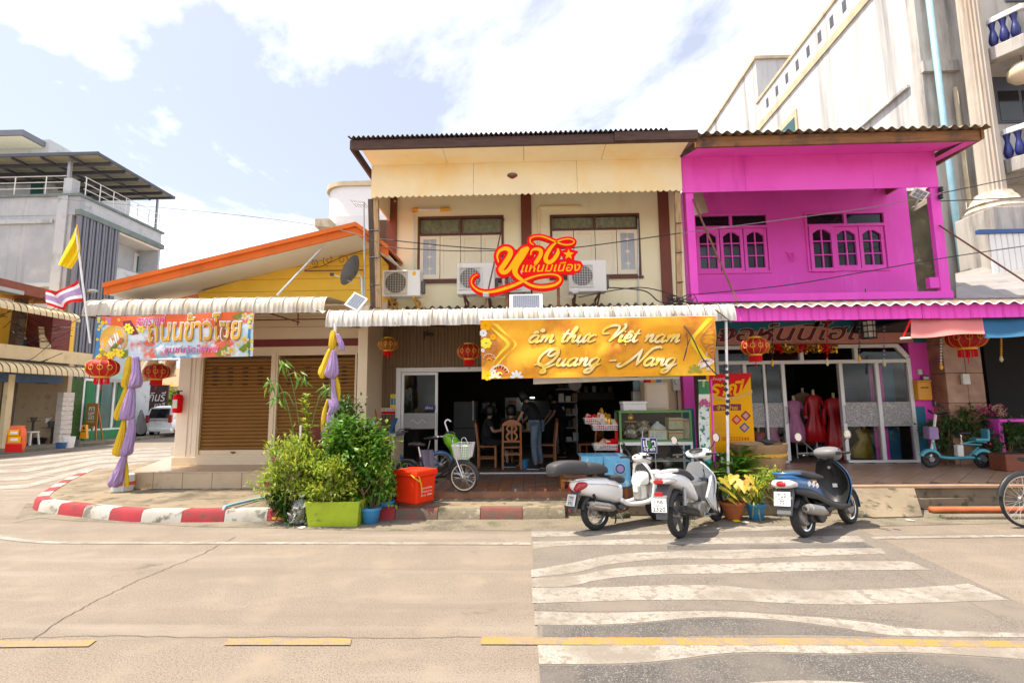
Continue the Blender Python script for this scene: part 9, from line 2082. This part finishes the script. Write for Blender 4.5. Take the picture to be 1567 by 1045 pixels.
# ============================================================ goods of the magenta shop
def dress(label,px,py0,py1,Y,m,wd,sleeves=True,flare=1.5,stand=True):
    top,bot=P(px,py0,Y),P(px,py1,Y);h=top.z-bot.z;t=thing('dress',label,'dress',(top.x,Y,bot.z),'dresses displayed in the magenta shop')
    secs=((.0,.25,.12),(.03,.75,.16),(.08,.95,.3),(.2,.85,.4),(.36,.66,.36),(.45,.75,.42),(.7,flare*.85,.6),(1.,flare,.75));rg=[]
    for f,w_,d in secs:rg.append([(top.x+wd*w_*(1+.09*sin(9*a+f*2)*(f > .4))*cos(a),Y+wd*d*(1+.12*sin(9*a)*(f > .4))*sin(a),top.z-h*f) for a in [2*PI*i/36 for i in range(36)]])
    MB().rings(rg).build('gown',m,t,smooth=True)
    if sleeves:
        for s in (-1,1):MB().tube([(top.x+s*wd*.8,Y,top.z-h*.06),(top.x+s*wd*1.25,Y-.02,top.z-h*.25),(top.x+s*wd*1.35,Y-.04,top.z-h*.45)],[wd*.22,wd*.2,wd*.26],10).build('sleeve',m,t,smooth=True)
    MB().tube([(top.x,Y,top.z+.10),(top.x,Y,top.z-.02)],.03,8).build('neck_stand',M['flowerwhite'] if stand else M['steel'],t)
    if bot.z > ZG+.1:MB().tube([(top.x,Y,bot.z+.2),(top.x,Y,ZG)],.02,6).build('stand_pole',M['steel'],t)
    return t
M['redsilk']=mat('red_silk',(.45,.008,.012),.4,.15,6);M['pinksilk']=mat('pink_silk',(.50,.17,.32),.5,.15,6);M['tansilk']=mat('tan_silk',(.30,.18,.09),.6,.2,6);M['yellowsilk']=mat('yellow_silk',(.42,.28,.03),.5,.2,6)
dress('dusty pink dress at the left of the open doorway',1214,612,676,11.9,M['pinksilk'],.17)
dress('tan hanging gown left of the red coat',1228,600,680,12.4,M['tansilk'],.2)
dress('red patterned coat dress in the middle of the doorway',1244,603,676,11.8,M['redsilk'],.16)
dress('grey long skirt dress behind the red coat',1254,625,700,12.6,M['intwall'] if False else M['purplecloth'],.18,False)
dress('long red gown on a dress stand at the right of the doorway',1275,608,700,11.7,M['redsilk'],.20,True,1.25)
dress('yellow full gown behind the right-hand glass',1322,655,700,11.6,M['yellowsilk'],.2,False,1.7)
dress('mauve dress behind the right-hand glass',1345,645,700,11.9,M['purplecloth'],.16,False,1.3)
dress('red dress low behind the left glass',1160,660,700,11.8,M['redsilk'],.16,False,1.3)
dress('pink dress behind the left glass beside the bowl planter',1180,640,700,12.0,M['pinksilk'],.17,False,1.3)
for i,(px,y) in enumerate(((1290,590),(1318,600))):tag(MB().box(P(px,y,12.8).x,P(px+22,y,12.8).x,12.8,13,P(px,y+70,12.8).z,P(px,y,12.8).z).build('rolled_fabric',M[['bluecanvas','terradark'][i]],bev=.02),['blue','brown'][i]+' rolls of fabric on the dim shelves behind the right glass','fabric')
# ============================================================ right edge: marble pier, dim recess, plants
sp_=thing('marble_pier','brown marble clad pier under the lantern at the right','pier',(P(1475,650,10.6).x,10.6,ZG));x0,x1=P(1450,600,10.6).x,P(1508,600,10.6).x;z=ZG
for i in range(5):
    z1=z+.6
    for a,b in ((x0,x0+(x1-x0)*.55),(x0+(x1-x0)*.55+.008,x1)):MB().box(a,b,10.6+random.uniform(0,.006),11.2,z,z1-.008).build('marble_slab',M['stone'],sp_,bev=.004)
    z=z1
tag(MB().box(P(1469,572,10.59).x,P(1480,572,10.59).x,10.53,10.598,P(1475,588,10.55).z,P(1475,572,10.55).z).build('wall_socket',M['paper'],bev=.008),'pale switch box on the brown marble pier','box')
rw=thing('recess','dark recessed shop wall behind the plants at the right edge','wall',(9.5,11.6,ZG));MB().box(P(1428,600,11.6).x,13.5,11.6,11.8,ZG,3.5).build('back_wall',M['maroonprint'],rw);MB().box(P(1510,600,11.4).x,13.5,11.35,11.5,ZG,3.3).build('dark_door',M['dark'],rw);MB().box(P(1428,600,11.4).x,P(1450,600,11.4).x,11.3,11.5,ZG,2.3).build('magenta_panel',M['purple'],rw)
MB().box(6.9,13.5,8.4,11.5,3.02,3.06).build('soffit',M['ceil'],rw)
bush('potted_bush','dark leafy bush behind the pale blue bike',(P(1485,655,10.7).x,10.7,.95),(.5,.3,.45),1300,.10,M['leafdark'],30,.5,.4,ZG,6,31)
bush('potted_bush','dark green plants right of the pale blue bike',(P(1540,672,10.3).x,10.3,.8),(.42,.3,.38),1100,.09,M['leafdark'],30,.5,.4,ZG,6,32)
bush('potted_bush','shadowy foliage against the magenta panel',(P(1440,650,10.5).x,10.5,1.0),(.3,.2,.4),600,.09,M['leafdark'],20,.5,.4,ZG,4,33)
pt2=thing('plant_pot','brown square pot at the foot of the dark plants','plant pot',(P(1548,712,9.6).x,9.6,ZG));c=pt2.location;MB().box(c.x-.22,c.x+.22,9.45,9.8,ZG,ZG+.3).build('box',M['terradark'],pt2,bev=.02);MB().box(c.x-.2,c.x+.2,9.47,9.78,ZG+.301,ZG+.31).build('soil',M['soil'],pt2)
pk=thing('pink_table','low magenta table with a flower arrangement at the right','table',(P(1540,660,10.4).x,10.4,ZG));a,b=P(1515,641,10.4),P(1566,641,10.4);MB().box(a.x,b.x+.3,10.2,10.8,a.z-.05,a.z).build('top',M['purple'],pk)
for x in (a.x+.05,b.x+.2):MB().box(x-.04,x+.04,10.25,10.75,ZG,a.z-.051).build('leg',M['purple'],pk)
bush('flower_bowl','pink and white flowers in a bowl on the magenta table',(P(1520,628,10.35).x,10.35,a.z+.16),(.2,.16,.1),170,.06,M['flowerpink'],20,.7,.2,a.z+.03,0,34,flowers=('flowerwhite',14,.07),cat='flowers')
# gutter slot with an orange pipe beyond the ramp
struct(MB().box(5.75,13,7.95,8.06,-.02,.02),'gutter_floor',M['soil'])
struct(MB().box(5.6,13,7.32,7.45,-.02,.05),'gutter_lip',M['gutter'],bev=.02)
tag(MB().tube([(5.72,7.74,.045),(13,7.70,.045)],.05,12).build('drain_pipe',mat('muddy_orange',(.34,.085,.02),.7,.25,6),smooth=True),'orange pipe lying in the gutter slot at the right','pipe')
random.seed(21)
for i,(x,y,r) in enumerate(((0.3,7.55,.13),(.95,7.52,.10),(1.25,7.5,.14),(-.05,7.5,.09),(4.55,7.5,.12))):
    k=MB();k.rings([[(x+r*rr*(1+.25*sin(a*3+i))*cos(a),y+.6*r*rr*sin(a),z*r) for a in [2*PI*j/12 for j in range(12)]] for rr,z in ((.9,0),(1,.25),(.8,.6),(.4,.75))]);tag(k.build('concrete_lump',M['kerbold'],smooth=rad(50)),['broken concrete lump by the kerb left of the white scooter','small concrete lump under the white scooter tail','flat concrete lump behind the white scooter wheel','little rubble lump at the end of the faded kerb','rubble lump at the foot of the ramp'][i],'rubble')
# ============================================================ far left street clutter
def LXY(px,py,X):return LX(px,py,X)
sk=thing('inflated_bag','orange and red inflated snack bag display on the far footpath','display',G(24,692,.12));g=G(24,692,.12);Yk=g.y
k=MB();q=RC(9,651,40,691,Yk);xc,hw=(q[0]+q[1])/2,(q[1]-q[0])/2
def bagring(z,wd):return [(xc+wd*cos(a)*(1+.05*sin(5*a)),Yk+.22*wd*sin(a),z) for a in [2*PI*j/20 for j in range(20)]]
MB().rings([bagring(q[2]+(q[3]-q[2])*f,hw*w_) for f,w_ in ((0,.95),(.12,.9),(.3,1.),(.6,.95),(.85,.85),(.93,.7),(1,.8))]).build('bag',M['print_orange'],sk,smooth=True)
for (x0,x1,z0,z1,m) in ((-.8,.8,.0,.3,'red'),(-.6,.5,.62,.85,'signyellow'),(-.5,.7,.35,.58,'signyellow'),(-.3,.4,.68,.78,'white'),(-.2,.5,.42,.52,'white')):MB().grid(lambda u,v:(xc+hw*(x0+(x1-x0)*u),Yk-.235*hw*math.sqrt(max(.02,1-(x0+(x1-x0)*u)**2))-.02-(.01 if m == 'white' else 0),q[2]+(q[3]-q[2])*(z0+(z1-z0)*v)),6,1).build('printed_patch',M[m],sk)
ab=thing('a_board','wooden framed coffee board with Thai lettering by the green base','sign',G(141,660,.1));Yk=LX(141,655,XG+.5).y;q=RC(131,617,149,652,Yk)
MB().box(q[0],q[1],Yk,Yk+.06,q[2],q[3]).build('frame',M['wood'],ab,bev=.01);MB().box(q[0]+.06,q[1]-.06,Yk-.01,Yk-.001,q[2]+.1,q[3]-.08).build('board',mat('olive_board',(.28,.2,.05),.7),ab)
hq=q[3]-q[2]
for j,tx_ in enumerate(('กา','แฟ','สด')):write(tx_,q[0]+.15,q[1]-.15,q[2]+hq*(.68-.19*j),q[2]+hq*(.84-.19*j),flat(Yk-.014),M['white'],ab,0,.03)
for j in range(2):MB().box(q[0]+.12,q[1]-.12,Yk-.015,Yk-.0105,q[2]+hq*(.16+.06*j),q[2]+hq*(.18+.06*j)).build('printed_line',M['flowerwhite'],ab)
for x in (q[0]+.03,q[1]-.09):MB().bar((x+.03,Yk+.05,q[2]),(x+.03,Yk+.1,.1),.06).bar((x+.03,Yk+.06,q[3]-.1),(x+.03,Yk+.5,.1),.05).build('leg',M['wood'],ab)
cf=thing('caution_sign','yellow folding floor sign beside the coffee board','sign',G(127,670,.1));Yk=ab.location.y-1.0;Yk=LX(127,665,XG+.9).y;q=RC(122,650,133,671,Yk);xm=(q[0]+q[1])/2
MB().prism([(q[0],q[2]),(q[1],q[2]),(xm+.09,q[3]),(xm-.09,q[3])],Yk,Yk+.12).build('panel',M['mailbox'],cf);MB().box(xm-.1,xm+.1,Yk-.006,Yk-.001,q[2]+.3,q[2]+.34).build('printed_line',M['dark'],cf);MB().prism([(xm-.08,q[2]+.42),(xm+.08,q[2]+.42),(xm,q[2]+.56)],Yk-.006,Yk-.001).build('printed_triangle',M['dark'],cf)
for i,(px,py,r,h,m,lab) in enumerate(((104,685,.21,.42,'white','white bucket on the far footpath by the stone pier'),(93,686,.17,.22,'darkblue','dark basin beside the white bucket'),(116,682,.13,.25,'greyplastic','grey tub right of the white bucket'))):
    g=G(px,py,.12);tag(MB().lathe([(r*.8,0),(r,h),(r*1.05,h),(r*.9,h-.02)],g,16).build('bucket',M[m],smooth=rad(40)),lab,'bucket')
stl=thing('stool','pale plastic stool under the blue beam','stool',G(46,678,.12));g=LX(46,676,XH-.4);c=Vector((g.x,g.y,.12));MB().box(c.x-.2,c.x+.2,c.y-.2,c.y+.2,.62,.68).build('seat',M['paper'],stl,bev=.02)
for sx in (-1,1):
    for sy in (-1,1):MB().bar((c.x+sx*.15,c.y+sy*.15,.62),(c.x+sx*.2,c.y+sy*.2,.12),.05).build('leg',M['paper'],stl)
random.seed(17)
cl_=[random.uniform(50,96) for _ in range(14)]
for i in range(14):
    px=cl_[i];py=random.uniform(640,676);X_=XH-random.uniform(.3,2.0);c=LX(px,py,X_);s=random.uniform(.12,.3)
    nm=random.choice(['crate','pot','basket']);m=random.choice(['greyplastic','black','terradark','darkblue','steel','riser','flowerwhite'])
    z0=.12 if i % 2 else None
    if nm == 'crate':o=MB().obox((c.x,c.y,.12+s*.6 if z0 else c.z),(s*1.6,s*1.6,s*1.2)).build(nm,M[m],bev=.02)
    else:o=MB().lathe([(s*.5,0),(s*.8,s*.9),(s*.85,s)],(c.x,c.y,.12 if z0 else c.z),12).build(nm,M[m])
    tag(o,f"{['grey','black','reddish brown','dark blue','steel','tan','pale'][['greyplastic','black','terradark','darkblue','steel','riser','flowerwhite'].index(m)]} {nm} {'on the floor' if z0 else 'on a stand'} in the shop under the tan awning, {['first','second','third','fourth','fifth','sixth','seventh','eighth','ninth','tenth','eleventh','twelfth','thirteenth','last'][sorted(cl_).index(px)]} from left",nm);o['group']='clutter in the far open shop'
    if not z0:MB().box(c.x-s,c.x+s,c.y-s,c.y+s,(c.z-.03)-(s*.6 if nm == 'crate' else 0),c.z-.002-(s*.6 if nm == 'crate' else 0)).box(c.x-.03,c.x+.03,c.y-.03,c.y+.03,.12,c.z-.031-(s*.6 if nm == 'crate' else 0)).build('shelf_stand',M['darkwood'],o)
tag(MB().grid(lambda u,v:LX(70+28*u,640-14*u*u+8*v,XH-.2)+Vector((0,0,.25*sin(u*3)*v)),10,4).build('grey_tarp',M['steel'],smooth=True),'grey plastic sheet sagging under the blue beam','tarpaulin')
tag(MB().loft([((P(215,675,27).x+0,27,.02),.3,.02,0),((P(215,675,27).x,27,.5),.42,.3,0),((P(214,650,27).x,27.05,1.1),.25,.2,0),((P(213,642,27).x,27.1,1.4),.12,.1,0)],12,2).build('covered_motorbike',M['greyplastic'],smooth=True),'dark covered motorbike beside the white car','motorbike')
